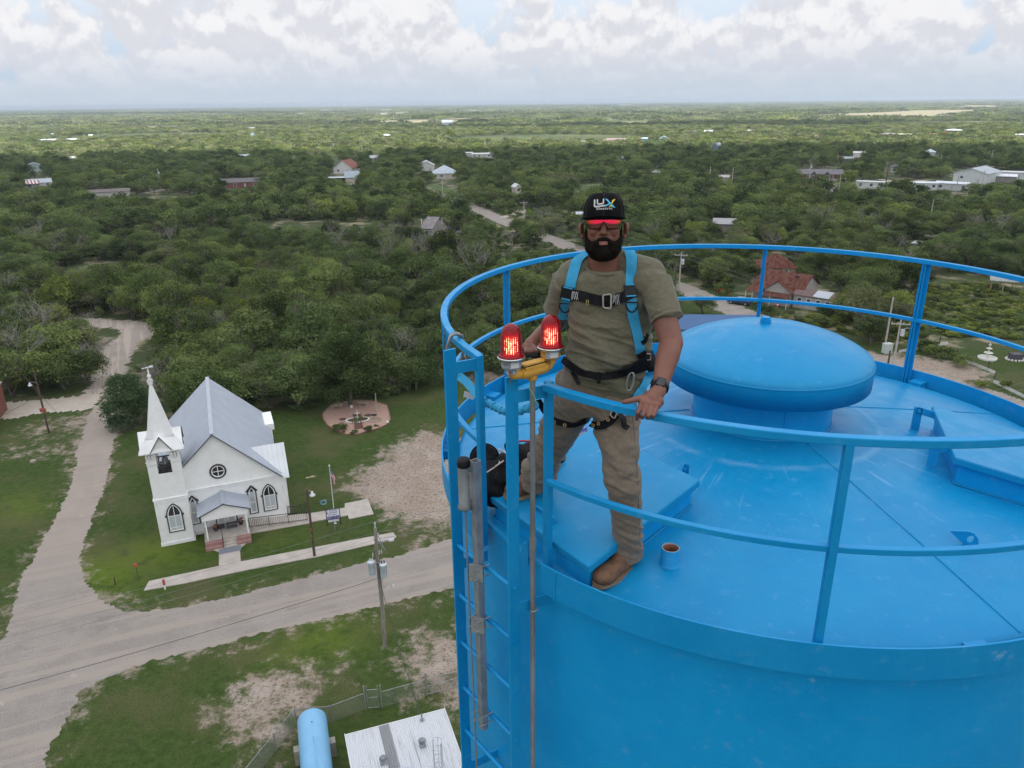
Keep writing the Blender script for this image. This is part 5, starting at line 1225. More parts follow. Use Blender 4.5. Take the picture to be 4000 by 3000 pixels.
mb = MB(); mb.box((5.7,YF + 0.05,0.0),(11.3,0.16,0.3)); mb.build('footing',mat('concrete',(0.42,0.39,0.36),(0.34,0.31,0.28),scale=2,rough=0.9,bump=0.2),church)
# right-hand wing with white roof
mb = MB(); mb.box((10.3, 3.3, 2.15), (2.7, 3.4, 4.3)); mb.poly([(11.65, 1.6, 4.3), (11.65, 5.0, 4.3), (11.65, 3.3, 6.7)]); mb.build('wing_wall', CLAP, church)
mb = MB(); P = [(1.15, 4.22), (3.3, 6.98), (5.45, 4.22), (5.45, 4.12), (3.3, 6.85), (1.15, 4.12)]
A = [(8.7, y, z) for y, z in P]; B = [(11.95, y, z) for y, z in P]
A = [(8.4 if z > 6 else 11.0, y, z) for y, z in P]
mb.add(A + B, [(i, i + 6, (i + 1) % 6 + 6, (i + 1) % 6) for i in range(6)] + [(0, 1, 4, 5), (1, 2, 3, 4), (11, 10, 7, 6), (10, 9, 8, 7)])
mb.build('wing_roof', WROOF, church, recalc=True)
mb = MB(); mb.box((11.0, 15.0, 2.2), (1.0, 3.4, 4.4)); mb.box((11.1, 15.0, 4.75), (1.3, 3.8, 0.7)); mb.build('rear_wing', CLAP, church)
# windows
CURT = clap('lace_curtain', (0.50, 0.54, 0.56), 0.11, 'X', 0.6); DGL = mat('dark_panes', (0.022, 0.023, 0.026), rough=0.15, spec=0.6)
def arch(w, h, k=1.0, n=8):
 """pointed arch outline, base at z=0, springing at h, centred on x=0 (list of x, z, counter-clockwise)"""
 pts = [(-w / 2, 0), (w / 2, 0)]; rr = w * k
 cx = w / 2 - rr; a1 = math.acos(max(-1, min(1, (0 - cx) / rr)))
 for i in range(n + 1): a = a1 * i / n; pts.append((cx + rr * math.cos(a), h + rr * math.sin(a)))
 for i in range(n - 1, -1, -1): a = a1 * i / n; pts.append((-(cx + rr * math.cos(a)), h + rr * math.sin(a)))
 return pts
def tri_head(w, h, k): return [(-w / 2, 0), (w / 2, 0), (w / 2, h), (0, h + k), (-w / 2, h)]
def ringframe(mb, outer, inner, x, y, z, th):
 n = len(outer)
 for a, b in ((outer, inner),):
  vs = [(x + p[0],y - th,z + p[1]) for p in a] + [(x + p[0],y - th,z + p[1]) for p in b] + [(x + p[0],y,z + p[1]) for p in a] + [(x + p[0],y,z + p[1]) for p in b]
  fs = []
  for i in range(n):
   j = (i + 1) % n; fs += [(i, j, n + j, n + i), (i + 2 * n, j + 2 * n, j, i)[::1], (n + i, n + j, 3 * n + j, 3 * n + i)]
  mb.add(vs, fs)
def offs(pts, d, zc):  # scale outline toward its centre line by an absolute amount
 xs = [p[0] for p in pts]; zs = [p[1] for p in pts]; w = max(xs) - min(xs); h = max(zs) - min(zs); cz = (max(zs) + min(zs)) / 2
 return [(p[0] * (w - 2 * d) / w, cz + (p[1] - cz) * (h - 2 * d) / h) for p in pts]
def cwindow(x, y, z, w, hs, kind='arch', par=None):
 o0 = arch(w, hs) if kind == 'arch' else tri_head(w, hs, w * 0.62)
 o1 = offs(o0, 0.10, 0); o2 = offs(o0, 0.20, 0)
 mb = MB(); ringframe(mb, o0, o1, x, y, z, 0.09)
 if kind == 'arch': mb.box((x - w / 2 - 0.05, y - 0.05, z + hs * 0.98), (0.12, 0.1, 0.16)); mb.box((x + w / 2 + 0.05, y - 0.05, z + hs * 0.98), (0.12, 0.1, 0.16))
 else:
  for s in (-1, 1): mb.bar((x + s * (w / 2 + 0.1), y - 0.06, z + hs - 0.03), (x, y - 0.06, z + hs + w * 0.62 + 0.05), 0.1, 0.1, up=(0, 1, 0))
 f = mb.build('window', BTRIM, par or church)
 mb = MB(); ringframe(mb, o1, o2, x, y, z, 0.065); mb.box((x, y - 0.05, z + 0.14), (w - 0.2, 0.08, 0.1))
 zs = max(p[1] for p in o2)
 if kind == 'arch': mb.box((x, y - 0.04, z + (0.2 + zs) / 2), (0.05, 0.04, zs - 0.24)); mb.box((x, y - 0.041, z + hs - 0.1), (w - 0.38, 0.045, 0.07))
 mb.box((x, y - 0.042, z + (hs if kind != 'arch' else hs * 0.5) * 0.5), (w - 0.38, 0.05, 0.06));
 mb.build('window_frame', WPAINT, f)
 mb = MB(); sp = hs - 0.1
 lo = [p for p in ((-w / 2 + .19, .19), (w / 2 - .19, .19), (w / 2 - .19, sp), (-w / 2 + .19, sp))]
 mb.poly([(x + p[0], y - 0.02, z + p[1]) for p in lo]); mb.build('curtain', CURT, f)
 mb = MB(); up = [p for p in o2 if p[1] > sp]; up = [(w / 2 - .19, sp)] + up + [(-w / 2 + .19, sp)]
 mb.poly([(x + p[0], y - 0.015, z + p[1]) for p in up]); mb.build('pane', DGL, f)
 return f
cwindow(9.87, YF, 1.08, 1.32, 1.75); cwindow(8.33, YF, 1.08, 0.82, 2.45, 'tri'); cwindow(3.1, YF, 1.12, 0.82, 2.45, 'tri')
# round window
mb = MB(); mb.M = Matrix.Translation((5.68,YF,6.15)) @ Matrix.Rotation(R(90),4,'X'); mb.lathe([(0.62,0.0),(0.74,0.0),(0.74,0.09),(0.60,0.09),(0.60,0)],32); rw = mb.build('round_window',BTRIM,church)
mb = MB(); mb.M = Matrix.Translation((5.68,YF,6.15)) @ Matrix.Rotation(R(90),4,'X'); mb.lathe([(0.50,0.0),(0.60,0.0),(0.60,0.07),(0.50,0.07),(0.50,0)],32); mb.M = Matrix.Translation((5.68,YF - 0.05,6.15)); mb.box((0,0,0),(1.1,0.04,0.06)); mb.box((0,0.004,0),(0.06,0.04,1.1)); mb.build('window_frame',WPAINT,rw)
mb = MB(); mb.M = Matrix.Translation((5.68, YF - 0.015, 6.15)) @ Matrix.Rotation(R(90), 4, 'X'); mb.lathe([(0.001, 0), (0.52, 0)], 28); mb.build('pane', DGL, rw)
# ---- tower
TW, TD = 2.82, 2.82
tw = MB(); tw.box((TW / 2, TD / 2, 2.35), (TW, TD, 4.7)); tw.box((TW / 2, TD / 2, 0.15), (TW + 0.14, TD + 0.14, 0.3))
tw.box((TW / 2, TD / 2, 4.72), (TW + 0.12, TD + 0.12, 0.14))
tw.box((TW / 2, TD / 2, 6.0), (TW - 0.06, TD - 0.06, 2.5))
for x in (0.44, TW - 0.44):
 for y in (0.44, TD - 0.44): tw.box((x, y, 8.4), (0.82, 0.82, 2.34))
tw.box((TW / 2, TD / 2, 9.45), (TW - 0.07, TD - 0.07, 0.3))
tower = tw.build('tower', CLAP, church)
mb = MB()
for x in (0.09, TW - 0.09):
 mb.box((x, -0.03, 2.5), (0.18, 0.07, 4.3))
mb.box((TW / 2, -0.03, 4.5), (TW, 0.065, 0.2))
for x in (0.12, 0.36, 0.6, TW - 0.6, TW - 0.36, TW - 0.12):      # brackets beneath the eaves
 mb.box((x, -0.12, 9.0), (0.09, 0.24, 0.5)); mb.box((x, -0.2, 9.15), (0.09, 0.2, 0.24))
for x in (0.12, TW - 0.12): mb.box((x, -0.05, 8.55), (0.3, 0.12, 0.06))
mb.box((0.42, -0.04, 8.3), (0.84, 0.07, 0.09)); mb.box((TW - 0.42, -0.04, 8.3), (0.84, 0.07, 0.09)); mb.build('tower_trim', WPAINT, tower)
cwindow(1.48, 0, 1.27, 1.36, 1.75, par=church)
# belfry opening: dark inside, railing, bell, black arch
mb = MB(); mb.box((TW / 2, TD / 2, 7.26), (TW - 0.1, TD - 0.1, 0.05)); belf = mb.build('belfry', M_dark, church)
mb = MB()
for x in (0.9, 1.92): mb.bar((x, 0.07, 7.35), (TW / 2 + (0.32 if x > 1.4 else -0.32), 0.07, 8.9), 0.07, 0.05)
mb.bar((TW / 2 - 0.34, 0.07, 8.86), (TW / 2 + 0.34, 0.07, 8.86), 0.07, 0.05)
mb.box((TW / 2, 0.04, 7.95), (1.16, 0.06, 0.06)); mb.box((TW / 2, 0.04, 7.42), (1.16, 0.06, 0.06))
for i in range(7): mb.lathe([(0.03, 0), (0.045, 0.1), (0.025, 0.2), (0.045, 0.35), (0.03, 0.5)], 6, (0.93 + i * 0.16, 0.04, 7.44))
mb.build('railing', BTRIM, belf)
mb = MB()
for i in range(5): mb.box((0.98 + i * 0.22, 2.1, 8.8), (0.06, 0.06, 0.35))
mb.box((TW / 2, 2.1, 8.62), (1.1, 0.06, 0.05)); mb.build('far_railing', WPAINT, belf)
BELLM = mat('bell_iron', (0.22, 0.22, 0.225), rough=0.5, metal=0.5)
mb = MB(); mb.lathe([(0.0,0.62),(0.12,0.6),(0.2,0.52),(0.24,0.3),(0.3,0.12),(0.42,0.0),(0.38,0.0),(0.2,0.2)],20,(TW / 2 + 0.02,0.9,7.85)); mb.box((TW / 2,0.9,8.55),(1.2,0.12,0.1)); mb.lathe([(0.5,-0.03),(0.56,-0.03),(0.56,0.03),(0.5,0.03),(0.5,-0.03)],20,(TW / 2 + 0.02,0.9,7.75)); mb.build('bell',BELLM,belf)
# broach spire
sp = MB(); cx = cy = TW / 2; E0 = TW / 2 + 0.42
sq = lambda e, z: [(cx - e, cy - e, z), (cx + e, cy - e, z), (cx + e, cy + e, z), (cx - e, cy + e, z)]
r1 = sq(E0, 9.55); r2 = sq(1.55, 9.98); r3 = sq(1.18, 10.55)
sp.add(r1 + r2 + r3, [(i, (i + 1) % 4, (i + 1) % 4 + 4, i + 4) for i in range(4)] + [(i + 4, (i + 1) % 4 + 4, (i + 1) % 4 + 8, i + 8) for i in range(4)] + [(3, 2, 1, 0)])
sp.add(sq(E0, 9.47) + sq(E0, 9.55), [(i, (i + 1) % 4, (i + 1) % 4 + 4, i + 4) for i in range(4)] + [(3, 2, 1, 0)])
n8 = 8; oc = lambda r, z: [(cx + r * math.cos(R(22.5 + 45 * k)), cy + r * math.sin(R(22.5 + 45 * k)), z) for k in range(8)]
prof = [(1.27, 10.3), (1.02, 11.1), (0.72, 12.5), (0.42, 13.9), (0.12, 15.25)]
for (ra, za), (rb, zb) in zip(prof[:-1], prof[1:]): sp.add(oc(ra, za) + oc(rb, zb), [(i, (i + 1) % 8, (i + 1) % 8 + 8, i + 8) for i in range(8)])
spire = sp.build('steeple', clap('white_shingle', (0.86, 0.855, 0.84), 0.16), church)
g = MB(); gt = MB()
for k in range(4):
 M = Matrix.Translation((cx, cy, 0)) @ Matrix.Rotation(R(90 * k), 4, 'Z'); g.M = gt.M = M; y0 = -E0 + 0.16
 g.add([(-0.78, y0, 9.6), (0.78, y0, 9.6), (0, y0, 10.82)], [(0, 1, 2)])
 for s in (-1, 1): g.add([(s * 0.92, y0 - 0.1, 9.57), (0, y0 - 0.1, 10.98), (0, -1.0, 10.98), (s * 1.1, -1.15, 9.75)], [(0, 1, 2, 3) if s < 0 else (3, 2, 1, 0)])
 for s in (-1, 1): gt.bar((s * 0.9, y0 - 0.12, 9.53), (0, y0 - 0.12, 10.93), 0.05, 0.13, up=(0, 1, 0))
g.build('gablet', CLAP, spire); gt.build('gablet_trim', BTRIM, spire)
f = MB(); f.lathe([(0.12,15.2),(0.22,15.28),(0.13,15.4),(0.1,15.6),(0.2,15.72),(0.08,15.85),(0.17,15.98),(0.15,16.1),(0.05,16.25),(0.07,16.4),(0.02,16.75)],12,(cx,cy,0))
for k in range(8): a = R(45 * k); f.box((cx + 0.2 * math.cos(a), cy + 0.2 * math.sin(a), 15.55), (0.1, 0.04, 0.26), rz=a)
f.bar((cx - 0.45,cy - 0.1,16.78),(cx + 0.42,cy + 0.1,16.85),0.05,0.06); f.box((cx + 0.3,cy + 0.08,16.84),(0.3,0.03,0.18),rz=0.2); f.build('finial',WPAINT,spire)
# ---- porch
PR, PL_, PX = -1.95, 3.5, 5.72
mb = MB(); y0 = -1.78; zr, ze = 4.12, 3.18
P = [(3.42, ze), (PX, zr), (8.0, ze), (8.0, ze - 0.12), (PX, zr - 0.13), (3.42, ze - 0.12)]
A = [(x, y0, z) for x, z in P]; B = [(x, YF, z) for x, z in P]
mb.add(A + B, [(i, i + 6, (i + 1) % 6 + 6, (i + 1) % 6) for i in range(6)] + [(5, 4, 1, 0), (4, 3, 2, 1)]); mb.bar((PX, y0, zr + 0.02), (PX, YF, zr + 0.02), 0.3, 0.04)
proof = mb.build('porch_roof', CROOF, church, recalc=True)
mb = MB()
for s in (-1, 1): mb.bar((PX + s * 2.29, y0 - 0.03, ze - 0.05), (PX, y0 - 0.03, zr - 0.05), 0.05, 0.14, up=(0, 1, 0))
mb.build('fascia', BTRIM, proof)
mb = MB(); mb.add([(3.75,y0 + 0.12,2.62),(7.7,y0 + 0.12,2.62),(7.7,y0 + 0.12,ze - 0.02),(PX,y0 + 0.12,zr - 0.15),(3.75,y0 + 0.12,ze - 0.02),(3.75,y0 + 0.3,2.62),(7.7,y0 + 0.3,2.62)],[(0,1,2,3,4),(0,5,6,1)]); mb.build('porch_gable',CLAP,church)
for x, m in ((4.0, WPAINT), (7.52, WPAINT)):
 mb = MB(); mb.box((x, -1.5, 1.55), (0.14, 0.14, 2.2)); mb.build('porch_post', m, church)
CONC = mat('pale_concrete',(0.50,0.45,0.40),(0.42,0.375,0.33),scale=1.4,rough=0.85,bump=0.15,bscale=12); PINK = mat('pink_concrete',(0.36,0.20,0.18),(0.30,0.165,0.15),scale=3,rough=0.8)
dk = MB(); dk.box((5.7, -0.35, 0.3), (4.0, 2.7, 0.56)); dk.build('porch_deck', CONC, church)
st = MB(); st.box((4.55,-1.95,0.28),(1.5,0.5,0.5)); st.box((7.05,-1.95,0.28),(1.2,0.5,0.5)); st.box((4.5,-2.35,0.14),(1.6,0.4,0.26)); st.box((7.05,-2.35,0.14),(1.3,0.4,0.26)); st.build('side_wall',PINK,church)
st = MB()
for i in range(3): st.box((5.86, -1.85 - 0.32 * i, 0.42 - 0.14 * i - 0.15), (1.14, 0.32, 0.3))
st.build('step', CONC, church)
mb = MB(); mb.box((5.75,-3.15,0.085),(1.9,0.9,0.02)); tag(mb.build('door_mat',mat('grey_mat',(0.17,0.19,0.22),rough=0.95)),'grey mat on the walk at the foot of the church steps','mat')
o = bpy.data.objects['door_mat']; o.location = CH; o.rotation_euler = (0, 0, R(21.8))
# doors, transom and dark recess
mb = MB(); mb.box((5.78, YF - 0.06, 1.62), (1.95, 0.1, 2.08)); mb.box((5.2, YF - 0.03, 1.6), (0.1, 0.14, 2.2)); mb.build('door_surround', BTRIM, church)
for s in (-1, 1):
 mb = MB(); mb.box((5.78 + s * 0.44, YF - 0.13, 1.62), (0.84, 0.05, 2.0)); d_ = mb.build('door', WPAINT, church)
 mb = MB(); mb.box((5.78 + s * 0.44,YF - 0.16,2.1),(0.5,0.02,0.7)); mb.box((5.78 + s * 0.44,YF - 0.16,1.15),(0.5,0.02,0.6)); mb.build('door_panel',mat('door_grey',(0.55,0.55,0.54),rough=0.5),d_)
IRON = mat('black_iron', (0.02, 0.02, 0.022), rough=0.45)
mb = MB()
for (x0, y0, x1, y1) in ((4.0, -1.5, 4.0, 0.6), (5.25, -1.6, 5.25, -2.7)):
 mb.bar((x0, y0, 1.5), (x1, y1, 1.5 if x0 < 5 else 1.0), 0.05); mb.bar((x0, y0, 0.7), (x1, y1, 0.7 if x0 < 5 else 0.25), 0.04)
 k = int(math.hypot(x1 - x0, y1 - y0) / 0.14)
 for i in range(k + 1):
  f_ = i / k; z1 = 1.5 - (0.5 * f_ if x0 > 5 else 0); mb.box((x0 + (x1 - x0) * f_, y0 + (y1 - y0) * f_, z1 - 0.45), (0.02, 0.02, 0.9))
for x in (3.98, 7.53): mb.box((x, -1.5, 1.05), (0.1, 0.1, 1.6))
mb.build('porch_railing', IRON, church)
def chthing(o): o.location = CH; o.rotation_euler = (0, 0, R(21.8)); return o
for x, lab in ((4.72, 'dark pot of pink flowers left of the church door'), (7.0, 'dark pot of pink flowers right of the church door')):
 rt = thing('flower_pot', lab, 'flower pot', CH + Matrix.Rotation(R(21.8), 3, 'Z') @ Vector((x, -0.05 if x < 5 else 0.25, 0.58)))
 mb = MB(); mb.lathe([(0.0,0.0),(0.15,0),(0.24,0.34),(0.2,0.34),(0.18,0.3),(0.0,0.3)],14); mb.build('pot',mat('plum_pot',(0.06,0.03,0.045),rough=0.5),rt)
 cm = crown_mesh('blossom',77,0.3,0.62,0.3,7,60,0.06,mat('pink_blossom',(0.60,0.22,0.24),(0.2,0.16,0.05),scale=9,rough=0.8),(0.3,0.5)); addobj('blossom',cm,rt)
# bench-like black boxes by the door
rt = thing('planter_box', 'low black slatted box standing before the church door', 'planter', CH + Matrix.Rotation(R(21.8), 3, 'Z') @ Vector((6.15, -0.1, 0.58)), R(21.8))
mb = MB(); mb.box((0, 0, 0.3), (1.0, 0.35, 0.5)); mb.box((-1.0, 0.35, 0.2), (0.7, 0.3, 0.35)); mb.build('box', mat('charcoal_box', (0.05, 0.05, 0.05), rough=0.6), rt)
mb = MB(); mb.box((0,-0.19,0.5),(1.04,0.03,0.05)); mb.box((0,-0.19,0.08),(1.04,0.03,0.05)); mb.box((-0.51,-0.19,0.29),(0.05,0.03,0.44)); mb.box((0.51,-0.19,0.29),(0.05,0.03,0.44)); mb.build('rim',GALV,rt)
# ---- walks
def slab(name, pts, z0, z1, m):
 mb = MB(); mb.prism([(p[0], p[1]) for p in pts], z0, z1); return tag(mb.build(name, m), kind='structure')
WALK = mat('sidewalk_concrete', (0.47, 0.415, 0.365), (0.40, 0.35, 0.31), scale=0.9, rough=0.9, bump=0.2, bscale=10)
sw = W5([(283, 1587), (318, 1523), (800, 1418), (945, 1389), (1484, 1284)]) + W6([(772, 839), (792, 862), (768, 880)]) + W5([(1484, 1352), (975, 1448), (560, 1537)])
slab('sidewalk', sw, -0.05, 0.07, WALK)
slab('walk', W5([(795, 1425), (945, 1394), (938, 1300), (1010, 1240), (1000, 1215), (712, 1270), (712, 1296), (795, 1322)]), -0.05, 0.066, WALK)
rampw = W5([(1005,1198),(995,1128),(1265,1078),(1400,1062)]) + W6([(500,700),(500,676),(630,650),(663,735),(524,763),(518,742),(310,780)]) + W5([(1405,1128)])
slab('ramp_walk', rampw, -0.05, 0.074, WALK)
mb = MB()
mb.add([(7.7, -0.5, 0.0), (7.7, -0.5, 0.55), (12.8, -0.5, 0.09), (7.7, 0.85, 0.0), (7.7, 0.85, 0.55), (12.8, 0.85, 0.09)], [(0, 2, 1), (3, 4, 5), (1, 2, 5, 4)])
tag(chthing(mb.build('access_ramp', CONC)), 'sloping concrete ramp along the church front behind the black railing', 'ramp')
def railing(a, b, za, zb, lab, gap_=0.16):
 a = Vector(a); b = Vector(b); rt = thing('railing', lab, 'railing', CH, R(21.8)); mb = MB(); L = (b - a).length; k = int(L / gap_)
 mb.bar((a.x, a.y, za + 1.0), (b.x, b.y, zb + 1.0), 0.05); mb.bar((a.x, a.y, za + 0.12), (b.x, b.y, zb + 0.12), 0.04); mb.build('rail', IRON, rt)
 mb = MB()
 for i in range(k + 1):
  p = a.lerp(b, i / k); z = za + (zb - za) * i / k; mb.box((p.x, p.y, z + 0.56), (0.022, 0.022, 0.88))
 mb.build('balusters', IRON, rt)
 for i in range(4):
  p = a.lerp(b, i / 3); z = za + (zb - za) * i / 3; mb = MB(); mb.box((p.x, p.y, z + 0.5), (0.06, 0.06, 1.04)); mb.build('post', IRON, rt)
railing((7.7, -0.58, 0), (13.0, -0.62, 0), 0.5, 0.07, 'long black iron railing on the street side of the church ramp')
railing((11.35, 1.0, 0), (13.3, 1.1, 0), 0.07, 0.07, 'short black iron railing at the right front corner of the church', 0.13)
# ---- sign, flag, cross
SG = N(*P6(440, 795)); sgn = thing('church_sign', 'white and purple church name board on two black posts beside the flagpole', 'sign', SG, R(17))
mb = MB()
for x in (-0.63, 0.63): mb = MB(); mb.box((x, 0, 0.95), (0.07, 0.07, 1.9)); mb.build('post', IRON, sgn)
mb = MB(); mb.box((0, 0, 1.22), (1.2, 0.06, 1.05)); bd = mb.build('board', mat('sign_white', (0.78, 0.79, 0.82), rough=0.4), sgn)
mb = MB(); mb.box((0, -0.035, 0.87), (1.14, 0.02, 0.3)); mb.build('purple_panel', mat('sign_purple', (0.09, 0.075, 0.26), rough=0.4), bd)
mb = MB(); mb.box((0, -0.01, 0.52), (1.0, 0.05, 0.2)); b2 = mb.build('lower_board', mat('sign_white', (0.78, 0.79, 0.82)), sgn)
def text_mesh(txt, size, extr=0.004, space=1.0):
 cu_ = bpy.data.curves.new('lettering','FONT'); cu_.body = txt; cu_.size = size; cu_.align_x = 'CENTER'; cu_.align_y = 'CENTER'; cu_.extrude = extr; cu_.space_character = space; cu_.resolution_u = 3; cu_.offset = size * 0.018
 ob = bpy.data.objects.new('lettering',cu_); TMPS.collection.objects.link(ob); TMPS.view_layers[0].update(); dg = TMPS.view_layers[0].depsgraph; me = bpy.data.meshes.new_from_object(ob.evaluated_get(dg)); bpy.data.objects.remove(ob); bpy.data.curves.remove(cu_); return me
def put_text(txt, size, M, m, parent, name='lettering', extr=0.004, fn=None, space=1.0):
 me = text_mesh(txt, size, extr, space); me.transform(M)
 if fn:
  for v in me.vertices: v.co = fn(v.co)
 me.materials.clear(); me.materials.append(m); return addobj(name, me, parent)
PURP = mat('purple_letters', (0.10, 0.09, 0.30), rough=0.5)
bf = MB()
for z in (1.77, 0.67): bf.box((0, -0.005, z), (1.24, 0.09, 0.05))
bf.build('board_frame', IRON, bd)
for i, (w_, s_) in enumerate((('CHRISTINE', 0.17), ('METHODIST', 0.17), ('CHURCH', 0.17))):
 z = 1.60 - 0.215 * i; n_ = len(w_); wd = n_ * s_ * 0.66
 put_text(w_[0], s_ * 1.45, Matrix.Translation((-wd / 2 - 0.03, -0.034, z)) @ Matrix.Rotation(R(90), 4, 'X'), PURP, bd)
 put_text(w_[1:], s_, Matrix.Translation((0.055, -0.034, z + 0.012)) @ Matrix.Rotation(R(90), 4, 'X'), PURP, bd)
WL = mat('white_letters', (0.62, 0.62, 0.75), rough=0.5); mb = MB()     # service times, too small to read: short pale strokes
for x0, x1, z in ((-0.52, -0.28, 0.93), (-0.25, 0.0, 0.93), (-0.52, -0.2, 0.82), (0.14, 0.3, 0.93), (0.14, 0.3, 0.82), (0.38, 0.52, 0.82), (0.4, 0.52, 0.93)):
 k = int((x1 - x0) / 0.035)
 for q in range(k): mb.box((x0 + 0.035 * q, -0.047, z), (0.022, 0.004, 0.045 if q % 3 else 0.06))
mb.build('small_lettering', WL, bd)
mb = MB()
for q in range(22): mb.box((-0.4 + 0.038 * q, -0.037, 0.52 + 0.01 * math.sin(q)), (0.022, 0.004, 0.05 if q % 4 else 0.07))
mb.build('small_lettering', mat('green_letters', (0.2, 0.27, 0.22)), b2)
FP = N(*P6(447, 785)); fl = thing('flagpole', 'white flagpole carrying a hanging American flag beside the church sign', 'flagpole', FP)
mb = MB(); mb.tube([(0,0,0),(0,0,6.2)],[0.045,0.03],10); mb.lathe([(0.0,0.08),(0.06,0.05),(0.06,0),(0,-0.04)],10,(0,0,6.25)); mb.box((0,0,6.2),(0.2,0.05,0.05)); mb.lathe([(0.0,0.06),(0.12,0.05),(0.14,0)],10); mb.build('pole',mat('pole_white',(0.66,0.67,0.68),rough=0.35),fl)
flag = bpy.data.materials.new('flag_cloth'); flag.use_nodes = True; t = NT(flag.node_tree); b = t.n['Principled BSDF']; b.inputs['Roughness'].default_value = 0.8
uvn = t.n.new('ShaderNodeUVMap'); s = t.sep(uvn.outputs[0]); st_ = t.ramp(t.math('FRACT', t.math('MULTIPLY', s[1], 6.5)), 0.49, 0.51, 0, 1, False)
stripes = t.mix(st_, (0.42, 0.025, 0.04), (0.72, 0.72, 0.72)); can = t.math('MULTIPLY', t.math('LESS_THAN', s[0], 0.4), t.math('GREATER_THAN', s[1], 0.4615))
sx_ = t.math('SUBTRACT', t.math('FRACT', t.math('MULTIPLY', s[0], 15.0)), 0.5); sy_ = t.math('SUBTRACT', t.math('FRACT', t.math('MULTIPLY', s[1], 13.0)), 0.5)
star = t.math('LESS_THAN', t.math('ADD', t.math('MULTIPLY', sx_, sx_), t.math('MULTIPLY', sy_, sy_)), 0.06)
t.l.new(t.mix(can, stripes, t.mix(star, (0.03, 0.04, 0.16), (0.7, 0.7, 0.7))), b.inputs['Base Color'])
nu, nv = 30, 12; vs, uv, fs = [], [], []
for i in range(nu + 1):
 for j in range(nv + 1):
  u_, v_ = i / nu, j / nv      # u along the fly (hangs down), v along the hoist
  x = 0.05 + 0.42 * (1 - (1 - u_) ** 2) * (0.75 + 0.25 * v_); z = 5.95 - (1 - v_) * 0.92 * (1 - 0.25 * u_) - 1.05 * u_ ** 1.15
  y = 0.07 * math.sin(v_ * 9 + u_ * 6) * (0.3 + u_); vs.append((x, y, z)); uv.append((u_, v_))
for i in range(nu):
 for j in range(nv): a_ = i * (nv + 1) + j; fs.append((a_, a_ + nv + 1, a_ + nv + 2, a_ + 1))
me = bpy.data.meshes.new('flag'); me.from_pydata(vs, [], fs); ul = me.uv_layers.new(name='UVMap')
for p in me.polygons:
 for li, vi in zip(p.loop_indices, p.vertices): ul.data[li].uv = uv[vi]
me.polygons.foreach_set('use_smooth', [True] * len(fs)); me.materials.append(flag)
fo = tag(addobj('flag', me), 'American flag hanging slack on the church flagpole', 'flag'); fo.location = FP; fo.rotation_euler = (0, 0, R(-20))
XP = N(*P6(385, 712)); cr_t = thing('metal_cross', 'thin black cross with a pale blue wire wreath behind the church sign', 'cross', XP, R(20))
mb = MB(); mb.box((0, 0, 0.75), (0.06, 0.05, 1.5)); mb.box((0, 0, 0.95), (1.7, 0.052, 0.06)); mb.build('cross_bars', IRON, cr_t)
mb = MB()
for rr_ in (0.2,0.27,0.33): mb.tube([(rr_ * math.cos(a / 14 * 6.283),-0.05 + 0.03 * math.sin(a),0.95 + rr_ * 0.8 * math.sin(a / 14 * 6.283)) for a in range(14)],0.018,5,closed=True)
mb.build('wreath', mat('pale_blue_wire', (0.22, 0.42, 0.55), rough=0.6), cr_t)
# ---- garden bed
gd = [N(*P6(*p)) for p in [(373,172),(400,140),(440,108),(560,92),(660,95),(738,120),(752,165),(758,205),(735,232),(690,252),(620,272),(560,290),(500,285),(445,262),(400,232),(380,200)]]
PGR = mat('pink_gravel', (0.44, 0.285, 0.225), (0.38, 0.24, 0.19), scale=3, rough=0.95, bump=0.5, bscale=20)
mb = MB(); mb.prism([(p.x, p.y) for p in gd], -0.02, 0.05); tag(mb.build('garden_bed', PGR), kind='structure')
mb = MB()
for i in range(len(gd)):
 a, b = gd[i], gd[(i + 1) % len(gd)]; k = max(1, int((b - a).length / 0.34))
 for j in range(k):
  p = a.lerp(b, (j + 0.5) / k); mb.box((p.x, p.y, 0.06), (0.3, 0.12, 0.14), rz=math.atan2(b.y - a.y, b.x - a.x) + random.uniform(-.1, .1))
tag(mb.build('brick_edging',mat('edging_brick',(0.26,0.13,0.10),(0.2,0.1,0.08),scale=4,rough=0.9)),'low brick edging curving round the pink gravel garden','edging')
STONE = mat('cast_stone', (0.46, 0.39, 0.30), (0.36, 0.30, 0.23), scale=4, rough=0.9)
for (px,py),a,lab in (((458,140),20,'pale curved stone bench at the left rear of the pink garden'),((604,122),-12,'pale curved stone bench at the right rear of the pink garden')):
 P = N(*P6(px,py)); rt = thing('stone_bench',lab,'bench',P,R(a)); q = [(-0.75 + 0.25 * i,0.18 * (1 - ((i - 3) / 3) ** 2) * (1 if a > 0 else -1),0.45) for i in range(7)]
 mb = MB(); mb.sweep(q, [(-0.2, 0), (0.2, 0), (0.2, 0.1), (-0.2, 0.1)]); mb.build('seat', STONE, rt)
 for x in (-0.5, 0.5): mb = MB(); mb.box((x, 0.03, 0.22), (0.14, 0.34, 0.44)); mb.build('leg', STONE, rt)
def at6(x, y, z=0): return N(*P6(x, y), z)
P = at6(574, 214); rt = thing('cross_planter', 'cross-shaped brick planter with a white stone ring and small cross', 'planter', P, R(14))
SOIL = mat('dark_soil',(0.10,0.06,0.045),rough=1); mb = MB(); mb.box((0,0,0.08),(0.9,4.6,0.12)); mb.box((0,0.5,0.081),(2.7,0.9,0.12)); mb.build('soil',SOIL,rt)
mb = MB()
for x in (-0.48, 0.48): mb.box((x, -1.05, 0.12), (0.1, 2.2, 0.2)); mb.box((x, 1.65, 0.12), (0.1, 1.4, 0.2))
for y in (-2.3, 2.3): mb.box((0, y, 0.12), (1.06, 0.1, 0.2))
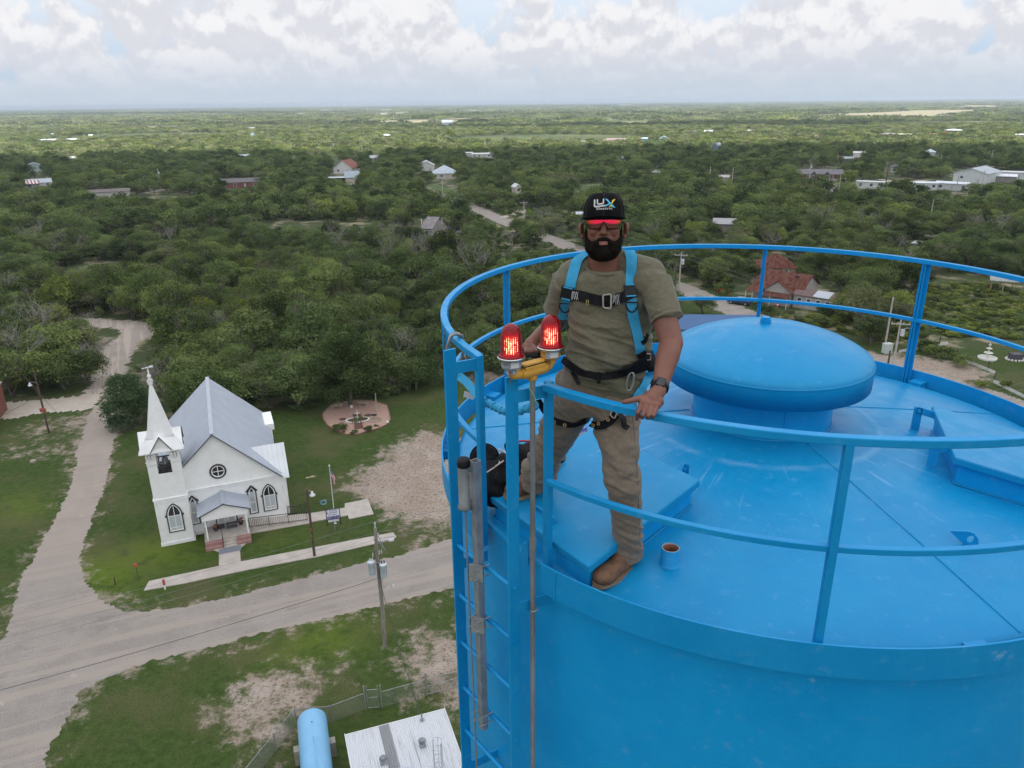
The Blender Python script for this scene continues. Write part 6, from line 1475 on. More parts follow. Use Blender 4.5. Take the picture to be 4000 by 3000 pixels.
mb.build('brick_edge', BRICK, rt)
mb = MB()
for k in range(26):
 a = 6.283 * k / 26; mb.lathe([(0.0, 0.0), (0.13, 0.0), (0.14, 0.1), (0.06, 0.17), (0.0, 0.18)], 7, (1.45 * math.cos(a), 0.4 + 0.85 * math.sin(a), 0.08))
mb.build('stone_ring', mat('white_stone', (0.66, 0.64, 0.58), rough=0.8), rt)
mb = MB(); mb.box((0, 0.5, 0.75), (0.1, 0.08, 1.4)); mb.box((0, 0.5, 1.0), (0.72, 0.081, 0.1)); mb.build('cross', mat('white_stone', (0.66, 0.64, 0.58)), rt)
cm = crown_mesh('plants', 88, 1.2, 0.4, 0.08, 12, 60, 0.08, LM['green'], (0.2, 0.35)); o = addobj('plants', cm, rt); o.location = (0, 0.3, 0)
P = at6(668, 206); rt = thing('bird_bath', 'stone bird bath with a dark bowl in a ring of pale stones', 'bird bath', P)
mb = MB(); mb.lathe([(0.0,0.0),(0.22,0.0),(0.16,0.1),(0.08,0.2),(0.07,0.6),(0.14,0.66),(0.4,0.74),(0.38,0.78)],16); mb.build('pedestal',STONE,rt); mb = MB(); mb.lathe([(0.001,0.72),(0.38,0.775)],16); mb.build('bowl',mat('bath_dark',(0.03,0.035,0.035),rough=0.2),rt)
mb = MB()
for k in range(18): a = 6.283 * k / 18; mb.lathe([(0.0, 0.0), (0.12, 0.0), (0.1, 0.12), (0.0, 0.15)], 6, (0.75 * math.cos(a), 0.75 * math.sin(a), 0.04))
mb.build('stone_ring', STONE, rt)
for (px,py),rr_,lab in (((488,200),0.5,'round patch of brown mulch left of the cross planter'),((632,178),0.55,'round patch of brown mulch right of the cross planter')):
 mb = MB(); mb.lathe([(0.001, 0.1), (rr_ * 0.7, 0.09), (rr_, 0.04)], 18); o = tag(mb.build('mulch_patch', SOIL), lab, 'mulch'); o.location = at6(px, py)
mb = MB(); mb.cyl((0,0,0),(0.05,0,2.6),0.1,8,0.07); o = tag(mb.build('bare_post',STONE),'slim pale trunk stump standing at the rear of the pink garden','post'); o.location = at6(678,155)
mb = MB(); mb.lathe([(0.0,0.0),(0.2,0.0),(0.22,0.15),(0.12,0.28),(0,0.3)],10); o = tag(mb.build('white_stone',mat('white_stone',(0.66,0.64,0.58))),'single white stone at the right edge of the pink garden','stone'); o.location = at6(740,220)
mb = MB(); mb.lathe([(0.0,0.0),(0.2,0.0),(0.22,0.15),(0.12,0.38),(0,0.4)],10); o = tag(mb.build('white_stone',mat('white_stone',(0.66,0.64,0.58))),'white stone at the foot of the oak trunk in the pink garden','stone'); o.location = at6(538,134)
for i,(px,py,s,mk,lab) in enumerate([(467,262,0.95,'green','rounded green shrub at the front left of the pink garden'),(628,268,0.65,'green','spiky green plant at the front edge of the pink garden'),(558,282,0.5,'green','small plant at the middle front edge of the pink garden'),(678,240,0.3,'bright','tiny green plant at the right of the pink garden'),(496,276,0.25,'bright','tiny yellow-green plant near the front left of the pink garden')]):
 bush(*P6(px, py), s, mk, lab, 'shrub', 20 + i)
# ---- marker posts and small bits on the verge
def post(px, py, h, r, m, lab, name='marker_post', cap=None, sc_=None):
 P = N(*(sc_ or P5)(px, py)); rt = thing(name, lab, 'post', P); mb = MB(); mb.cyl((0, 0, 0), (0, 0, h), r, 8); mb.build('post', m, rt)
 if cap: mb = MB(); mb.box((0, 0, h + cap[1] / 2), (cap[0], cap[0] * 0.8, cap[1])); mb.build('post_cap', cap[2], rt)
ORG = mat('orange_cap', (0.48, 0.09, 0.04), rough=0.6)
post(428, 1575, 0.45, 0.07, M_trimw, 'short white marker post with a red top beside the sidewalk', cap=(0.16, 0.5, mat('marker_red', (0.45, 0.05, 0.03))))
post(247,1512,1.35,0.035,WOODD,'thin leaning stake with an orange cap on the lawn corner',cap=(0.2,0.28,ORG)); post(90,1545,0.8,0.05,WOODD,'short brown stake near the road corner of the lawn')
post(444, 820, 0.4, 0.05, GALV, 'short grey meter post in front of the church sign', sc_=P6)
mb = MB(); mb.box((0,0,0.12),(0.55,0.42,0.24)); mb.box((0.08,0.02,0.27),(0.36,0.3,0.08)); o = tag(mb.build('concrete_block',STONE),'pale broken concrete lump on the left lawn','block'); o.location = N(*P8(167,773))
mb = MB(); mb.box((0,0,0.03),(0.9,0.2,0.06),rz=0.3); mb.box((0.3,0.2,0.07),(0.5,0.1,0.05),rz=-0.2); o = tag(mb.build('board_scrap',STONE),'pale flat scrap lying on the lawn right of the church','board'); o.location = N(*P5(1417,812))
# ================================================================== WATER YARD BELOW: fence, pressure tank, shed
SKY_BLUE = mat('pale_blue_paint', (0.20, 0.45, 0.68), (0.185, 0.42, 0.64), scale=1.2, rough=0.42, bump=0.05)
a_ = N(*P7(735, 905), 1.75); b_ = N(*P7(782, 1380), 1.75); dv = (b_ - a_); dv.z = 0; dv.normalize(); sv = Vector((-dv.y, dv.x, 0))
wt = thing('pressure_tank', 'pale blue horizontal water tank on concrete piers beside the white shed roof', 'water tank', Vector((a_.x, a_.y, 0)), math.atan2(dv.y, dv.x))
mb = MB(); rr_ = 0.9; L_ = 6.5; prof = []
for k in range(9): a = math.pi / 2 * k / 8; prof.append((rr_ * math.sin(a), -0.45 * math.cos(a)))
for k in range(9): a = math.pi / 2 * k / 8; prof.append((rr_ * math.cos(a), L_ + 0.45 * math.sin(a)))
mb.M = Matrix.Translation((0.45, 0, 1.6)) @ Matrix.Rotation(R(90), 4, 'Y'); mb.lathe(prof, 40); mb.build('tank_body', SKY_BLUE, wt)
for x in (1.9, 5.2):
 mb = MB(); mb.box((x, 0, 0.55), (0.5, 2.5, 1.1)); mb.build('pier', mat('pier_concrete', (0.38, 0.33, 0.28), (0.3, 0.26, 0.22), scale=3, rough=0.9), wt)
mb = MB(); mb.cyl((1.5, 0, 2.45), (1.5, 0, 2.62), 0.06, 8); mb.cyl((0.7, 0, 2.4), (0.7, 0, 2.52), 0.04, 8); mb.build('fitting', SKY_BLUE, wt)
mb = MB(); mb.tube([(2.9, 0, 2.45), (2.95, 0, 2.75), (3.3, 0.03, 2.78), (6.6, 0.05, 2.75)], 0.03, 8); mb.build('pipe', SKY_BLUE, wt)
# shed
S1, S2, S3 = N(*P7(1050, 1130), 2.6), N(*P7(1952, 873), 2.75), N(*P7(2092, 1222), 2.75); e1 = S2 - S1; e1.z = 0; Lx = e1.length; ang = math.atan2(e1.y, e1.x)
shed = thing('pump_shed', 'white pump shed with a rusty streaked corrugated roof and two turbine vents', 'shed', Vector((S1.x, S1.y, 0)), ang)
WCOR = bpy.data.materials.new('stained_corrugated'); WCOR.use_nodes = True; t = NT(WCOR.node_tree); b = t.n['Principled BSDF']; v = t.n.new('ShaderNodeTexCoord').outputs['Object']; s = t.sep(v)
st_ = t.ramp(t.noise(t.vmath('MULTIPLY', v, (9, 0.35, 1)), 1.0, 4, 0.65), 0.50, 0.72)
col = t.mix(t.math('MULTIPLY', st_, t.ramp(t.noise(v, 0.5, 3), 0.35, 0.6)), (0.62, 0.63, 0.65), (0.34, 0.335, 0.34))
band = t.math('MULTIPLY', t.math('GREATER_THAN', s[0], 1.98), t.math('LESS_THAN', s[0], 2.62)); col = t.mix(t.math('MULTIPLY', band, 0.8), col, (0.19, 0.19, 0.195))
t.l.new(col, b.inputs['Base Color']); b.inputs['Roughness'].default_value = 0.55
mb = MB(); n = int(Lx / 0.035); vs = []; fs = []
for i in range(n + 1):
 x = Lx * i / n; z = 2.62 + 0.035 * math.sin(i * 1.5708 + 0.4); vs += [(x, 0.25, z + 0.02), (x, -5.5, z + 0.28)]
for i in range(n): fs.append((2 * i, 2 * i + 1, 2 * i + 3, 2 * i + 2))
mb.add(vs, [f for f in fs]); mb.add([(p[0], p[1], p[2] - 0.03) for p in vs], [f[::-1] for f in fs]); mb.build('roof', WCOR, shed)
mb = MB(); mb.box((Lx / 2, -2.6, 1.28), (Lx - 0.5, 5.3, 2.56)); mb.build('wall', wall_mat((0.62, 0.62, 0.6)), shed)
mb = MB(); mb.box((Lx / 2,0.26,2.58),(Lx,0.04,0.16)); mb.box((-0.02,-2.6,2.68),(0.04,5.7,0.16)); mb.box((Lx + 0.02,-2.6,2.68),(0.04,5.7,0.16)); mb.build('fascia',M_trimw,shed)
def inshed(px, py, z):
 p = N(*P7(px, py), z) - Vector((S1.x, S1.y, 0)); return Vector((p.x * math.cos(ang) + p.y * math.sin(ang), -p.x * math.sin(ang) + p.y * math.cos(ang), z))
TURB = mat('turbine_metal', (0.42, 0.44, 0.46), (0.25, 0.26, 0.27), scale=8, rough=0.4, metal=0.4)
for px, py in ((1745, 1190), (1392, 1350)):
 c = inshed(px, py, 2.8); mb = MB(); mb.lathe([(0.26, -0.1), (0.15, 0.06), (0.15, 0.2)], 16, c); q = mb.build('vent_base', TURB, shed)
 mb = MB()
 for k in range(16):
  a = 6.283 * k / 16; mb.tube([(c.x + r2 * math.cos(a + tw),c.y + r2 * math.sin(a + tw),c.z + z2) for r2,z2,tw in ((0.12,0.2,0),(0.2,0.27,0.15),(0.21,0.35,0.3),(0.16,0.43,0.45),(0.05,0.47,0.6))],0.022,4)
 mb.lathe([(0.0, 0.48), (0.09, 0.46), (0.1, 0.44)], 12, c); mb.build('turbine', TURB, q)
c = inshed(1742,960,2.7); mb = MB(); mb.cyl((c.x,c.y,2.6),(c.x,c.y,3.1),0.035,8); mb.box((c.x,c.y,2.72),(0.22,0.22,0.06)); mb.lathe([(0,0.1),(0.06,0.06),(0.07,0)],8,(c.x,c.y,3.08)); mb.build('service_mast',GALV,shed)
# ground storage tank with caged ladder, just entering the frame at the bottom
tp = N(*P7(1560, 1545), 4.6)
gt_ = thing('storage_tank', 'pale blue round storage tank top with a caged ladder at the bottom edge', 'water tank', Vector((tp.x, tp.y, 0)))
mb = MB(); mb.lathe([(0.02,4.62),(0.7,4.6),(1.18,4.5),(1.22,4.42),(1.22,0)],48); mb.build('tank_body',mat('pale_tank_top',(0.46,0.56,0.68),(0.4,0.5,0.62),scale=2,rough=0.5),gt_)
cg = N(*P7(1880, 1150), 4.9) - Vector((tp.x, tp.y, 0)); mb = MB(); k = 0.27
cb = Vector((cg.x, cg.y, 0))
for z in (4.9, 4.3, 3.7, 3.1): mb.tube([(cb.x + k * math.cos(a * 0.5236), cb.y + k * math.sin(a * 0.5236), z) for a in range(-1, 8)], 0.02, 6)
for a in (-1,1,3,5,7): mb.cyl((cb.x + k * math.cos(a * 0.5236),cb.y + k * math.sin(a * 0.5236),1.5),(cb.x + k * math.cos(a * 0.5236),cb.y + k * math.sin(a * 0.5236),4.9),0.014,6)
for x in (-0.2, 0.2): mb.cyl((cb.x + x, cb.y - 0.2, 0), (cb.x + x, cb.y - 0.2, 4.9), 0.02, 6)
for i in range(14): mb.cyl((cb.x - 0.2, cb.y - 0.2, 0.5 + 0.3 * i), (cb.x + 0.2, cb.y - 0.2, 0.5 + 0.3 * i), 0.012, 5)
mb.build('caged_ladder', mat('pale_steel', (0.45, 0.47, 0.50), rough=0.5), gt_)
# chain-link fence
FEN = mat('fence_pipe', (0.36, 0.37, 0.37), (0.24, 0.24, 0.23), scale=6, rough=0.5, metal=0.3); FM = mat('fence_wire', (0.20, 0.205, 0.20), rough=0.55, metal=0.2)
f0 = N(*P7(1785, 735)); f1 = N(*P7(1377, 850)); f2 = N(*P7(1232, 862)); f3 = N(*P7(912, 985)); f4 = N(*P7(600, 1005)); f5 = N(*P7(292, 1395)); f5b = f4 + (f5 - f4) * 2.2
fr = f0 + (f0 - f1) * 3.2
def chain(a, b, hgt, label, posts=(0, 1), rails=(1.0,), mesh=True, pitch=0.11):
 a = Vector((a.x,a.y,0)); b = Vector((b.x,b.y,0)); L = (b - a).length; rt = thing('chain_link_fence',label,'fence',a,math.atan2(b.y - a.y,b.x - a.x),'chain-link fence round the water yard')
 mb = MB()
 for r_ in rails: mb.cyl((0, 0, hgt * r_), (L, 0, hgt * r_), 0.024, 8)
 mb.build('rail', FEN, rt)
 for p in posts:
  mb = MB(); mb.cyl((L * p, 0, 0), (L * p, 0, hgt + 0.08), 0.038, 8); mb.build('post', FEN, rt)
 if mesh:
  mb = MB(); k = int(L / pitch);
  for i in range(-int(hgt / pitch), k + 1):
   for s in (1, -1):
    x0, x1 = i * pitch, i * pitch + hgt; z0, z1 = (0.03, hgt) if s > 0 else (hgt, 0.03)
    if x0 < 0: z0 += (z1 - z0) * (-x0) / hgt; x0 = 0
    if x1 > L: z1 = z0 + (z1 - z0) * (L - x0) / (x1 - x0); x1 = L
    if x1 - x0 > 0.02: mb.tube([(x0, 0, z0), (x1, 0, z1)], 0.0042, 3, False, False)
  mb.build('wire_mesh', FM, rt)
 return rt
chain(f1,f0,1.35,'chain-link fence panel between the walk gate and the tall grey post',posts=()); chain(f0,fr,1.35,'chain-link gate with three rails right of the tall grey post',(1,),(1.0,0.55,0.06))
chain(f3,f2,1.35,'chain-link fence panel between the pressure tank and the walk gate',(0,)); chain(f4,f3,1.35,'chain-link fence panel behind the pale blue pressure tank',(0,))
chain(f5b, f4, 1.35, 'long chain-link fence run at the lower left of the water yard', (0.25, 0.55, 0.72))
p = N(*P7(1785,735)); rt = thing('fence_post','tall thick grey gate post where the chain-link fence meets the wide gate','post',p); mb = MB(); mb.cyl((0,0,0),(0,0,1.9),0.065,12); mb.lathe([(0,0.05),(0.07,0.02),(0.07,-0.02)],12,(0,0,1.9)); mb.build('pipe',FEN,rt)
g1 = Vector((f2.x,f2.y,0)); g2 = Vector((f1.x,f1.y,0)); rt = thing('walk_gate','narrow chain-link walk gate between two tall grey posts','gate',g1,math.atan2(g2.y - g1.y,g2.x - g1.x)); L = (g2 - g1).length
for x in (0, L): mb = MB(); mb.cyl((x, 0, 0), (x, 0, 1.95), 0.045, 10); mb.build('post', FEN, rt)
mb = MB()
for x in (0.14, L - 0.17): mb.cyl((x, 0, 0.1), (x, 0, 1.9), 0.026, 8)
for z in (0.1, 0.95, 1.6): mb.cyl((0.14, 0, z), (L - 0.17, 0, z), 0.024, 8)
mb.build('gate_frame', FEN, rt)
mb = MB(); w_ = L - 0.31
for i in range(-14, 10):
 for s in (1, -1):
  x0, x1 = i * .1, i * .1 + 1.5; z0, z1 = (0.1, 1.6) if s > 0 else (1.6, 0.1)
  if x0 < 0: z0 += (z1 - z0) * (-x0) / 1.5; x0 = 0
  if x1 > w_: z1 = z0 + (z1 - z0) * (w_ - x0) / max(1e-3, (x1 - x0)); x1 = w_
  if x1 - x0 > .02 and x0 < w_: mb.tube([(x0 + .14, 0, z0), (x1 + .14, 0, z1)], 0.0042, 3, False, False)
mb.build('wire_mesh', FM, rt)
# right-hand yard beyond the tank: low white garden fences, fountain, utility box
def lowfence(a, b, label, h=0.45, gap_=0.16):
 A = N(*a); B = N(*b); L = (B - A).length; rt = thing('low_fence', label, 'fence', A, math.atan2(B.y - A.y, B.x - A.x), None)
 mb = MB(); k = int(L / gap_)
 for i in range(k + 1): mb.box((L * i / k, 0, h / 2), (0.1, 0.03, h))
 mb.build('pale_boards', M_trimw, rt); mb = MB()
 for i in range(int(L / 3) + 1): mb.box((min(L, i * 3), 0.05, 0.75), (0.12, 0.12, 1.5))
 mb.build('post', WOODD, rt)
lowfence((3735,1400),(3885,1460),'low pale board edging along the right-hand yard, nearer run'); lowfence((3880,1495),(4010,1560),'low pale board edging at the right edge with yellow flowers'); lowfence((3510,1378),(3700,1345),'low white fence behind the transformer pole at right')
P = N(3856, 1402); rt = thing('fountain', 'white tiered garden fountain in the right-hand yard', 'fountain', P)
WS = mat('white_stone', (0.66, 0.64, 0.58)); mb = MB(); mb.lathe([(1.3, 0), (1.35, 0.3), (1.2, 0.32), (1.15, 0.1), (0.1, 0.1)], 24); mb.build('basin', WS, rt)
mb = MB(); mb.lathe([(0.15,0.1),(0.12,0.8),(0.65,1.0),(0.6,1.05),(0.12,1.0),(0.1,1.5),(0.42,1.7),(0.4,1.74),(0.08,1.7),(0.07,2.1),(0.22,2.25),(0.05,2.5),(0,2.6)],18); mb.build('tiers',WS,rt)
P = N(3965, 1405); rt = thing('garden_ornament', 'cluster of white and dark garden ornaments right of the fountain', 'ornament', P)
mb = MB(); mb.box((0, 0, 0.55), (1.6, 1.2, 0.9)); mb.build('dark_figure', mat('dark_ornament', (0.08, 0.07, 0.09)), rt)
mb = MB()
for k in range(16): a = 6.283 * k / 16; mb.lathe([(0, 0.0), (0.2, 0.0), (0.15, 0.25), (0, 0.3)], 7, (1.3 * math.cos(a), 1.0 * math.sin(a), 0))
mb.build('stones', WS, rt)
P = N(3463,1378); rt = thing('utility_box','pale metal utility box standing on the grass behind the vent dome','utility box',P,0.3); mb = MB(); mb.box((0,0,0.75),(1.3,0.9,1.5)); mb.build('cabinet',mat('cabinet_grey',(0.50,0.55,0.52),rough=0.5),rt); mb = MB(); mb.box((0,0,1.53),(1.4,1.0,0.08)); mb.build('lid',mat('cabinet_grey',(0.5,0.55,0.52)),rt)
for px,py,lab in ((3650,1390,'clump of tall weeds along the board edging'),(3700,1400,'second clump of tall weeds along the board edging'),(3760,1430,'weeds at the near end of the board edging'),(3620,1370,'weeds behind the double railing post')): bush(px,py,1.6,'green',lab,'bush',40 + (px % 7))
for px,py,lab in ((3830,1515,'yellow-green flowering bush by the right edge fence'),(3930,1515,'yellow flowering bush nearest the right edge')): bush(px,py,0.9,'bright',lab,'flowering_bush',50 + (px % 5))
for i,(px,py,s,mk,lab) in enumerate([(3300,1250,3.0,'dark','large dark green bush right of the old store'),(3380,1270,2.6,'green','green bush between the old store and the tall slim pole'),(3230,1230,2.0,'green','bush at the right end of the old store'),(3480,1300,1.8,'green','bush behind the pole with the lamp arm'),(3080,1235,1.1,'olive','dry grass clump in front of the old store'),(2850,1135,1.4,'dark','dark shrub beside the red car')]): bush(px,py,s,mk,lab,'bush',60 + i)
for i,(px,py,s,mk,lab) in enumerate([(3120,1255,1.0,'olive','low weed clump on the roadside, first right of the store sign'),(3210,1275,1.2,'green','low weed clump on the roadside, second right of the store sign')]): bush(px,py,s,mk,lab,'bush',70 + i)
RL = leafmat('red_leaves', (0.22, 0.02, 0.02), (0.42, 0.04, 0.03), (0.3, 0.05, 0.03)); LM['red'] = RL
bush(2825, 1158, 1.3, 'red', 'red-leaved shrub behind the small street tree', 'red_shrub', 90)
# ================================================================== THE BLUE WATER TANK
TC = Vector((1.615, 4.54, 0)); RW = 1.98; RR_, R2_ = 2.025, 2.074; ZT, ZM, ZTT, ZTB = 36.83, 36.361, 35.927, 35.77
def blue(name, base=(0.002, 0.282, 0.63), stains=True, ring=False, rough=0.36, chip=0.775):
 m = bpy.data.materials.new(name); m.use_nodes = True; MATS[name] = m; t = NT(m.node_tree); b = t.n['Principled BSDF']
 v = t.n.new('ShaderNodeNewGeometry').outputs['Position']
 c = t.mix(t.ramp(t.noise(v, 1.7, 7, 0.66), 0.36, 0.64), base, (base[0] * 3.0, base[1] * 1.12, base[2] * 1.06))
 c = t.mix(t.math('MULTIPLY', t.ramp(t.noise(v, 14, 6, 0.7), 0.55, 0.76), 0.45), c, (0.11, 0.36, 0.64))       # chalking
 c = t.mix(t.math('MULTIPLY', t.ramp(t.noise(v, 5.0, 8, 0.75), 0.645, 0.73), 0.55), c, (0.20, 0.43, 0.66))     # scuffs
 pin = t.ramp(t.noise(v, 60, 2, 0.5), chip, chip + 0.025); gate_ = t.ramp(t.noise(v, 3.1, 3), 0.55, 0.66)
 c = t.mix(t.math('MULTIPLY', pin, gate_), c, (0.50, 0.46, 0.44))                                         # chips to primer
 if ring:
  p = t.vmath('SUBTRACT', v, tuple(TC)); s = t.sep(p); r = t.math('SQRT', t.math('ADD', t.math('MULTIPLY', s[0], s[0]), t.math('MULTIPLY', s[1], s[1])))
  th = t.math('ARCTAN2', s[1], s[0]); pol = t.comb(t.math('MULTIPLY', th, 9.0), t.math('MULTIPLY', r, 0.8), 0.0)
  rr = t.math('ADD', r, t.math('MULTIPLY', t.math('SUBTRACT', t.noise(v, 6.0, 4), 0.5), 0.05))
  band = t.math('MULTIPLY', t.ramp(rr, 0.68, 0.715), t.ramp(rr, 0.715, 0.76, 1.0, 0.0))
  c = t.mix(t.math('MULTIPLY', t.math('MULTIPLY', band, t.ramp(t.noise(v, 5, 4), 0.35, 0.6)), 0.32), c, (0.22, 0.46, 0.72))
  streak = t.math('MULTIPLY', t.math('MULTIPLY', t.ramp(t.noise(pol, 2.2, 5, 0.6), 0.58, 0.72), t.ramp(r, 0.66, 0.78)), t.ramp(r, 0.95, 1.5, 1, 0))
  c = t.mix(t.math('MULTIPLY', streak, 0.36), c, (0.24, 0.47, 0.72))
 t.l.new(c, b.inputs['Base Color'])
 t.l.new(t.ramp(t.noise(v, 8, 4), 0.3, 0.7, rough - 0.05, rough + 0.12), b.inputs['Roughness']); b.inputs['Specular IOR Level'].default_value = 0.27
 bn = t.n.new('ShaderNodeBump'); bn.inputs['Strength'].default_value = 0.22; bn.inputs['Distance'].default_value = 0.004
 t.l.new(t.math('ADD', t.noise(v, 90, 3, 0.6), t.math('MULTIPLY', t.noise(v, 6, 3), 1.5)), bn.inputs['Height']); t.l.new(bn.outputs[0], b.inputs['Normal'])
 return m
BL = blue('tank_blue_paint'); BLR = blue('roof_blue_paint',(0.002,0.235,0.50),ring=True,rough=0.34); BLS = blue('railing_blue_paint',(0.003,0.252,0.56),chip=0.735)
tank = thing('water_tank', 'huge bright blue steel standpipe with a low conical roof, the structure the man stands on', 'water tank', (TC.x, TC.y, 0))
def zroof(r): return 36.10 - 0.262 * (max(0.0, r - 0.30) / 1.68) ** 1.12
mb = MB(); mb.lathe([(RW, 0), (RW, 18), (RW, 35.80)], 160); mb.build('shell', BL, tank)
mb = MB(); pr = [(RW,35.80),(RW + 0.004,35.825),(RW - 0.01,35.838)] + [(r,zroof(r)) for r in np.linspace(1.95,0.38,16)]; mb.lathe(pr,160); mb.build('roof',BLR,tank)
def ringpt(a, r, z): return (r * math.cos(R(a)), r * math.sin(R(a)), z)
# weld seams
mb = MB()
for a in (-73.5, 15, 100, 170): mb.tube([ringpt(a, r, zroof(r) + 0.001) for r in np.linspace(0.45, 1.96, 14)], 0.005, 5)
mb.tube([ringpt(a, 0.434, zroof(0.434) + 0.002) for a in range(0, 360, 6)], 0.008, 5, closed=True); mb.build('weld_seam', BLR, tank)
# toe board, held off the shell by brackets
def arc(a0, a1, r, z, n=110): return [ringpt(a0 + (a1 - a0) * i / n, r, z) for i in range(n + 1)]
AG0, AG1 = -151.1, -136.7       # the gate
GA = 360 + AG0                  # run the long way round
mb = MB(); mb.sweep(arc(AG1 + 1.0, GA + 1.0, R2_, ZTB), [(-0.005, 0), (0.005, 0), (0.005, ZTT - ZTB), (-0.005, ZTT - ZTB)]); mb.build('toe_board', BLS, tank)
mb = MB(); mb.bar(ringpt(-133.2, R2_ + 0.006, ZTB + 0.002), ringpt(-133.2, R2_ + 0.006, ZTT - 0.002), 0.008, 0.012)
for a in list(range(-110, 209, 29)) + [-160 + 360 - 8]: mb.bar(ringpt(a, RW - 0.005, ZTB + 0.06), ringpt(a, R2_, ZTB + 0.06), 0.10, 0.06)
mb.build('toe_bracket', BLS, tank)
# guard rail: angle-iron top rail, mid rail, posts
Lp = [(-0.028, -0.05), (-0.020, -0.05), (-0.020, -0.006), (0.028, -0.006), (0.028, 0), (-0.028, 0)]
Lp = [(-0.020, -0.034), (0.020, -0.034), (0.020, 0.0), (-0.020, 0.0)]
mb = MB(); mb.sweep(arc(AG1 + 0.3, GA - 0.3, RR_, ZT), Lp); mb.build('top_rail', BLS, tank, bevel=0.004)
mb = MB(); mb.sweep(arc(AG1 + 0.8, GA - 0.8, RR_ - 0.002, ZM), [(-0.015, -0.027), (0.015, -0.027), (0.015, 0), (-0.015, 0)]); mb.build('mid_rail', BLS, tank, bevel=0.003)
def angpx(x, y):
 p = N(x, y, ZT) - TC; return math.degrees(math.atan2(p.y, p.x))
def Lpost(a, zb, zt, name='rail_post', dbl=False, w=0.05):
 p = Vector(ringpt(a,RR_ - 0.002,0)); t_ = Vector((-math.sin(R(a)),math.cos(R(a)),0)); r_ = Vector((math.cos(R(a)),math.sin(R(a)),0)); mb = MB(); th = 0.006; h = zt - zb
 for s in ((1, -1) if dbl else (1,)):
  o = p + t_ * (0.004 * s)
  mb.box(o + t_ * (s * w / 2) + r_ * 0.022 + Vector((0, 0, (zb + zt) / 2)), (w, th, h), rz=math.atan2(t_.y, t_.x))
  mb.box(o + t_ * (s * 0.003) - r_ * 0.004 + Vector((0, 0, (zb + zt) / 2)), (th, w, h), rz=math.atan2(t_.y, t_.x))
 mb.build(name, BLS, tank)
a_near, a_far2, a_far1, a_far0, a_l = angpx(3291, 1685), angpx(3616, 1015), angpx(3002, 976), angpx(2002, 1040), angpx(1722, 1190)
zb_ = zroof(1.98) - 0.03
for a,d in ((a_near,False),(a_far2,True),(a_far1,False),(a_far0,False),(a_l,False),(a_near + 48,False),(a_near + 92,False)): Lpost(a,zb_ - 0.02,ZT - 0.033,dbl=d,w=0.031)
# ---- gate posts, ladder
gL = Vector((-0.163, 3.557, 0)) - TC; gR = Vector((0.165, 3.172, 0)) - TC; sL = Vector((-0.300, 3.479, 0)) - TC; sR = Vector((-0.002, 3.090, 0)) - TC
tdir = (sR - sL).normalized(); ndir = Vector((tdir.y, -tdir.x, 0));
if ndir.dot(Vector((-1, -1, 0))) < 0: ndir = -ndir
ta = math.atan2(tdir.y, tdir.x)
for p, nm in ((gL, 'gate_post'), (gR, 'gate_post')):
 mb = MB(); mb.box(p + Vector((0, 0, (35.74 + ZT) / 2)), (0.036, 0.036, ZT - 35.74), rz=ta); mb.build(nm, BLS, tank, bevel=0.004)
ld = thing('ladder', 'blue steel ladder fixed to the outside of the tank below the gate', 'ladder', (TC.x, TC.y, 0))
for p in (sL, sR):
 mb = MB(); mb.box(p + Vector((0, 0, 36.885 / 2)), (0.012, 0.066, 36.885), rz=ta); mb.build('side_rail', BLS, ld, bevel=0.002)
for k in range(58):
 z = 35.79 - 0.3165 * k; mb = MB(); mb.cyl(sL - tdir * 0.014 + Vector((0, 0, z)), sR + tdir * 0.014 + Vector((0, 0, z)), 0.0125, 10)
 mb.cyl(sL - tdir * 0.018 + Vector((0, 0, z)), sL - tdir * 0.006 + Vector((0, 0, z)), 0.02, 10); mb.build('rung', BLS, ld)
def flat(a, b, z0, z1, th=0.01, nm='standoff'):
 a = Vector(a); b = Vector(b); mb = MB(); mb.box((a + b) / 2 + Vector((0,0,(z0 + z1) / 2)),((b - a).length,th,z1 - z0),rz=math.atan2(b.y - a.y,b.x - a.x)); mb.build(nm,BLS,ld)
flat(sL, gL, 36.755, 36.815); flat(sR, gR, 36.755, 36.815)
cR = gR + (gR - sR).normalized() * 0.09; flat(sR - (gR - sR).normalized() * 0.03,gR + (gR - sR).normalized() * 0.02,35.635,35.695); flat(sL,gL + (gL - sL).normalized() * 0.02,35.635,35.695)
for z in (34.2, 31.0, 28.0, 24.0, 20.0):
 for s_ in (sL, sR): q = s_.copy(); dq = -q.normalized(); flat(q, q + dq * (q.length - RW), z, z + 0.06)
# ---- centre vent
vent = thing('roof_vent', 'round blue mushroom vent with a domed cap in the middle of the tank roof', 'vent', (TC.x, TC.y, 0))
mb = MB(); mb.lathe([(0.43, 36.08), (0.43, 36.44)], 64); mb.box((0, -0.431, 36.26), (0.006, 0.006, 0.3)); mb.build('vent_neck', BL, vent)
cap = [(0.55,36.42),(0.622,36.385),(0.624,36.355),(0.627,36.353),(0.629,36.475),(0.632,36.477),(0.632,36.485),(0.628,36.488),(0.625,36.500),(0.612,36.517),(0.57,36.545)] + [(r,36.55 + 0.138 * (1 - (r / 0.57) ** 2)) for r in (0.5,0.42,0.34,0.25,0.15,0.001)]
mb = MB(); mb.lathe(cap[:5], 96); mb.lathe([cap[4], cap[5], cap[6], cap[7]], 96); mb.lathe(cap[7:], 96); mb.build('vent_cap', BLR, vent)
mb = MB(); mb.cyl((-0.02,0.03,36.67),(-0.02,0.03,36.712),0.034,16,smooth=False); mb.cyl((-0.02,0.03,36.712),(-0.02,0.03,36.726),0.028,6,smooth=False); mb.build('vent_knob',BLS,vent)
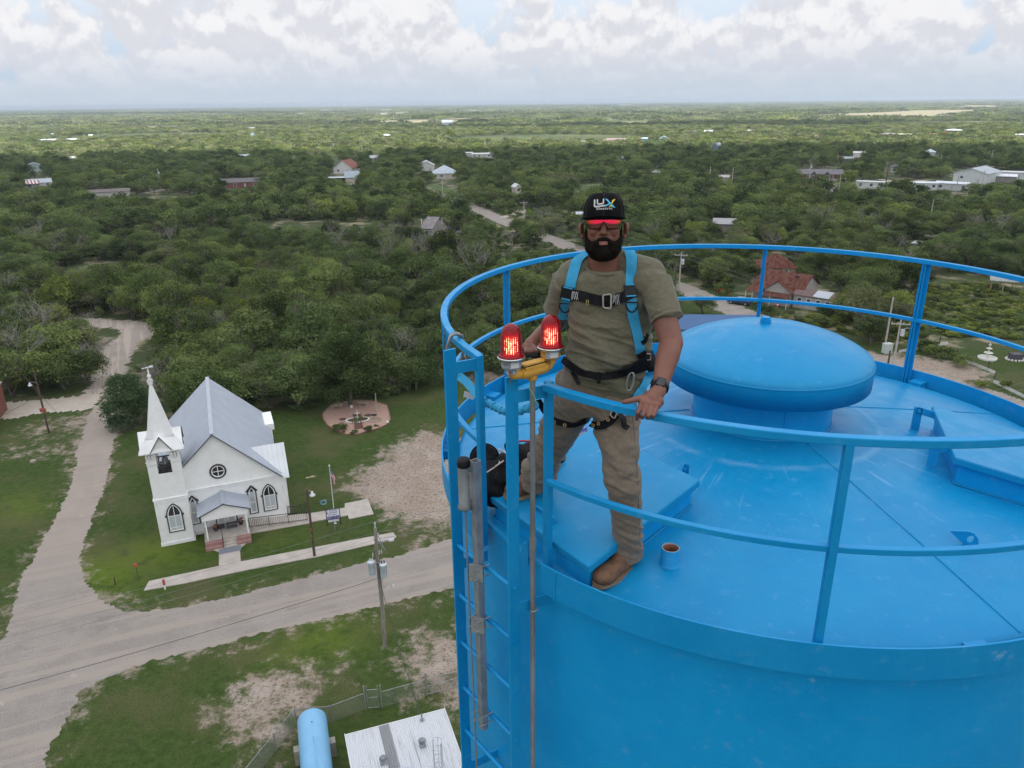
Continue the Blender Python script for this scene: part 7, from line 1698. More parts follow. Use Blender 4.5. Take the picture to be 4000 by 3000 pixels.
# ---- access hatches
def hatch(A, C, B, label, th=0.045, inset=0.032, floor=None):
 """lid corners A-C (outer edge) and B (inner, next to C)"""
 D = A + (B - C); rt = thing('roof_hatch', label, 'hatch', Vector((A.x, A.y, floor or 35.84)))
 n = (C - A).cross(B - C).normalized()
 if n.z < 0: n = -n
 mb = MB(); q = [A, C, B, D]; ctr = (A + B) / 2
 lo = [p - n * th for p in q]; mb.add([*lo,*q],[(3,2,1,0),(4,5,6,7),(0,1,5,4),(1,2,6,5),(2,3,7,6),(3,0,4,7)]); mb.build('hatch_lid',BLR,rt,world=True,bevel=0.008)
 mb = MB(); e = [p + (ctr - p).normalized() * inset * 1.4 for p in q]; up = [p - n * th for p in e]; dn = [Vector((p.x, p.y, 35.78)) for p in e]
 mb.add([*dn, *up], [(4, 5, 6, 7), (0, 1, 5, 4), (1, 2, 6, 5), (2, 3, 7, 6), (3, 0, 4, 7)]); mb.build('hatch_curb', BL, rt, world=True)
 mb = MB(); r_ = [Vector((p.x, p.y, zroof(math.hypot(p.x - TC.x, p.y - TC.y)) + 0.004)) for p in [p + (ctr - p).normalized() * (inset * 1.4 - 0.012) for p in q]]
 mb.tube([*r_, r_[0]], 0.006, 5); mb.build('weld_bead', BLR, rt, world=True)
 return rt, n
A = N(1900,1930,35.99); Cc = N(2298,2214,35.99); B = N(2735,1873,36.13); hA,hN = hatch(A,Cc,B,'square blue hatch lid the man stands astride, near the ladder gate')
mb = MB()   # lift handle
e_ = (Cc - A).normalized(); q_ = A + (Cc - A) * 0.40 + (B - Cc).normalized() * 0.10
mb.tube([q_,q_ + hN * 0.028,q_ + hN * 0.034 + e_ * 0.02,q_ + hN * 0.034 + e_ * 0.13,q_ + hN * 0.028 + e_ * 0.15,q_ + e_ * 0.15],0.009,8); mb.build('handle',BLS,hA,world=True)
for c, a in ((N(2048, 2120, 35.94), ta), (N(2672, 1832, 36.11), ta)):
 mb = MB(); d1 = Vector((math.cos(a),math.sin(a),0)); mb.add([c + d1 * -0.045 + Vector((0,0,-0.12)),c + d1 * 0.03 + Vector((0,0,-0.12)),c + d1 * 0.03 + Vector((0,0,0.03)),c + d1 * -0.0 + Vector((0,0,0.03))],[(0,1,2,3)]);
 mb.add([c + d1 * -0.045 + Vector((.003,.004,-0.12)),c + d1 * 0.03 + Vector((.003,.004,-0.12)),c + d1 * 0.03 + Vector((.003,.004,0.03)),c + Vector((.003,.004,0.03))],[(3,2,1,0)])
 mb.cyl(c + Vector((0.0, -0.006, 0.0)) + d1 * 0.012, c + Vector((0, 0.006, 0.0)) + d1 * 0.012, 0.009, 10); mb.build('hasp', BLS, hA, world=True)
A2 = N(3641, 1584, 36.15); C2 = N(3732, 1786, 36.15); dn_ = Vector((0.897, -0.44, -0.17)).normalized(); B2 = C2 + dn_ * 0.84
hB, _ = hatch(A2 + dn_ * 0.0, C2, B2, 'second square blue hatch cut by the right edge, with two hinge arms');
mb = MB()
for (x0, y0), (x1, y1) in (((3620, 1612), (3565, 1690)), ((3690, 1752), (3625, 1815))):
 top = N(x0, y0, 36.13); bot = N(x1, y1, zroof(1.0)); bot = above(x1, y1, top - dn_ * 0.06); c = top
 foot = Vector((top.x - dn_.x * 0.05, top.y - dn_.y * 0.05, zroof(math.hypot(top.x - TC.x, top.y - TC.y)) - 0.02))
 mb.bar(foot,top - dn_ * 0.05 + Vector((0,0,0.02)),0.012,0.05,up=dn_); mb.bar(top - dn_ * 0.06 + Vector((0,0,0)),top + dn_ * 0.10,0.012,0.045,up=(0,0,1)); cr_ = dn_.cross(Vector((0,0,1))); mb.cyl(top - dn_ * 0.045 - cr_ * 0.02,top - dn_ * 0.045 + cr_ * 0.02,0.012,10)
mb.build('hinge_arm', BLS, hB, world=True)
# ---- pipe nipple, lifting lug
P = Vector((0.757, 3.135, 0)); P.z = zroof((P - TC).to_2d().length) - 0.01
rt = thing('pipe_nipple', 'short open blue pipe stub with a rusty threaded mouth on the roof', 'pipe', P)
mb = MB(); mb.lathe([(0.053, 0.004), (0.049, 0.010), (0.0455, 0.013), (0.045, 0.092), (0.043, 0.095)], 32); mb.build('stub', BLS, rt)
mb = MB(); mb.lathe([(0.043, 0.095), (0.039, 0.096), (0.038, 0.090)], 32); mb.build('bare_rim', mat('bare_steel', (0.22, 0.27, 0.32), rough=0.5), rt)
RUSTI = mat('rusty_thread',(0.14,0.045,0.022),(0.30,0.13,0.08),scale=40,rough=0.8); mb = MB(); mb.lathe([(0.038,0.090),(0.034,0.080),(0.036,0.068),(0.033,0.063),(0.036,0.058),(0.033,0.052),(0.032,0.036),(0.001,0.034)],28); mb.build('threads',RUSTI,rt)
P = N(3780,2105,35.96); P.z = zroof((P - TC).to_2d().length); rt = thing('lifting_lug','small blue triangular lug with a round hole near the right edge of the roof','lug',P,R(-8))
o_ = [(-0.085,0),(0.045,0),(0.05,0.02),(0.035,0.062),(0.005,0.075),(-0.085,0.07)]; o_ = [(-0.085,0.075),(-0.01,0.078),(0.02,0.07),(0.045,0.04),(0.055,0.0),(-0.01,0.0),(-0.085,0.068)]
hole = [(0.012 + 0.019 * math.cos(a * 0.5236), 0.036 + 0.019 * math.sin(a * 0.5236)) for a in range(12)]
tr = tessellate_polygon([[Vector((x, z, 0)) for x, z in o_], [Vector((x, z, 0)) for x, z in hole[::-1]]]); al = o_ + hole[::-1]
mb = MB(); mb.add([(x, -0.005, z) for x, z in al], tr); mb.add([(x, 0.005, z) for x, z in al], [f[::-1] for f in tr]); n = len(o_)
mb.add([(x,-0.005,z) for x,z in al] + [(x,0.005,z) for x,z in al],[(i,(i + 1) % n,(i + 1) % n + len(al),i + len(al)) for i in range(n)] + [(n + i,n + (i + 1) % 12,n + (i + 1) % 12 + len(al),n + i + len(al)) for i in range(12)]); mb.build('lug_plate',BLS,rt)
# ---- red obstruction lights on their conduit
CP = Vector((0.090,3.10,0)); ob = thing('obstruction_light','pair of glowing red aircraft warning lights on a yellow fitting above a grey conduit','warning light',Vector((CP.x,CP.y,34.6)))
CONDM = mat('galvanised_conduit', (0.30, 0.31, 0.32), (0.17, 0.17, 0.165), scale=9, rough=0.55, metal=0.25, bump=0.1, aniso=(1, 1, 0.25))
mb = MB(); mb.cyl((CP.x,CP.y,0.5),(CP.x,CP.y,36.87),0.0125,16); mb.cyl((CP.x,CP.y,36.00),(CP.x,CP.y,36.065),0.0165,16); mb.build('conduit',CONDM,ob,world=True)
YEL = mat('yellow_paint', (0.62, 0.33, 0.045), (0.56, 0.28, 0.04), scale=12, rough=0.5, bump=0.1)
lp = N(2007, 1378, 36.995); rp_ = N(2159, 1340, 36.995)
ax = (rp_ - lp); ax.z = 0; axl = ax.length; ax.normalize(); mid = CP.copy()
lp = Vector((CP.x, CP.y, 36.995)) - ax * axl * 0.53; rp_ = lp + ax * axl
zb = 36.905
mb = MB(); mb.cyl((CP.x, CP.y, 36.862), (CP.x, CP.y, 36.90), 0.021, 16); c0 = Vector((CP.x, CP.y, zb))
mb.cyl(c0 - ax * 0.058, c0 + ax * 0.062, 0.027, 18); mb.cyl(c0 + ax * 0.055, c0 + ax * 0.078, 0.024, 18); mb.cyl(c0 - ax * 0.066, c0 - ax * 0.05, 0.025, 18)
mb.box(c0 + Vector((0, 0, 0.012)), (0.112, 0.05, 0.038), rz=math.atan2(ax.y, ax.x)); mb.build('junction_fitting', YEL, ob, world=True, bevel=0.004)
mb = MB(); rz_ = math.atan2(ax.y, ax.x); M_ = Matrix.Translation(c0 + Vector((0, 0, 0.034))) @ Matrix.Rotation(rz_, 4, 'Z'); mb.M = M_
mb.prism([(0.045 + 0.02 * math.cos(a),0.02 * math.sin(a)) for a in np.linspace(-1.57,1.57,8)] + [(-0.045 - 0.02 * math.cos(a),-0.02 * math.sin(a)) for a in np.linspace(-1.57,1.57,8)],0,0.009); mb.build('cover_plate',YEL,ob,world=True,bevel=0.002)
mb = MB(); mb.M = M_; mb.prism([(0.047 + 0.0225 * math.cos(a),0.0225 * math.sin(a)) for a in np.linspace(-1.57,1.57,8)] + [(-0.047 - 0.0225 * math.cos(a),-0.0225 * math.sin(a)) for a in np.linspace(-1.57,1.57,8)],-0.003,0.0005); mb.build('gasket',BTRIM,ob,world=True)
LENS = bpy.data.materials.new('red_fresnel_glass'); LENS.use_nodes = True; t = NT(LENS.node_tree); b = t.n['Principled BSDF']
b.inputs['Base Color'].default_value = (0.22,0.002,0.008,1); b.inputs['Roughness'].default_value = 0.12; b.inputs['Coat Weight'].default_value = 0.08; b.inputs['Specular IOR Level'].default_value = 0.3; b.inputs['Coat Roughness'].default_value = 0.05
v = t.n.new('ShaderNodeTexCoord').outputs['Object']; s = t.sep(v)
# the burning lamp seen through the ribs of the lens: vertical filaments broken by the horizontal prisms
z = s[2]; az = t.math('ARCTAN2', s[1], s[0]); vert = t.math('POWER', t.math('ABSOLUTE', t.math('SINE', t.math('MULTIPLY', az, 15.0))), 3.0)
hor = t.math('POWER', t.math('ABSOLUTE', t.math('SINE', t.math('MULTIPLY', z, 420.0))), 0.35)
zw = t.math('MULTIPLY', t.ramp(z, 0.012, 0.035), t.ramp(z, 0.070, 0.110, 1, 0)); nz_ = t.ramp(t.noise(v, 70, 3), 0.30, 0.62)
lw = t.n.new('ShaderNodeLayerWeight'); lw.inputs['Blend'].default_value = 0.5
face = t.ramp(lw.outputs['Facing'], 0.05, 0.42, 1.0, 0.0)
core = t.math('MULTIPLY', t.math('MULTIPLY', t.math('MULTIPLY', vert, hor), zw), t.math('MULTIPLY', nz_, face))
glow = t.math('MULTIPLY', t.math('MULTIPLY', t.ramp(z, 0.0, 0.03), t.ramp(z, 0.08, 0.128, 1, 0)), face)
em = t.mix(t.ramp(core, 0.06, 0.50), (1.0, 0.006, 0.006), (1.0, 0.60, 0.32)); t.l.new(em, b.inputs['Emission Color'])
t.l.new(t.math('ADD', t.math('MULTIPLY', glow, 0.34), t.math('MULTIPLY', core, 3.3)), b.inputs['Emission Strength'])
bn = t.n.new('ShaderNodeBump'); bn.inputs['Strength'].default_value = 0.4; bn.inputs['Distance'].default_value = 0.002; t.l.new(t.math('SINE',t.math('MULTIPLY',z,900.0)),bn.inputs['Height']); t.l.new(bn.outputs[0],b.inputs['Normal'])
CHR = mat('chrome_band',(0.55,0.55,0.56),rough=0.18,metal=0.95); MOT = mat('mottled_galvanised',(0.42,0.46,0.52),(0.22,0.25,0.31),scale=140,rough=0.5,contrast=(0.45,0.55)); PLW = mat('white_plate',(0.62,0.62,0.64),rough=0.4)
for k, (c, lab) in enumerate(((lp, 'left'), (rp_, 'right'))):
 if k == 0: c = c.copy()
 mb = MB(); prof = [(0.056,0.0),(0.0575,0.004),(0.052,0.010),(0.0475,0.016),(0.0465,0.03),(0.0455,0.06),(0.0445,0.085),(0.0415,0.107),(0.034,0.125),(0.022,0.137),(0.010,0.142),(0.0005,0.143)]
 mb.lathe(prof, 40, (0, 0, 0)); o = mb.build('red_lens', LENS, ob); o.location = Vector((c.x, c.y, c.z)) - rootloc(ob)
 mb = MB(); mb.lathe([(0.050, -0.011), (0.058, -0.009), (0.0605, -0.001), (0.0575, 0.003), (0.054, 0.002)], 40, c); mb.build('clamp_ring', CHR, ob, world=True)
 mb = MB(); mb.lathe([(0.030,-0.052),(0.041,-0.048),(0.044,-0.038),(0.044,-0.010),(0.05,-0.010)],32,c); hb = mb.build('lamp_housing',MOT if k == 0 else YEL,ob,world=True)
 fd = math.atan2(-c.y - 0, -c.x + 0.0) ;
 mb = MB()
 for a0, a1, m_ in ((-0.05, 0.85, 0),):
  n = 8; vs = []
  for i in range(n + 1):
   a = fd + a0 + (a1 - a0) * i / n
   for zz in (-0.040, -0.014): vs.append((c.x + 0.0448 * math.cos(a), c.y + 0.0448 * math.sin(a), c.z + zz))
  mb.add(vs, [(2 * i, 2 * i + 2, 2 * i + 3, 2 * i + 1) for i in range(n)])
 mb.build('name_plate', PLW, ob, world=True)
 if k == 1:
  mb = MB(); vs = []; n = 6
  for i in range(n + 1):
   a = fd - 0.55 + 0.55 * i / n
   for zz in (-0.044, -0.012): vs.append((c.x + 0.0446 * math.cos(a), c.y + 0.0446 * math.sin(a), c.z + zz))
  mb.add(vs, [(2 * i, 2 * i + 2, 2 * i + 3, 2 * i + 1) for i in range(n)]); mb.build('bare_patch', MOT, ob, world=True)
 mb = MB(); mb.lathe([(0.024, -0.074), (0.024, -0.05)], 24, c); mb.build('neck', MOT if k == 0 else YEL, ob, world=True)
 s_ = -1 if k == 0 else 1; e0 = c + Vector((0,0,-0.066)); e1 = Vector((c.x,c.y,zb + 0.012)); e2 = Vector((c.x,c.y,zb)) - ax * s_ * 0.008; e3 = c0 + ax * s_ * 0.06
 mb = MB(); mb.tube([e0,Vector((c.x,c.y,zb + 0.022)),Vector((c.x,c.y,zb + 0.008)) - ax * s_ * 0.004,Vector((c.x,c.y,zb)) - ax * s_ * 0.014,e3],0.0185,16); mb.build('elbow',YEL,ob,world=True)
 vd = Vector((-c.x,-c.y,0)).normalized(); mb = MB(); p_ = Vector((c.x,c.y,c.z - 0.062)) + vd * 0.024 - ax * 0.006; mb.cyl(p_,p_ + vd * 0.006,0.006,10); mb.tube([p_,p_ + vd * 0.01 + Vector((0.003,0,-0.02)),p_ + vd * 0.006 + Vector((-0.002,0,-0.055 if k == 0 else -0.03))],0.0013,4); mb.build('thumb_screw',mat('rusty_wire',(0.16,0.09,0.06),rough=0.7),ob,world=True)
mb = MB(); p_ = Vector((CP.x, CP.y, 36.78)); p0 = above(2065, 1500, Vector((CP.x - 0.02, CP.y - 0.02, 0)))
q = [above(x,y,Vector((CP.x - 0.02,CP.y - 0.025,0))) for x,y in ((2061,1505),(2069,1510),(2068,1520),(2075,1527),(2083,1540),(2090,1556),(2096,1574),(2085,1566),(2093,1560))]
mb.tube(q, 0.002, 6); mb.build('green_tie', mat('mint_cord', (0.12, 0.55, 0.40), rough=0.6), ob, world=True)
# U-bolt on the lower flat
mb = MB(); cz = 35.66; mb.tube([Vector((CP.x + 0.022 * math.cos(a),CP.y + 0.022 * math.sin(a),cz)) for a in np.linspace(2.2,-1.9 + 0.0,12)],0.004,6); mb.build('u_bolt',GALV,ob,world=True)
# ---- antenna on its square tube
an = thing('antenna_mount', 'galvanised square tube clamped to the ladder with a black-capped grey antenna canister', 'antenna', Vector((-0.18, 3.25, 34.7)))
GT = mat('zinc_tube', (0.36, 0.38, 0.40), (0.26, 0.27, 0.29), scale=11, rough=0.42, metal=0.45, bump=0.08)
sq0 = Vector((-0.178,3.245,0)); ad = math.atan2(-0.178,3.245); mb = MB(); w = 0.019; z0,z1 = 34.767,36.404; Mq = Matrix.Translation(sq0) @ Matrix.Rotation(R(38),4,'Z'); mb.M = Mq
o4 = [(-w,-w),(w,-w),(w,w),(-w,w)]; i4 = [(x * 0.84,y * 0.84) for x,y in o4]; v_ = [(x,y,z0) for x,y in o4] + [(x,y,z1) for x,y in o4] + [(x,y,z1) for x,y in i4] + [(x,y,z1 - 0.15) for x,y in i4]
fs = []
for i in range(4): j = (i + 1) % 4; fs += [(i, j, j + 4, i + 4), (i + 4, j + 4, j + 8, i + 8), (i + 8, j + 8, j + 12, i + 12)]
mb.add(v_, fs + [(12, 13, 14, 15)]); mb.build('square_tube', GT, an, world=True)
cy = Vector((-0.236,3.255,0)); mb = MB(); mb.lathe([(0.0,36.138),(0.034,36.14),(0.036,36.15),(0.030,36.165),(0.030,36.372)],32,cy); mb.box(cy + Vector((0.03,-0.005,36.27)),(0.03,0.02,0.14)); mb.build('canister',GT,an,world=True)
mb = MB(); mb.lathe([(0.031,36.368),(0.0325,36.372),(0.0325,36.40),(0.029,36.408),(0.001,36.409)],32,cy); mb.build('canister_cap',mat('black_plastic',(0.010,0.010,0.011),rough=0.5,spec=0.25),an,world=True)
mb = MB(); mb.tube([cy + Vector((0,0,36.14)),cy + Vector((0.004,-0.002,35.5)),cy + Vector((0.012,-0.004,34.6)),cy + Vector((0.01,0,33)),cy + Vector((0.01,0,20))],0.0045,8); mb.build('coax_cable',mat('grey_cable',(0.20,0.20,0.19),rough=0.6),an,world=True)
for zc in (35.79, 35.475, 34.845):
 mb = MB()
 if zc > 35: mb.box(sq0 + Vector((-0.012, -0.028, zc)), (0.07, 0.006, 0.10), rz=R(-52) + R(38))
 for dz in (-0.028, 0.028):
  for s_ in (-1, 1):
   a = sq0 + Vector((0,0,zc + dz)) - ndir * -0.0 + tdir * (0.028 * s_); mb.cyl(a + ndir * 0.05,a - ndir * 0.045,0.004,6); mb.cyl(a + ndir * 0.03,a + ndir * 0.038,0.008,6,smooth=False)
 mb.build('clamp', GALV, an, world=True)
# ---- snap hook, lanyard
CY = mat('turquoise_webbing', (0.035, 0.36, 0.62), (0.03, 0.31, 0.55), scale=30, rough=0.75, bump=0.3, bscale=220)
STEEL = mat('forged_steel', (0.38, 0.36, 0.33), (0.28, 0.26, 0.24), scale=20, rough=0.35, metal=0.7)
hk = N(1790, 1330, ZT); lan = thing('safety_lanyard', 'turquoise gathered lanyard hooked over the rail and running to the man\'s harness', 'lanyard', hk)
pts = [(1741, 1392), (1750, 1345), (1762, 1312), (1780, 1302), (1803, 1312), (1811, 1340), (1808, 1378), (1802, 1410)]; dpt = hk.to_2d().length
def at_d(x, y, d): return CO + ray(x, y) * (d / Vector((ray(x, y).x, ray(x, y).y)).length)
mb = MB(); q = [at_d(x,y,dpt + (0.0 if i < 4 else 0.09)) for i,(x,y) in enumerate(pts)]; mb.tube(q,[0.007,0.009,0.011,0.011,0.011,0.01,0.009,0.009],8); q = [at_d(x,y,dpt + 0.10) for x,y in ((1802,1400),(1812,1385),(1818,1400),(1812,1418),(1800,1420))]; mb.tube(q,0.008,6); mb.build('snap_hook',STEEL,lan,world=True)
def strap(mb, pts, w, th, up=None):
 """flat webbing: pts are world points with a width direction each"""
 vs = []; n = len(pts)
 for p, wd, nn in pts:
  wd = Vector(wd).normalized() * w / 2; nn = Vector(nn).normalized() * th / 2
  vs += [p - wd - nn, p + wd - nn, p + wd + nn, p - wd + nn]
 fs = [(3, 2, 1, 0), (4 * n - 4, 4 * n - 3, 4 * n - 2, 4 * n - 1)]
 for i in range(n - 1):
  for k in range(4): fs.append((4 * i + k, 4 * i + (k + 1) % 4, 4 * i + 4 + (k + 1) % 4, 4 * i + 4 + k))
 mb.add(vs, fs)
mb = MB(); seq = [(1800, 1425, 3.86), (1795, 1470, 3.84), (1820, 1490, 3.8), (1850, 1525, 3.72), (1875, 1553, 3.66)]
strap(mb, [(at_d(x, y, d), (0.7, 0.25, 0.8), (0.3, -1, 0.2)) for x, y, d in seq], 0.045, 0.005); mb.build('webbing', CY, lan, world=True)
mb = MB(); strap(mb,[(at_d(x,y,3.74),(0.2,0,1),(0,-1,0.2)) for x,y in ((1812,1538),(1832,1545),(1852,1550))],0.034,0.002); mb.build('tag',mat('white_tag',(0.6,0.6,0.6)),lan,world=True)
mb = MB(); key = [(1872,1550,3.66),(1895,1570,3.6),(1930,1588,3.54),(1965,1605,3.48),(2000,1606,3.42),(2035,1602,3.36),(2070,1592,3.3),(2092,1580,3.24)]; q = []; rr = []
for (a, b2) in zip(key[:-1], key[1:]):
 for i in range(12):
  f_ = i / 12; q.append(at_d(a[0] + (b2[0] - a[0]) * f_,a[1] + (b2[1] - a[1]) * f_ + 2.2 * math.sin(len(q) * 1.7),a[2] + (b2[2] - a[2]) * f_)); rr.append(0.0165 + 0.0055 * math.sin(len(q) * 1.15) + 0.002 * math.sin(len(q) * 2.9))
mb.tube(q, rr, 12); mb.build('gathered_sleeve', CY, lan, world=True)
# ---- tool bags and a box on the roof
BAGM = mat('black_nylon', (0.010, 0.011, 0.012), (0.018, 0.019, 0.021), scale=25, rough=0.8, spec=0.12, bump=0.5, bscale=35)
def blobmesh(parts, vox, smooth_n=6):
 """union of ellipsoids / capsules, voxel-remeshed and relaxed into one skin"""
 bm = bmesh.new()
 for p in parts:
  if p[0] == 'e':
   _,c,rad,rot = p; M = Matrix.Translation(c) @ (rot.to_matrix().to_4x4() if rot else Matrix.Identity(4)) @ Matrix.Diagonal((*rad,1)); bmesh.ops.create_icosphere(bm,subdivisions=3,radius=1,matrix=M)
  elif p[0] == 'c':
   _, a, b, ra, rb = p; a = Vector(a); b = Vector(b); d = b - a; L = d.length; x = d.orthogonal().normalized(); y = d.normalized().cross(x); rings = []; n = 26
   prof = [(-ra * math.cos(k * 0.39),ra * math.sin(k * 0.39)) for k in range(1,5)] + [(L + rb * math.cos(k * 0.39),rb * math.sin(k * 0.39)) for k in range(4,0,-1)]
   for h_,r_ in prof: rings.append([bm.verts.new(a + d.normalized() * h_ + (x * math.cos(6.2832 * k / n) + y * math.sin(6.2832 * k / n)) * r_) for k in range(n)])
   for i in range(len(rings) - 1):
    for k in range(n): bm.faces.new((rings[i][k], rings[i][(k + 1) % n], rings[i + 1][(k + 1) % n], rings[i + 1][k]))
   bm.faces.new(rings[0][::-1]); bm.faces.new(rings[-1])
  elif p[0] == 'l':     # loft of closed rings
   rings = [[bm.verts.new(v) for v in ring] for ring in p[1]]; n = len(rings[0])
   for i in range(len(rings) - 1):
    for k in range(n): bm.faces.new((rings[i][k], rings[i][(k + 1) % n], rings[i + 1][(k + 1) % n], rings[i + 1][k]))
   bm.faces.new(rings[0][::-1]); bm.faces.new(rings[-1])
 bmesh.ops.recalc_face_normals(bm, faces=bm.faces)
 me = bpy.data.meshes.new('form'); bm.to_mesh(me); bm.free(); ob_ = bpy.data.objects.new('form', me); TMPS.collection.objects.link(ob_)
 md = ob_.modifiers.new('r', 'REMESH'); md.mode = 'VOXEL'; md.voxel_size = vox; md.use_smooth_shade = True
 if smooth_n: s2 = ob_.modifiers.new('s', 'SMOOTH'); s2.factor = 0.5; s2.iterations = smooth_n
 vl_ = TMPS.view_layers[0]; vl_.update(); out_ = bpy.data.meshes.new_from_object(ob_.evaluated_get(vl_.depsgraph)); bpy.data.objects.remove(ob_); bpy.data.meshes.remove(me)
 out_.polygons.foreach_set('use_smooth', [True] * len(out_.polygons)); return out_
def build_blob(name, parts, vox, m, parent, sm=6, fn=None):
 me = blobmesh(parts, vox, sm); L = rootloc(parent) if parent else Vector()
 if fn:
  cs_ = [(v.co.copy(), v.normal.copy()) for v in me.vertices]; flat_ = []
  for c_, n_ in cs_: flat_.extend(fn(c_, n_))
  me.vertices.foreach_set('co', flat_); me.update()
 me.transform(Matrix.Translation(-L)); me.materials.clear(); me.materials.append(m); me.name = name; return addobj(name, me, parent)
bp = N(1960, 1880, 35.97); bag = thing('tool_bag', 'slumped black tool bag with red trim and a round pouch on the tank roof', 'bag', Vector((bp.x, bp.y, 35.9)))
def bq(x, y, z): return N(x, y, z)
def lumps(v, n): return v + n * (0.008 * math.sin(v.x * 60 + v.y * 31) + 0.006 * math.sin(v.z * 75 + v.x * 40))
build_blob('bag_body',[('e',bq(1925,1900,36.0),(0.13,0.11,0.12),Euler((0.2,0,0.6))),('e',bq(1985,1850,36.05),(0.15,0.10,0.11),Euler((0,0.2,0.3))),('e',bq(2060,1800,36.1),(0.14,0.10,0.10),None),('e',bq(2125,1790,36.08),(0.12,0.09,0.09),None),('e',bq(2000,1760,36.12),(0.04,0.04,0.07),None)],0.009,BAGM,bag,4,lumps)
pc = bq(1893,1790,36.12); vd = (CO - pc).normalized(); mb = MB(); mb.cyl(pc - vd * 0.09,pc + vd * 0.02,0.085,32); mb.cyl(pc + vd * 0.015,pc + vd * 0.035,0.078,32,0.07); mb.build('round_pouch',BAGM,bag,world=True)
mb = MB(); q = [bq(*p) for p in ((1950,1752,36.16),(1956,1790,36.15),(1948,1815,36.14),(1925,1830,36.13),(1902,1845,36.12))]; mb.tube(q,0.004,6); mb.tube([bq(*p) for p in ((1948,1756,36.17),(1968,1762,36.17),(1980,1780,36.16))],0.005,6); mb.tube([bq(*p) for p in ((1980,1790,36.16),(1960,1805,36.15),(1935,1822,36.14))],0.004,6); mb.build('pale_cord',mat('pale_cord',(0.55,0.45,0.44)),bag,world=True)
mb = MB(); mb.tube([bq(*p) for p in ((2018,1725,36.19),(2040,1722,36.19),(2070,1724,36.18),(2110,1730,36.17))],0.006,6); mb.build('red_trim',mat('red_trim',(0.40,0.03,0.06)),bag,world=True)
bx = N(2232,1728,35.99); box_ = thing('cardboard_box','purple-blue printed box with a white label behind the man\'s leg','box',bx,R(32)); mb = MB(); mb.box((0,0,0.05),(0.15,0.14,0.10),rot=Euler((R(-8),0,0)).to_matrix()); mb.build('carton',mat('carton_purple',(0.16,0.17,0.42),rough=0.5),box_,bevel=0.003)
mb = MB(); mb.box((0.0, -0.073, 0.055), (0.11, 0.004, 0.065), rot=Euler((R(-8), 0, 0)).to_matrix()); mb.build('label', PLW, box_)
mb = MB()
for k in range(7): mb.box((-0.035 + 0.011 * k, -0.077, 0.04), (0.005 if k % 2 else 0.008, 0.002, 0.016), rot=Euler((R(-8), 0, 0)).to_matrix())
mb.build('print', BTRIM, box_)
# ================================================================== THE MAN
from mathutils.bvhtree import BVHTree
from mathutils import noise as mnoise
SKIN = bpy.data.materials.new('skin'); SKIN.use_nodes = True; t = NT(SKIN.node_tree); b = t.n['Principled BSDF']; v = t.n.new('ShaderNodeNewGeometry').outputs['Position']
c = t.mix(t.ramp(t.noise(v,14,5,0.6),0.3,0.7),(0.205,0.080,0.050),(0.150,0.057,0.036)); c = t.mix(t.math('MULTIPLY',t.ramp(t.noise(v,260,3,0.6),0.55,0.75),0.4),c,(0.15,0.06,0.038))
t.l.new(c,b.inputs['Base Color']); b.inputs['Roughness'].default_value = 0.5; b.inputs['Subsurface Weight'].default_value = 0.08; b.inputs['Subsurface Radius'].default_value = (0.01,0.004,0.002); b.inputs['Subsurface Scale'].default_value = 0.5
bn = t.n.new('ShaderNodeBump'); bn.inputs['Strength'].default_value = 0.25; bn.inputs['Distance'].default_value = 0.002; t.l.new(t.math('ADD',t.noise(v,420,3,0.6),t.noise(v,80,3,0.6)),bn.inputs['Height']); t.l.new(bn.outputs[0],b.inputs['Normal'])
def cloth(name, a, b_, wave=0.0, scl=9, bump=0.5, heather=True):
 m = bpy.data.materials.new(name); m.use_nodes = True; t = NT(m.node_tree); b = t.n['Principled BSDF']; v = t.n.new('ShaderNodeNewGeometry').outputs['Position']
 c = t.mix(t.ramp(t.noise(t.vmath('MULTIPLY', v, (1, 1, 1.6)), 55, 5, 0.75), 0.3, 0.7), a, b_)
 if heather: c = t.mix(t.math('MULTIPLY', t.ramp(t.noise(v, 420, 2, 0.6), 0.45, 0.65), 0.35), c, tuple(x * 1.45 for x in a))
 t.l.new(c,b.inputs['Base Color']); b.inputs['Roughness'].default_value = 0.9; b.inputs['Specular IOR Level'].default_value = 0.15; b.inputs['Sheen Weight'].default_value = 0.15
 bn = t.n.new('ShaderNodeBump'); bn.inputs['Strength'].default_value = bump; bn.inputs['Distance'].default_value = 0.012
 h = t.math('ADD',t.noise(t.vmath('MULTIPLY',v,(0.7,1,2.3)),scl,4,0.55,0.8),t.math('MULTIPLY',t.noise(v,500,2),0.04)); t.l.new(h,bn.inputs['Height']); t.l.new(bn.outputs[0],b.inputs['Normal']); return m
SHIRT = cloth('olive_heather_cotton',(0.118,0.108,0.072),(0.160,0.148,0.102)); PANT = cloth('khaki_canvas',(0.205,0.165,0.124),(0.155,0.124,0.092),scl=7,heather=False);
def S(x, y, d): return at_d(x, y, d)
man = thing('person', 'bearded man in a black cap, mirrored sunglasses, olive t-shirt and turquoise harness gripping the rail', 'person', S(2300, 2050, 3.35) * 1.0)
HC = S(2358, 883, 3.215); hf = (CO - HC).normalized(); hr = Vector((1, 0, 0)); hr = (hr - hf * hr.dot(hf)).normalized(); hu = hf.cross(hr) * -1
if hu.z < 0: hu = -hu
def Hd(x, y, z): return HC + hr * x + hu * y + hf * z
HR = Matrix((hr, hu, hf)).transposed().to_euler()
Z = 0.000213
def HZp(px, py, z): return Hd((px - 612) * Z, (740 - py) * Z, z)
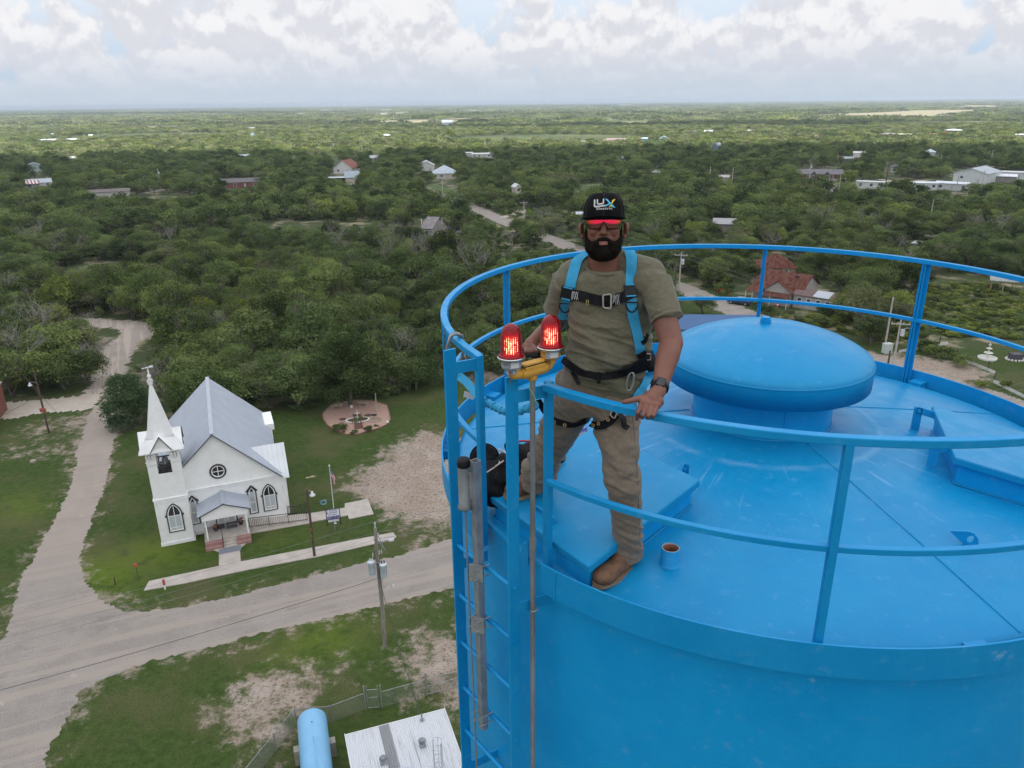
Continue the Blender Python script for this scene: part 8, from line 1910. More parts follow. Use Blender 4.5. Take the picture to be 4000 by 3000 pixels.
parts = [('e',Hd(0,.035,-.098),(.079,.098,.098),HR),('e',Hd(0,-.035,-.066),(.071,.088,.072),HR),('e',Hd(0,-.085,-.055),(.060,.048,.060),HR),('e',Hd(0,-.105,-.022),(.028,.022,.026),HR),
   ('c',Hd(0,.010,.006),Hd(0,-.026,.026),.0085,.0125),('e',Hd(-.0135,-.030,.014),(.0085,.0075,.011),HR),('e',Hd(.0135,-.030,.014),(.0085,.0075,.011),HR),
   ('e',Hd(-.037,-.018,-.019),(.024,.028,.022),HR),('e',Hd(.037,-.018,-.019),(.024,.028,.022),HR),('e',Hd(0,.026,-.016),(.056,.014,.018),HR),('e',Hd(0,-.058,.000),(.036,.024,.018),HR)]
for s in (-1, 1):
 E_ = Matrix.Rotation(s * 0.45, 3, hu) @ Matrix((hr, hu, hf)).transposed(); er = E_.to_euler()
 parts += [('e',Hd(s * .094,-.018,-.080),(.0065,.031,.019),er),('e',Hd(s * .100,-.004,-.084),(.007,.020,.016),er),('e',Hd(s * .089,-.044,-.076),(.0075,.013,.010),er)]
nk0 = Hd(0, -.085, -.105); nk1 = S(2362, 1065, 3.30)
parts += [('c', nk0, nk1 + Vector((0, .01, 0)), .066, .070), ('c', nk1 + Vector((-0.07, .03, -.05)), nk1 + Vector((.07, .03, -.05)), .045, .045)]
sh_l, el_l, wr_l = S(2556, 1100, 3.27), S(2622, 1340, 3.11), S(2577, 1512, 2.925)   # the arm at the right of the photo
sh_r, el_r, wr_r = S(2222, 1100, 3.32), S(2172, 1262, 3.46), S(2098, 1318, 3.34)
parts += [('c',sh_l,el_l,.062,.050),('c',el_l,el_l.lerp(wr_l,.35),.050,.048),('c',el_l.lerp(wr_l,.3),wr_l,.049,.0315),('c',sh_r,el_r,.062,.046),('c',el_r,el_r.lerp(wr_r,.4),.045,.044),('c',el_r.lerp(wr_r,.3),wr_r,.044,.030)]
ch = S(2383,1200,3.33); pv = S(2350,1480,3.34); parts += [('e',ch + Vector((0,.02,0)),(.13,.07,.14),None),('c',ch + Vector((0,.02,0)),pv,.09,.09),('c',nk1 + Vector((0,.02,-.02)),ch + Vector((0,.03,0)),.05,.08),('c',sh_l + Vector((-.03,.02,0)),sh_r + Vector((.03,.02,0)),.045,.045)]
hipL, knL, anL = S(2405, 1590, 3.31), S(2432, 1850, 3.16), S(2452, 2165, 3.22); hipR, knR, anR = S(2245, 1560, 3.36), S(2146, 1735, 3.44), S(2090, 1868, 3.60)
parts += [('c',pv,hipL,.11,.085),('c',pv,hipR,.11,.085),('c',hipL,knL,.075,.052),('c',knL,anL,.05,.036),('c',hipR,knR,.075,.052),('c',knR,anR,.05,.036)]
# hand on the rail (photo right): palm, four bent fingers over the outer face, thumb along the top
def Q(x, y, d): return S(2380 + x / 6.91, 1480 + y / 6.91, d)
parts += [('c',Q(1330,330,2.895),Q(1150,560,2.870),.031,.036),('e',Q(1080,600,2.860),(.046,.036,.020),Euler((0.5,0.0,-0.15))),('c',Q(930,640,2.840),Q(1290,720,2.840),.0185,.0170),('c',Q(1200,420,2.880),Q(1330,620,2.860),.024,.022),('c',Q(1170,480,2.875),Q(900,600,2.850),.024,.020)]
for k,(a,p_,t_,r0_) in enumerate([((850,700,2.830),(765,920,2.788),(745,1085,2.800),.0083),((985,735,2.825),(905,980,2.780),(885,1045,2.800),.0087),((1125,755,2.825),(1055,1000,2.780),(1035,1060,2.800),.0084),((1265,780,2.827),(1190,985,2.785),(1165,1040,2.803),.0086)]):
 parts += [('c', Q(*a), Q(*p_), r0_ * 1.15, r0_), ('c', Q(*p_), Q(*t_), r0_, r0_ * .88), ('c', Q(*t_), Q(t_[0] + 12, t_[1] + 10, t_[2] + .022), r0_ * .88, r0_ * .78)]
for kx, ky in ((850, 700), (985, 730), (1125, 750), (1262, 778)): parts += [('e', Q(kx, ky, 2.833), (.0105, .0105, .0105), None)]
parts += [('c',Q(1010,520,2.865),Q(800,530,2.847),.0165,.0135),('c',Q(800,530,2.847),Q(600,580,2.833),.0125,.0112),('c',Q(600,580,2.833),Q(400,625,2.825),.0112,.0098)]
# hand behind the lamps, round the remote
def V2(x, y, d): return S(1860 + x / 5.53, 1240 + y / 5.53, d)
parts += [('c', wr_r, V2(1190, 590, 3.30), .029, .034), ('e', V2(1180, 640, 3.29), (.042, .035, .028), None), ('c', V2(1200, 610, 3.28), V2(1330, 720, 3.22), .014, .012)]
for k in range(4): parts += [('c',V2(1080 + 50 * k,660,3.27),V2(1070 + 52 * k,740,3.235),.0105,.0098),('c',V2(1070 + 52 * k,740,3.235),V2(1080 + 52 * k,800,3.25),.0095,.0088)]
def skinfn(v, n): return v
body = build_blob('body', parts, 0.0026, SKIN, man, 4)
# ---- t-shirt
def ring(px, py, d, hw, hd, n=36, p=2.4, tilt=0.0):
 c = S(px, py, d); q = []
 for k in range(n):
  a = 6.28318 * k / n; ca, sa = math.cos(a), math.sin(a)
  x = hw * math.copysign(abs(ca) ** (2 / p), ca); y = hd * math.copysign(abs(sa) ** (2 / p), sa); q.append(c + Vector((x, y, x * tilt)))
 return q
tor = [ring(2362,1052,3.305,.082,.075),ring(2366,1064,3.31,.125,.085),ring(2374,1082,3.32,.165,.10),ring(2381,1110,3.33,.186,.112),ring(2383,1150,3.335,.192,.122),ring(2384,1200,3.335,.188,.128),ring(2383,1260,3.335,.182,.134),ring(2380,1320,3.335,.184,.146),
  ring(2376,1375,3.335,.186,.152),ring(2372,1420,3.34,.182,.148),ring(2370,1455,3.34,.176,.138),ring(2376,1495,3.34,.170,.132),ring(2384,1528,3.34,.158,.126)]
def sleeve(a, b, ra, rb, n=28):
 a, b = Vector(a), Vector(b); d = (b - a).normalized(); x = d.orthogonal().normalized(); y = d.cross(x); out_ = []
 for f_ in (0,.3,.6,.85,1.0): out_.append([a.lerp(b,f_) + (x * math.cos(6.28318 * k / n) + y * math.sin(6.28318 * k / n)) * (ra + (rb - ra) * f_) for k in range(n)])
 return out_
slL = S(2606, 1248, 3.165); slR = S(2180, 1212, 3.42)
shp = [('l',tor),('l',sleeve(sh_l + Vector((0,0,0.0)),slL,  .073,.065)),('l',sleeve(sh_r,slR,.076,.066)),('e',sh_l + Vector((-.02,0,.0)),(.078,.074,.071),None),('e',sh_r + Vector((.02,0,0)),(.085,.078,.075),None),
  ('e',S(2310,1180,3.25),(.075,.05,.065),None),('e',S(2455,1180,3.25),(.075,.05,.065),None),('c',S(2318,1022,3.345),S(2232,1072,3.325),.046,.062),('c',S(2412,1016,3.345),S(2540,1068,3.29),.050,.066),('c',S(2318,1020,3.37),S(2412,1012,3.37),.045,.045)]
def folds(v, n):
 px_, py_ = proj(v); w = 0.0
 a = mnoise.noise(Vector((v.x * 5 + v.z * 2.5, v.y * 4, v.z * 13 - v.x * 3))); b2 = mnoise.noise(Vector((v.x * 11 - v.z * 6, v.y * 8, v.z * 26 + v.x * 9)))
 k = sstep(1150, 1330, py_); w += (0.011 * k + 0.003) * (a) + (0.005 * k + 0.001) * b2
 w += 0.0065 * k * math.sin(v.z * 48 + (px_ - 2370) * 0.011 * 3 + 3 * a)
 ca_,sa_ = .94,.34; q1 = v.x * ca_ - v.z * sa_; q2 = v.z * ca_ + v.x * sa_ + .25 * (v.x - .42) ** 2; rg = 1 - 2.2 * abs(mnoise.noise(Vector((q1 * 3.2,v.y * 3,q2 * 17)))); w += (.010 * k + .0028) * (max(0,rg) ** 2)
 rg = 1 - 2.2 * abs(mnoise.noise(Vector((q1 * 6 + 9, v.y * 5, q2 * 34 + 4)))); w += .0045 * k * (max(0, rg) ** 2)
 if 1440 < py_ < 1470 and px_ < 2560: w -= 0.010 * (1 - abs(py_ - 1455) / 15)       # cinched by the belt
 return v + n * w
build_blob('t_shirt', shp, 0.0042, SHIRT, man, 4, folds)
for a_, b_, r_ in ((sh_l, slL, .0655), (sh_r, slR, .066)):
 d = (b_ - a_).normalized(); x = d.orthogonal().normalized(); y = d.cross(x); mb = MB(); mb.tube([b_ - d * .004 + (x * math.cos(6.28318 * k / 30) + y * math.sin(6.28318 * k / 30)) * (r_ + .0015 * math.sin(k * 1.7)) for k in range(30)],.0052,8,closed=True); mb.tube([b_ - d * .022 + (x * math.cos(6.28318 * k / 30) + y * math.sin(6.28318 * k / 30)) * (r_ + .0012) for k in range(30)],.0012,5,closed=True); mb.build('sleeve_hem',SHIRT,man,world=True)
mb = MB(); q = []
for k in range(28):
 a = 6.28318 * k / 28; ca, sa = math.cos(a), math.sin(a); q.append(S(2361, 1050, 3.305) + Vector((.083 * ca, .080 * sa, .012 - (.022 if sa < 0 else -.012) * abs(sa))))
mb.tube(q, 0.0055, 8, closed=True); mb.build('shirt_collar', SHIRT, man, world=True)
# ---- trousers
def limb(ps, n=28):
 out_ = []
 for i, (x, y, d, r_) in enumerate(ps):
  c = S(x,y,d); a = S(*ps[max(0,i - 1)][:3]); b2 = S(*ps[min(len(ps) - 1,i + 1)][:3]); dd = (b2 - a).normalized(); u = dd.cross(Vector((0,1,0))).normalized(); w = dd.cross(u)
  out_.append([c + (u * math.cos(6.28318 * k / n) + w * math.sin(6.28318 * k / n) * 1.05) * r_ for k in range(n)])
 return out_
pl = limb([(2388,1500,3.34,.115),(2400,1590,3.31,.108),(2408,1671,3.27,.101),(2420,1760,3.20,.090),(2428,1840,3.16,.083),(2438,1900,3.15,.080),(2446,1980,3.17,.073),(2449,2060,3.19,.070),(2448,2120,3.205,.072),(2447,2162,3.215,.073)])
pr_ = limb([(2262,1490,3.37,.112),(2240,1560,3.39,.106),(2205,1640,3.42,.098),(2165,1715,3.46,.088),(2145,1760,3.49,.084),(2118,1815,3.55,.078),(2098,1858,3.60,.075),(2090,1876,3.62,.076)])
pe = [ring(2345,1430,3.345,.166,.13),ring(2335,1480,3.345,.172,.132),ring(2325,1530,3.345,.178,.13),ring(2318,1580,3.34,.165,.115),ring(2316,1605,3.34,.12,.09)]
def pfold(v, n):
 px_, py_ = proj(v); a = mnoise.noise(Vector((v.x * 7, v.y * 6, v.z * 15 + v.x * 6))); b2 = mnoise.noise(Vector((v.x * 14 + 3, v.y * 12, v.z * 34 - v.x * 9)))
 kn = math.exp(-((py_ - 1850) / 90) ** 2) + math.exp(-((py_ - 2110) / 70) ** 2) + 0.7 * math.exp(-((py_ - 1640) / 60) ** 2) + (0.8 if px_ < 2200 and py_ > 1700 else 0)
 rg = 1 - 2.2 * abs(mnoise.noise(Vector((v.x * 6,v.y * 5,v.z * 16 + v.x * 9)))); w = (0.003 + 0.008 * kn) * (max(0,rg) ** 2) + (0.006 + 0.006 * kn) * a + (0.003 + 0.004 * kn) * b2 + 0.0035 * kn * math.sin(v.z * 90 + v.x * 40 + 4 * a); return v + n * w
build_blob('trousers', [('l', pl), ('l', pr_), ('l', pe)], 0.0055, PANT, man, 3, pfold)
def bvh(name):
 o = [c for c in man.children if c.name.split('.')[0] == name][0]; L = rootloc(man); vs = [v.co + L for v in o.data.vertices]; return BVHTree.FromPolygons(vs,[tuple(p.vertices) for p in o.data.polygons])
TS, TP, TB = bvh('t_shirt'), bvh('trousers'), bvh('body')
def hit(px, py, trees=(TS, TP), off_=0.004, strict=False):
 for dx_, dy_ in ((0, 0),) if strict else ((0, 0), (0, -8), (-8, 0), (8, 0), (0, 8), (0, -16), (-16, 0), (16, 0), (-24, -10), (24, -10), (-40, 0), (40, 0)):
  h_ = hit1(px + dx_, py + dy_, trees, off_)
  if h_: return h_
 return None if strict else (S(px, py, 3.22), -ray(px, py).normalized())
def hit1(px, py, trees, off_):
 d = ray(px, py).normalized(); best = None
 for tr in trees:
  r_ = tr.ray_cast(CO, d)
  if r_[0] is not None and (best is None or r_[3] < best[2]): best = (r_[0], r_[1], r_[3])
 if best is None: return None
 n = best[1]; n = n if n.dot(d) < 0 else -n
 return best[0] + n * off_ - d * 0.0, n
def conform(pts, trees=(TS, TP), off_=0.004, steps=8, fall=3.31):
 q = []
 for (a, b2) in zip(pts[:-1], pts[1:]):
  for i in range(steps): q.append((a[0] + (b2[0] - a[0]) * i / steps, a[1] + (b2[1] - a[1]) * i / steps))
 q.append(pts[-1]); P_ = []
 last = None
 for x, y in q:
  h_ = hit(x, y, trees, off_, True)
  if h_ is None:
   if last is None: h_ = (S(x, y, fall), Vector((0, -1, 0)))
   else: h_ = (S(x, y, Vector((last[0].x, last[0].y)).length + .01), last[1])
  last = h_; P_.append(h_)
 # relax so the strap spans little folds
 for _ in range(14):
  pp_ = [p for p, n in P_]; nn = [n for p, n in P_]
  P_ = [(pp_[i] if i in (0,len(pp_) - 1) else pp_[i] * .5 + (pp_[i - 1] + pp_[i + 1]) * .25,(nn[max(i - 1,0)] + nn[i] + nn[min(i + 1,len(nn) - 1)]).normalized()) for i in range(len(pp_))]
 P_ = [(p + n * off_ * .7, n) for p, n in P_]; out_ = []
 for i, (p, n) in enumerate(P_):
  d = (P_[min(i + 1, len(P_) - 1)][0] - P_[max(i - 1, 0)][0]).normalized(); out_.append((p, d.cross(n), n))
 return out_
hs = Matrix.Identity(4)
STR = mat('black_webbing',(0.008,0.008,0.010),(0.014,0.014,0.016),scale=40,rough=0.85,spec=0.12,bump=0.3,bscale=300); BPL = mat('black_plastic',(0.010,0.010,0.011))
def web(name, pts, w, m, th=0.003, parent=man, **kw):
 mb = MB(); strap(mb, conform(pts, **kw), w, th); return mb.build(name, m, parent, world=True)
web('shoulder_strap', [(2296, 992), (2276, 1004), (2254, 1020), (2240, 1060), (2228, 1110), (2222, 1160), (2206, 1205), (2196, 1245)], .046, CY, .004)
web('shoulder_strap',[(2456,985),(2466,1000),(2470,1020),(2468,1060),(2462,1110),(2464,1180),(2472,1240),(2484,1290),(2494,1340),(2500,1375)],.046,CY,.004)
cs = web('chest_strap', [(2232, 1148), (2270, 1158), (2310, 1168), (2350, 1176), (2400, 1172), (2440, 1160), (2462, 1150)], .046, STR, .004, off_=.006)
def plate(px, py, w, h, m, th=.006, rot=0.0, name='strap_plate', parent=man, off_=.011, bev=.003):
 hh = hit(px,py,(TS,TP),off_); p,n = hh; n = (n + (CO - p).normalized() * 0.6).normalized(); x = Vector((1,0,0)); x = (x - n * x.dot(n)).normalized(); y = n.cross(x); rm = Matrix((x,y,n)).transposed() @ Matrix.Rotation(rot,3,'Z')
 mb = MB(); mb.box(p, (w, h, th), rot=rm); return mb.build(name, m, parent, world=True, bevel=bev), p, rm
def wirering(px, py, pts, r_, m, name, parent=man, off_=.014, closed=True, rot=0.0):
 p, n = hit(px, py, (TS, TP), off_); n = (n + (CO - p).normalized()).normalized(); x = Vector((1, 0, 0)); x = (x - n * x.dot(n)).normalized(); y = n.cross(x)
 if y.z < 0: y = -y
 c_,s_ = math.cos(rot),math.sin(rot); mb = MB(); mb.tube([p + x * (a * c_ - b2 * s_) + y * (a * s_ + b2 * c_) for a,b2 in pts],r_,8,closed=closed); return mb.build(name,m,parent,world=True)
for px, rot in ((2217, -.18), (2462, .04)):
 o, p, rm = plate(px, 1142, .056, .062, BPL, .008, rot)
 mb = MB()
 for k in (-.026, .026): mb.box(p + rm @ Vector((0, k, .005)), (.040, .005, .003), rot=rm)
 mb.build('plate_slot', CY, o, world=True)
 wirering(px + (-10 if px < 2300 else 4),1190,[(-.026,.014),(.026,.014),(.024,-.006),(.013,-.024),(0,-.029),(-.013,-.024),(-.024,-.006)],.0036,BPL,'d_ring')
ALU = mat('brushed_buckle', (0.36, 0.33, 0.29), (0.28, 0.25, 0.22), scale=60, rough=0.35, metal=0.8)
wirering(2371,1176,[(-.015,.028),(.011,.031),(.016,.026),(.017,-.026),(.012,-.031),(-.013,-.028),(-.018,-.022),(-.018,.022)],.0048,ALU,'chest_buckle',off_=.016); plate(2360,1174,.022,.048,STR,.005,0,'buckle_tongue',off_=.012)
WT = mat('white_thread', (0.5, 0.5, 0.5))
for x0, x1, y0 in ((2236, 2264, 1152), (2392, 2424, 1166)):
 mb = MB()
 for s in range(2):
  for k in range(5):
   a = hit(x0 + (x1 - x0) * k / 5,y0 - 18 + (36 if (k + s) % 2 else 0) + k,(TS,),.0145); b2 = hit(x0 + (x1 - x0) * (k + 1) / 5,y0 - 18 + (36 if (k + 1 + s) % 2 else 0) + k,(TS,),.0145)
   if a and b2: mb.tube([a[0], b2[0]], .0008, 4)
 mb.build('bar_tack', WT, cs, world=True)
wirering(2295, 1181, [(-.004, .010), (.004, .010), (.004, -.010), (-.004, -.010)], .001, mat('yellow_label', (0.55, 0.5, 0.15)), 'strap_label', off_=.014)
web('adjuster_strap',[(2500,1372),(2506,1395),(2510,1420),(2512,1440)],.044,STR,.006,off_=.008); wirering(2508,1392,[(-.024,.016),(.026,.013),(.026,-.013),(-.024,-.016)],.0035,ALU,'adjuster_buckle',off_=.018); web('adjuster_tail',[(2498,1345),(2512,1330),(2518,1308)],.02,STR,.003,off_=.01)
belt = web('waist_belt',[(2206,1408),(2228,1424),(2260,1446),(2300,1464),(2345,1474),(2390,1470),(2430,1456),(2480,1438),(2525,1424),(2548,1412)],.032,STR,.005,off_=.007)
web('hip_pad', [(2440, 1442), (2470, 1430), (2500, 1420), (2530, 1408), (2552, 1396)], .072, STR, .010, off_=.010)
for px in (2330, 2368): plate(px, 1471, .012, .036, STR, .006, 0, 'belt_keeper', off_=.014)
plate(2338, 1476, .018, .05, STR, .008, 0, 'belt_pouch', off_=.016)
web('belt_tail', [(2240, 1448), (2252, 1472), (2266, 1500)], .018, BPL, .004, off_=.008)
wirering(2460,1478,[(.010,.046),(.016,.030),(.014,-.010),(.004,-.040),(-.006,-.044),(-.014,-.036),(-.016,-.008),(-.008,.030),(0,.046)],.0042,mat('bare_aluminium',(0.50,0.50,0.47),rough=0.3,metal=0.7),'side_d_ring',off_=.02)
web('hip_strap', [(2540, 1452), (2528, 1475), (2512, 1500), (2496, 1525), (2478, 1552), (2452, 1580)], .046, CY, .004, off_=.006)
web('hip_strap', [(2538, 1432), (2548, 1452), (2536, 1486), (2528, 1500)], .036, STR, .005, off_=.010)
lgA = web('leg_strap',[(2102,1560),(2118,1592),(2142,1622),(2170,1642),(2205,1656),(2245,1656),(2282,1640)],.030,STR,.004,off_=.006); lgB = web('leg_strap',[(2310,1652),(2330,1664),(2352,1664),(2376,1652),(2398,1632),(2412,1612)],.036,STR,.004,off_=.006)
BRS = mat('brass_grommet', (0.42, 0.28, 0.12), rough=0.35, metal=0.8)
for par, L_ in ((lgA, [(2121, 1600), (2173, 1645), (2205, 1659)]), (lgB, [(2327, 1660), (2348, 1653), (2376, 1640)])):
 for px, py in L_: wirering(px, py, [(.0065 * math.cos(a), .0065 * math.sin(a)) for a in np.linspace(0, 5.6, 9)], .0026, BRS, 'grommet', par, off_=.014)
web('leg_buckle_strap', [(2405, 1600), (2420, 1606), (2436, 1612), (2450, 1604)], .032, CY, .004, off_=.012)
wirering(2402,1612,[(-.022,-.012),(-.004,.026),(.004,.030),(.014,.006),(.010,-.006),(-.006,-.030),(-.014,-.026)],.0035,ALU,'leg_buckle',off_=.02,rot=.2); wirering(2420,1616,[(-.012,.012),(.012,.012),(.012,-.014),(-.012,-.014)],.003,ALU,'leg_buckle',off_=.02,rot=.5)
web('leg_strap_tail', [(2412, 1622), (2424, 1636), (2436, 1656), (2444, 1678)], .026, BPL, .005, off_=.014)
plate(2108, 1570, .03, .04, BPL, .008, .4, 'lanyard_plate', off_=.012)
# pocket and seam lines
SEAM = mat('trouser_seam', (0.12, 0.09, 0.062), rough=0.9)
for pts in ([(2232,1500),(2250,1530),(2268,1560),(2274,1600)],[(2470,1620),(2478,1700),(2484,1780),(2490,1880),(2494,1980),(2498,2080),(2500,2150)],[(2275,1560),(2300,1590),(2316,1612)]):
 mb = MB(); mb.tube([p for p, a, b2 in conform(pts, (TP,), .0008)], .0012, 4); mb.build('seam', SEAM, man, world=True)
for c, p0 in ((S(2447, 2164, 3.215), anL), (S(2090, 1877, 3.62), anR)):
 d = ((knL - anL) if p0 is anL else (knR - anR)).normalized(); x = d.orthogonal().normalized(); y = d.cross(x); mb = MB(); mb.tube([c + (x * math.cos(a) + y * math.sin(a) * 1.03) * .073 for a in np.linspace(0,6.0,20)],.006,8,closed=True); mb.build('trouser_hem',PANT,man,world=True)
# ---- boots
BOOT = mat('brown_nubuck',(0.200,0.100,0.050),(0.120,0.058,0.030),scale=16,rough=0.7,bump=0.4,bscale=60,contrast=(0.3,0.7)); SOLE = mat('tan_sole',(0.36,0.245,0.14),(0.28,0.185,0.105),scale=20,rough=0.8)
def boot(heel, toe, ank, zf, nm_toe=(0, 0)):
 heel = Vector(heel); toe = Vector(toe); f = (toe - heel); f.z = 0; L = f.length; f.normalize(); s = Vector((-f.y,f.x,0)); up = Vector((0,0,1)); o = Vector((heel.x,heel.y,zf))
 def P(a, b2, c): return o + f * a + s * b2 + up * c
 parts = [('e',P(.045,0,.052),(.045,.045,.042),None),('c',P(.05,0,.055),P(L - .06,.006,.050),.044,.048),('e',P(L - .060,.004,.048),(.061,.056,.044),Euler((0,0,math.atan2(f.y,f.x)))),('c',P(L * .55,0,.062),P(L * .30,0,.10),.042,.048),('c',P(.075,0,.09),Vector((ank.x,ank.y,max(ank.z,zf + .13))) ,.046,.050),('c',P(L - .10,0,.05),P(L - .07,0,.05),.045,.043)]
 b_ = build_blob('boot',parts,.005,BOOT,man,4,lambda v,n: v + n * (.0012 * mnoise.noise(v * 40)) if v.z > zf + .016 else Vector((v.x,v.y,max(v.z,zf + .012))))
 ol = []
 for k in range(24):
  a = 6.28318 * k / 24; ca,sa = math.cos(a),math.sin(a); xx = L / 2 + ca * (L / 2 + .004); wd = .052 if xx > L * .55 else .043; wd = .046 + .011 * sstep(L * .35,L * .7,xx); ol.append((xx,math.copysign(abs(sa) ** .75,sa) * wd))
 mb = MB(); M_ = Matrix((( f.x,s.x,0,o.x),(f.y,s.y,0,o.y),(0,0,1,0),(0,0,0,1))); mb.M = M_; mb.prism(ol,zf,zf + .020); mb.prism([(x,y * .92) for x,y in ol if x < L * .36] ,zf - .006,zf - .0005) if False else None; mb.build('sole',SOLE,b_,world=True,bevel=.003)
 mb = MB(); mb.M = M_; mb.prism([(x * 1.0 + L * .5 * (1 - 1),y * 1.03) for x,y in ol],zf + .019,zf + .024); mb.build('welt',mat('sole_welt',(0.25,0.16,0.09)),b_,world=True)
 return b_
zl = zroof(1.93) + 0.006; bt = boot(N(2492, 2186, zl), N(2326, 2300, zl), anL, zl); A_ = N(2120, 1900, 36.035); T_ = N(1968, 1950, 36.0)
def lidz(p): return A.z + 0.0
zr_ = 36.012; boot(N(2118, 1898, zr_ + .02), N(1974, 1952, zr_), anR, zr_)
# ---- face: lips, beard, glasses, cap
LIP = mat('lips',(0.27,0.10,0.085),rough=0.45); me = blobmesh([('e',Hd(0,-.0680,.0135),(.023,.0036,.007),HR),('e',Hd(0,-.0745,.0130),(.019,.0056,.008),HR),('e',Hd(-.009,-.0655,.0140),(.012,.0045,.006),HR),('e',Hd(.009,-.0655,.0140),(.012,.0045,.006),HR)],.0012,2); me.transform(Matrix.Translation(-rootloc(man))); me.materials.clear(); me.materials.append(LIP); addobj('lips',me,man)
HAIR = bpy.data.materials.new('black_hair'); HAIR.use_nodes = True; t = NT(HAIR.node_tree); b = t.n['Principled BSDF']; v = t.n.new('ShaderNodeNewGeometry').outputs['Position']; t.l.new(t.mix(t.ramp(t.noise(t.vmath('MULTIPLY',v,(1,1,.35)),500,4,.7),.4,.7),(0.006,0.005,0.004),(0.020,0.015,0.011)),b.inputs['Base Color']); b.inputs['Roughness'].default_value = 0.8; b.inputs['Specular IOR Level'].default_value = .1
bd_ = [('e',Hd(0,-.108,-.034),(.066,.040,.050),HR),('e',Hd(0,-.112,-.006),(.040,.032,.028),HR),('c',Hd(-.070,-.054,-.050),Hd(-.057,-.095,-.028),.0105,.019),('c',Hd(.070,-.054,-.050),Hd(.057,-.095,-.028),.0105,.019),('c',Hd(-.0755,-.005,-.060),Hd(-.072,-.052,-.052),.0035,.0085),('c',Hd(.0755,-.005,-.060),Hd(.072,-.052,-.052),.0035,.0085),
  ('c',Hd(-.010,-.0545,.0130),Hd(.010,-.0545,.0130),.0092,.0092),('c',Hd(-.010,-.0545,.0130),Hd(-.026,-.0655,.0075),.0092,.0085),('c',Hd(.010,-.0545,.0130),Hd(.026,-.0655,.0075),.0092,.0085),('c',Hd(-.016,-.056,.012),Hd(-.034,-.074,.002),.0095,.0125),('c',Hd(.016,-.056,.012),Hd(.034,-.074,.002),.0095,.0125),('c',Hd(-.040,-.072,-.001),Hd(-.040,-.098,-.004),.0115,.018),('c',Hd(.040,-.072,-.001),Hd(.040,-.098,-.004),.0115,.018),
  ('c',Hd(-.010,-.0885,.009),Hd(.010,-.0885,.009),.0092,.0092),('c',Hd(.010,-.0885,.009),Hd(.028,-.0790,.004),.0092,.0085),('c',Hd(-.010,-.0885,.009),Hd(-.028,-.0790,.004),.0092,.0085),('e',Hd(0,-.100,.004),(.036,.018,.016),HR),('c',Hd(-.050,-.085,-.016),Hd(.050,-.085,-.016),.012,.012),('c',Hd(-.063,-.068,-.036),Hd(-.046,-.084,-.012),.011,.017),('c',Hd(.063,-.068,-.036),Hd(.046,-.084,-.012),.011,.017)]
bd_ = [p if p[0] != 'c' or True else p for p in bd_]
beard = build_blob('beard', bd_, .0022, HAIR, man, 3, lambda v, n: v + n * (.0022 * mnoise.noise(v * 130) + .0012 * mnoise.noise(v * 300)))
mb = MB(); g = random.Random(5); L_ = rootloc(man); bv = beard.data.vertices; hv_ = []
for k in range(9000):      # short whiskers standing off the beard
 v = bv[g.randrange(len(bv))]; p = v.co + L_; n = v.normal
 if n.dot(hf) < -0.35: continue
 d = (n + Vector((g.uniform(-.5, .5), g.uniform(-.5, .5), g.uniform(-.9, .2)))).normalized(); l = g.uniform(.003, .0075); x = d.orthogonal().normalized() * .00035
 hv_.append((p - n * .001 - x, p - n * .001 + x, p + d * l))
mb.add([q for tr in hv_ for q in tr], [(3 * i, 3 * i + 1, 3 * i + 2) for i in range(len(hv_))]); mb.build('whiskers', HAIR, beard, world=True)
# short side hair and eyebrows stay under the cap; sunglasses
LENSM = bpy.data.materials.new('mirrored_red_lens'); LENSM.use_nodes = True; t = NT(LENSM.node_tree); b = t.n['Principled BSDF']; uvn = t.n.new('ShaderNodeUVMap'); s = t.sep(uvn.outputs[0])
col = t.mix(t.ramp(t.math('ADD',s[1],t.math('MULTIPLY',t.math('ABSOLUTE',t.math('SINE',t.math('MULTIPLY',s[0],6.2832))),.13)),.60,.70),(0.10,0.018,0.008),(0.95,0.015,0.075)); edge = t.ramp(t.math('ABSOLUTE',t.math('SUBTRACT',s[0],.5)),.20,.48); col = t.mix(t.math('MULTIPLY',edge,.85),col,t.mix(t.ramp(s[1],.5,.65),(0.05,0.055,0.006),(0.95,0.16,0.015)))
t.l.new(col, b.inputs['Base Color']); b.inputs['Metallic'].default_value = .9; b.inputs['Roughness'].default_value = .16; b.inputs['Coat Weight'].default_value = .4
def gl(u, w): # u: angle round the brow, w: height
 a = u; return Hd(.082 * math.sin(a) * 1.0, w, -.070 + .082 * math.cos(a) * 1.03 + .004)
mb = MB(); vs = []; uv = []; nu, nw = 40, 8; fs = []
for i in range(nu + 1):
 u = -1.14 + 2.28 * i / nu; au = abs(u)
 top = .031 - .006 * (au / 1.14) ** 2; bot = -.014 + (.020 * math.exp(-(au / .13) ** 2)) + .016 * max(0, (au - .75) / .39) ** 1.5
 for j in range(nw + 1): w = bot + (top - bot) * j / nw; vs.append(gl(u, w)); uv.append((i / nu, (w + .016) / .048))
for i in range(nu):
 for j in range(nw): a = i * (nw + 1) + j; fs.append((a, a + nw + 1, a + nw + 2, a + 1))
L_ = rootloc(man); me = bpy.data.meshes.new('sunglasses'); me.from_pydata([tuple(v - L_) for v in vs], [], fs); ul = me.uv_layers.new(name='UVMap')
for p in me.polygons:
 for li, vi in zip(p.loop_indices, p.vertices): ul.data[li].uv = uv[vi]
me.polygons.foreach_set('use_smooth',[True] * len(fs)); me.materials.append(LENSM); sg = addobj('sunglasses',me,man); md = sg.modifiers.new('th','SOLIDIFY'); md.thickness = .002
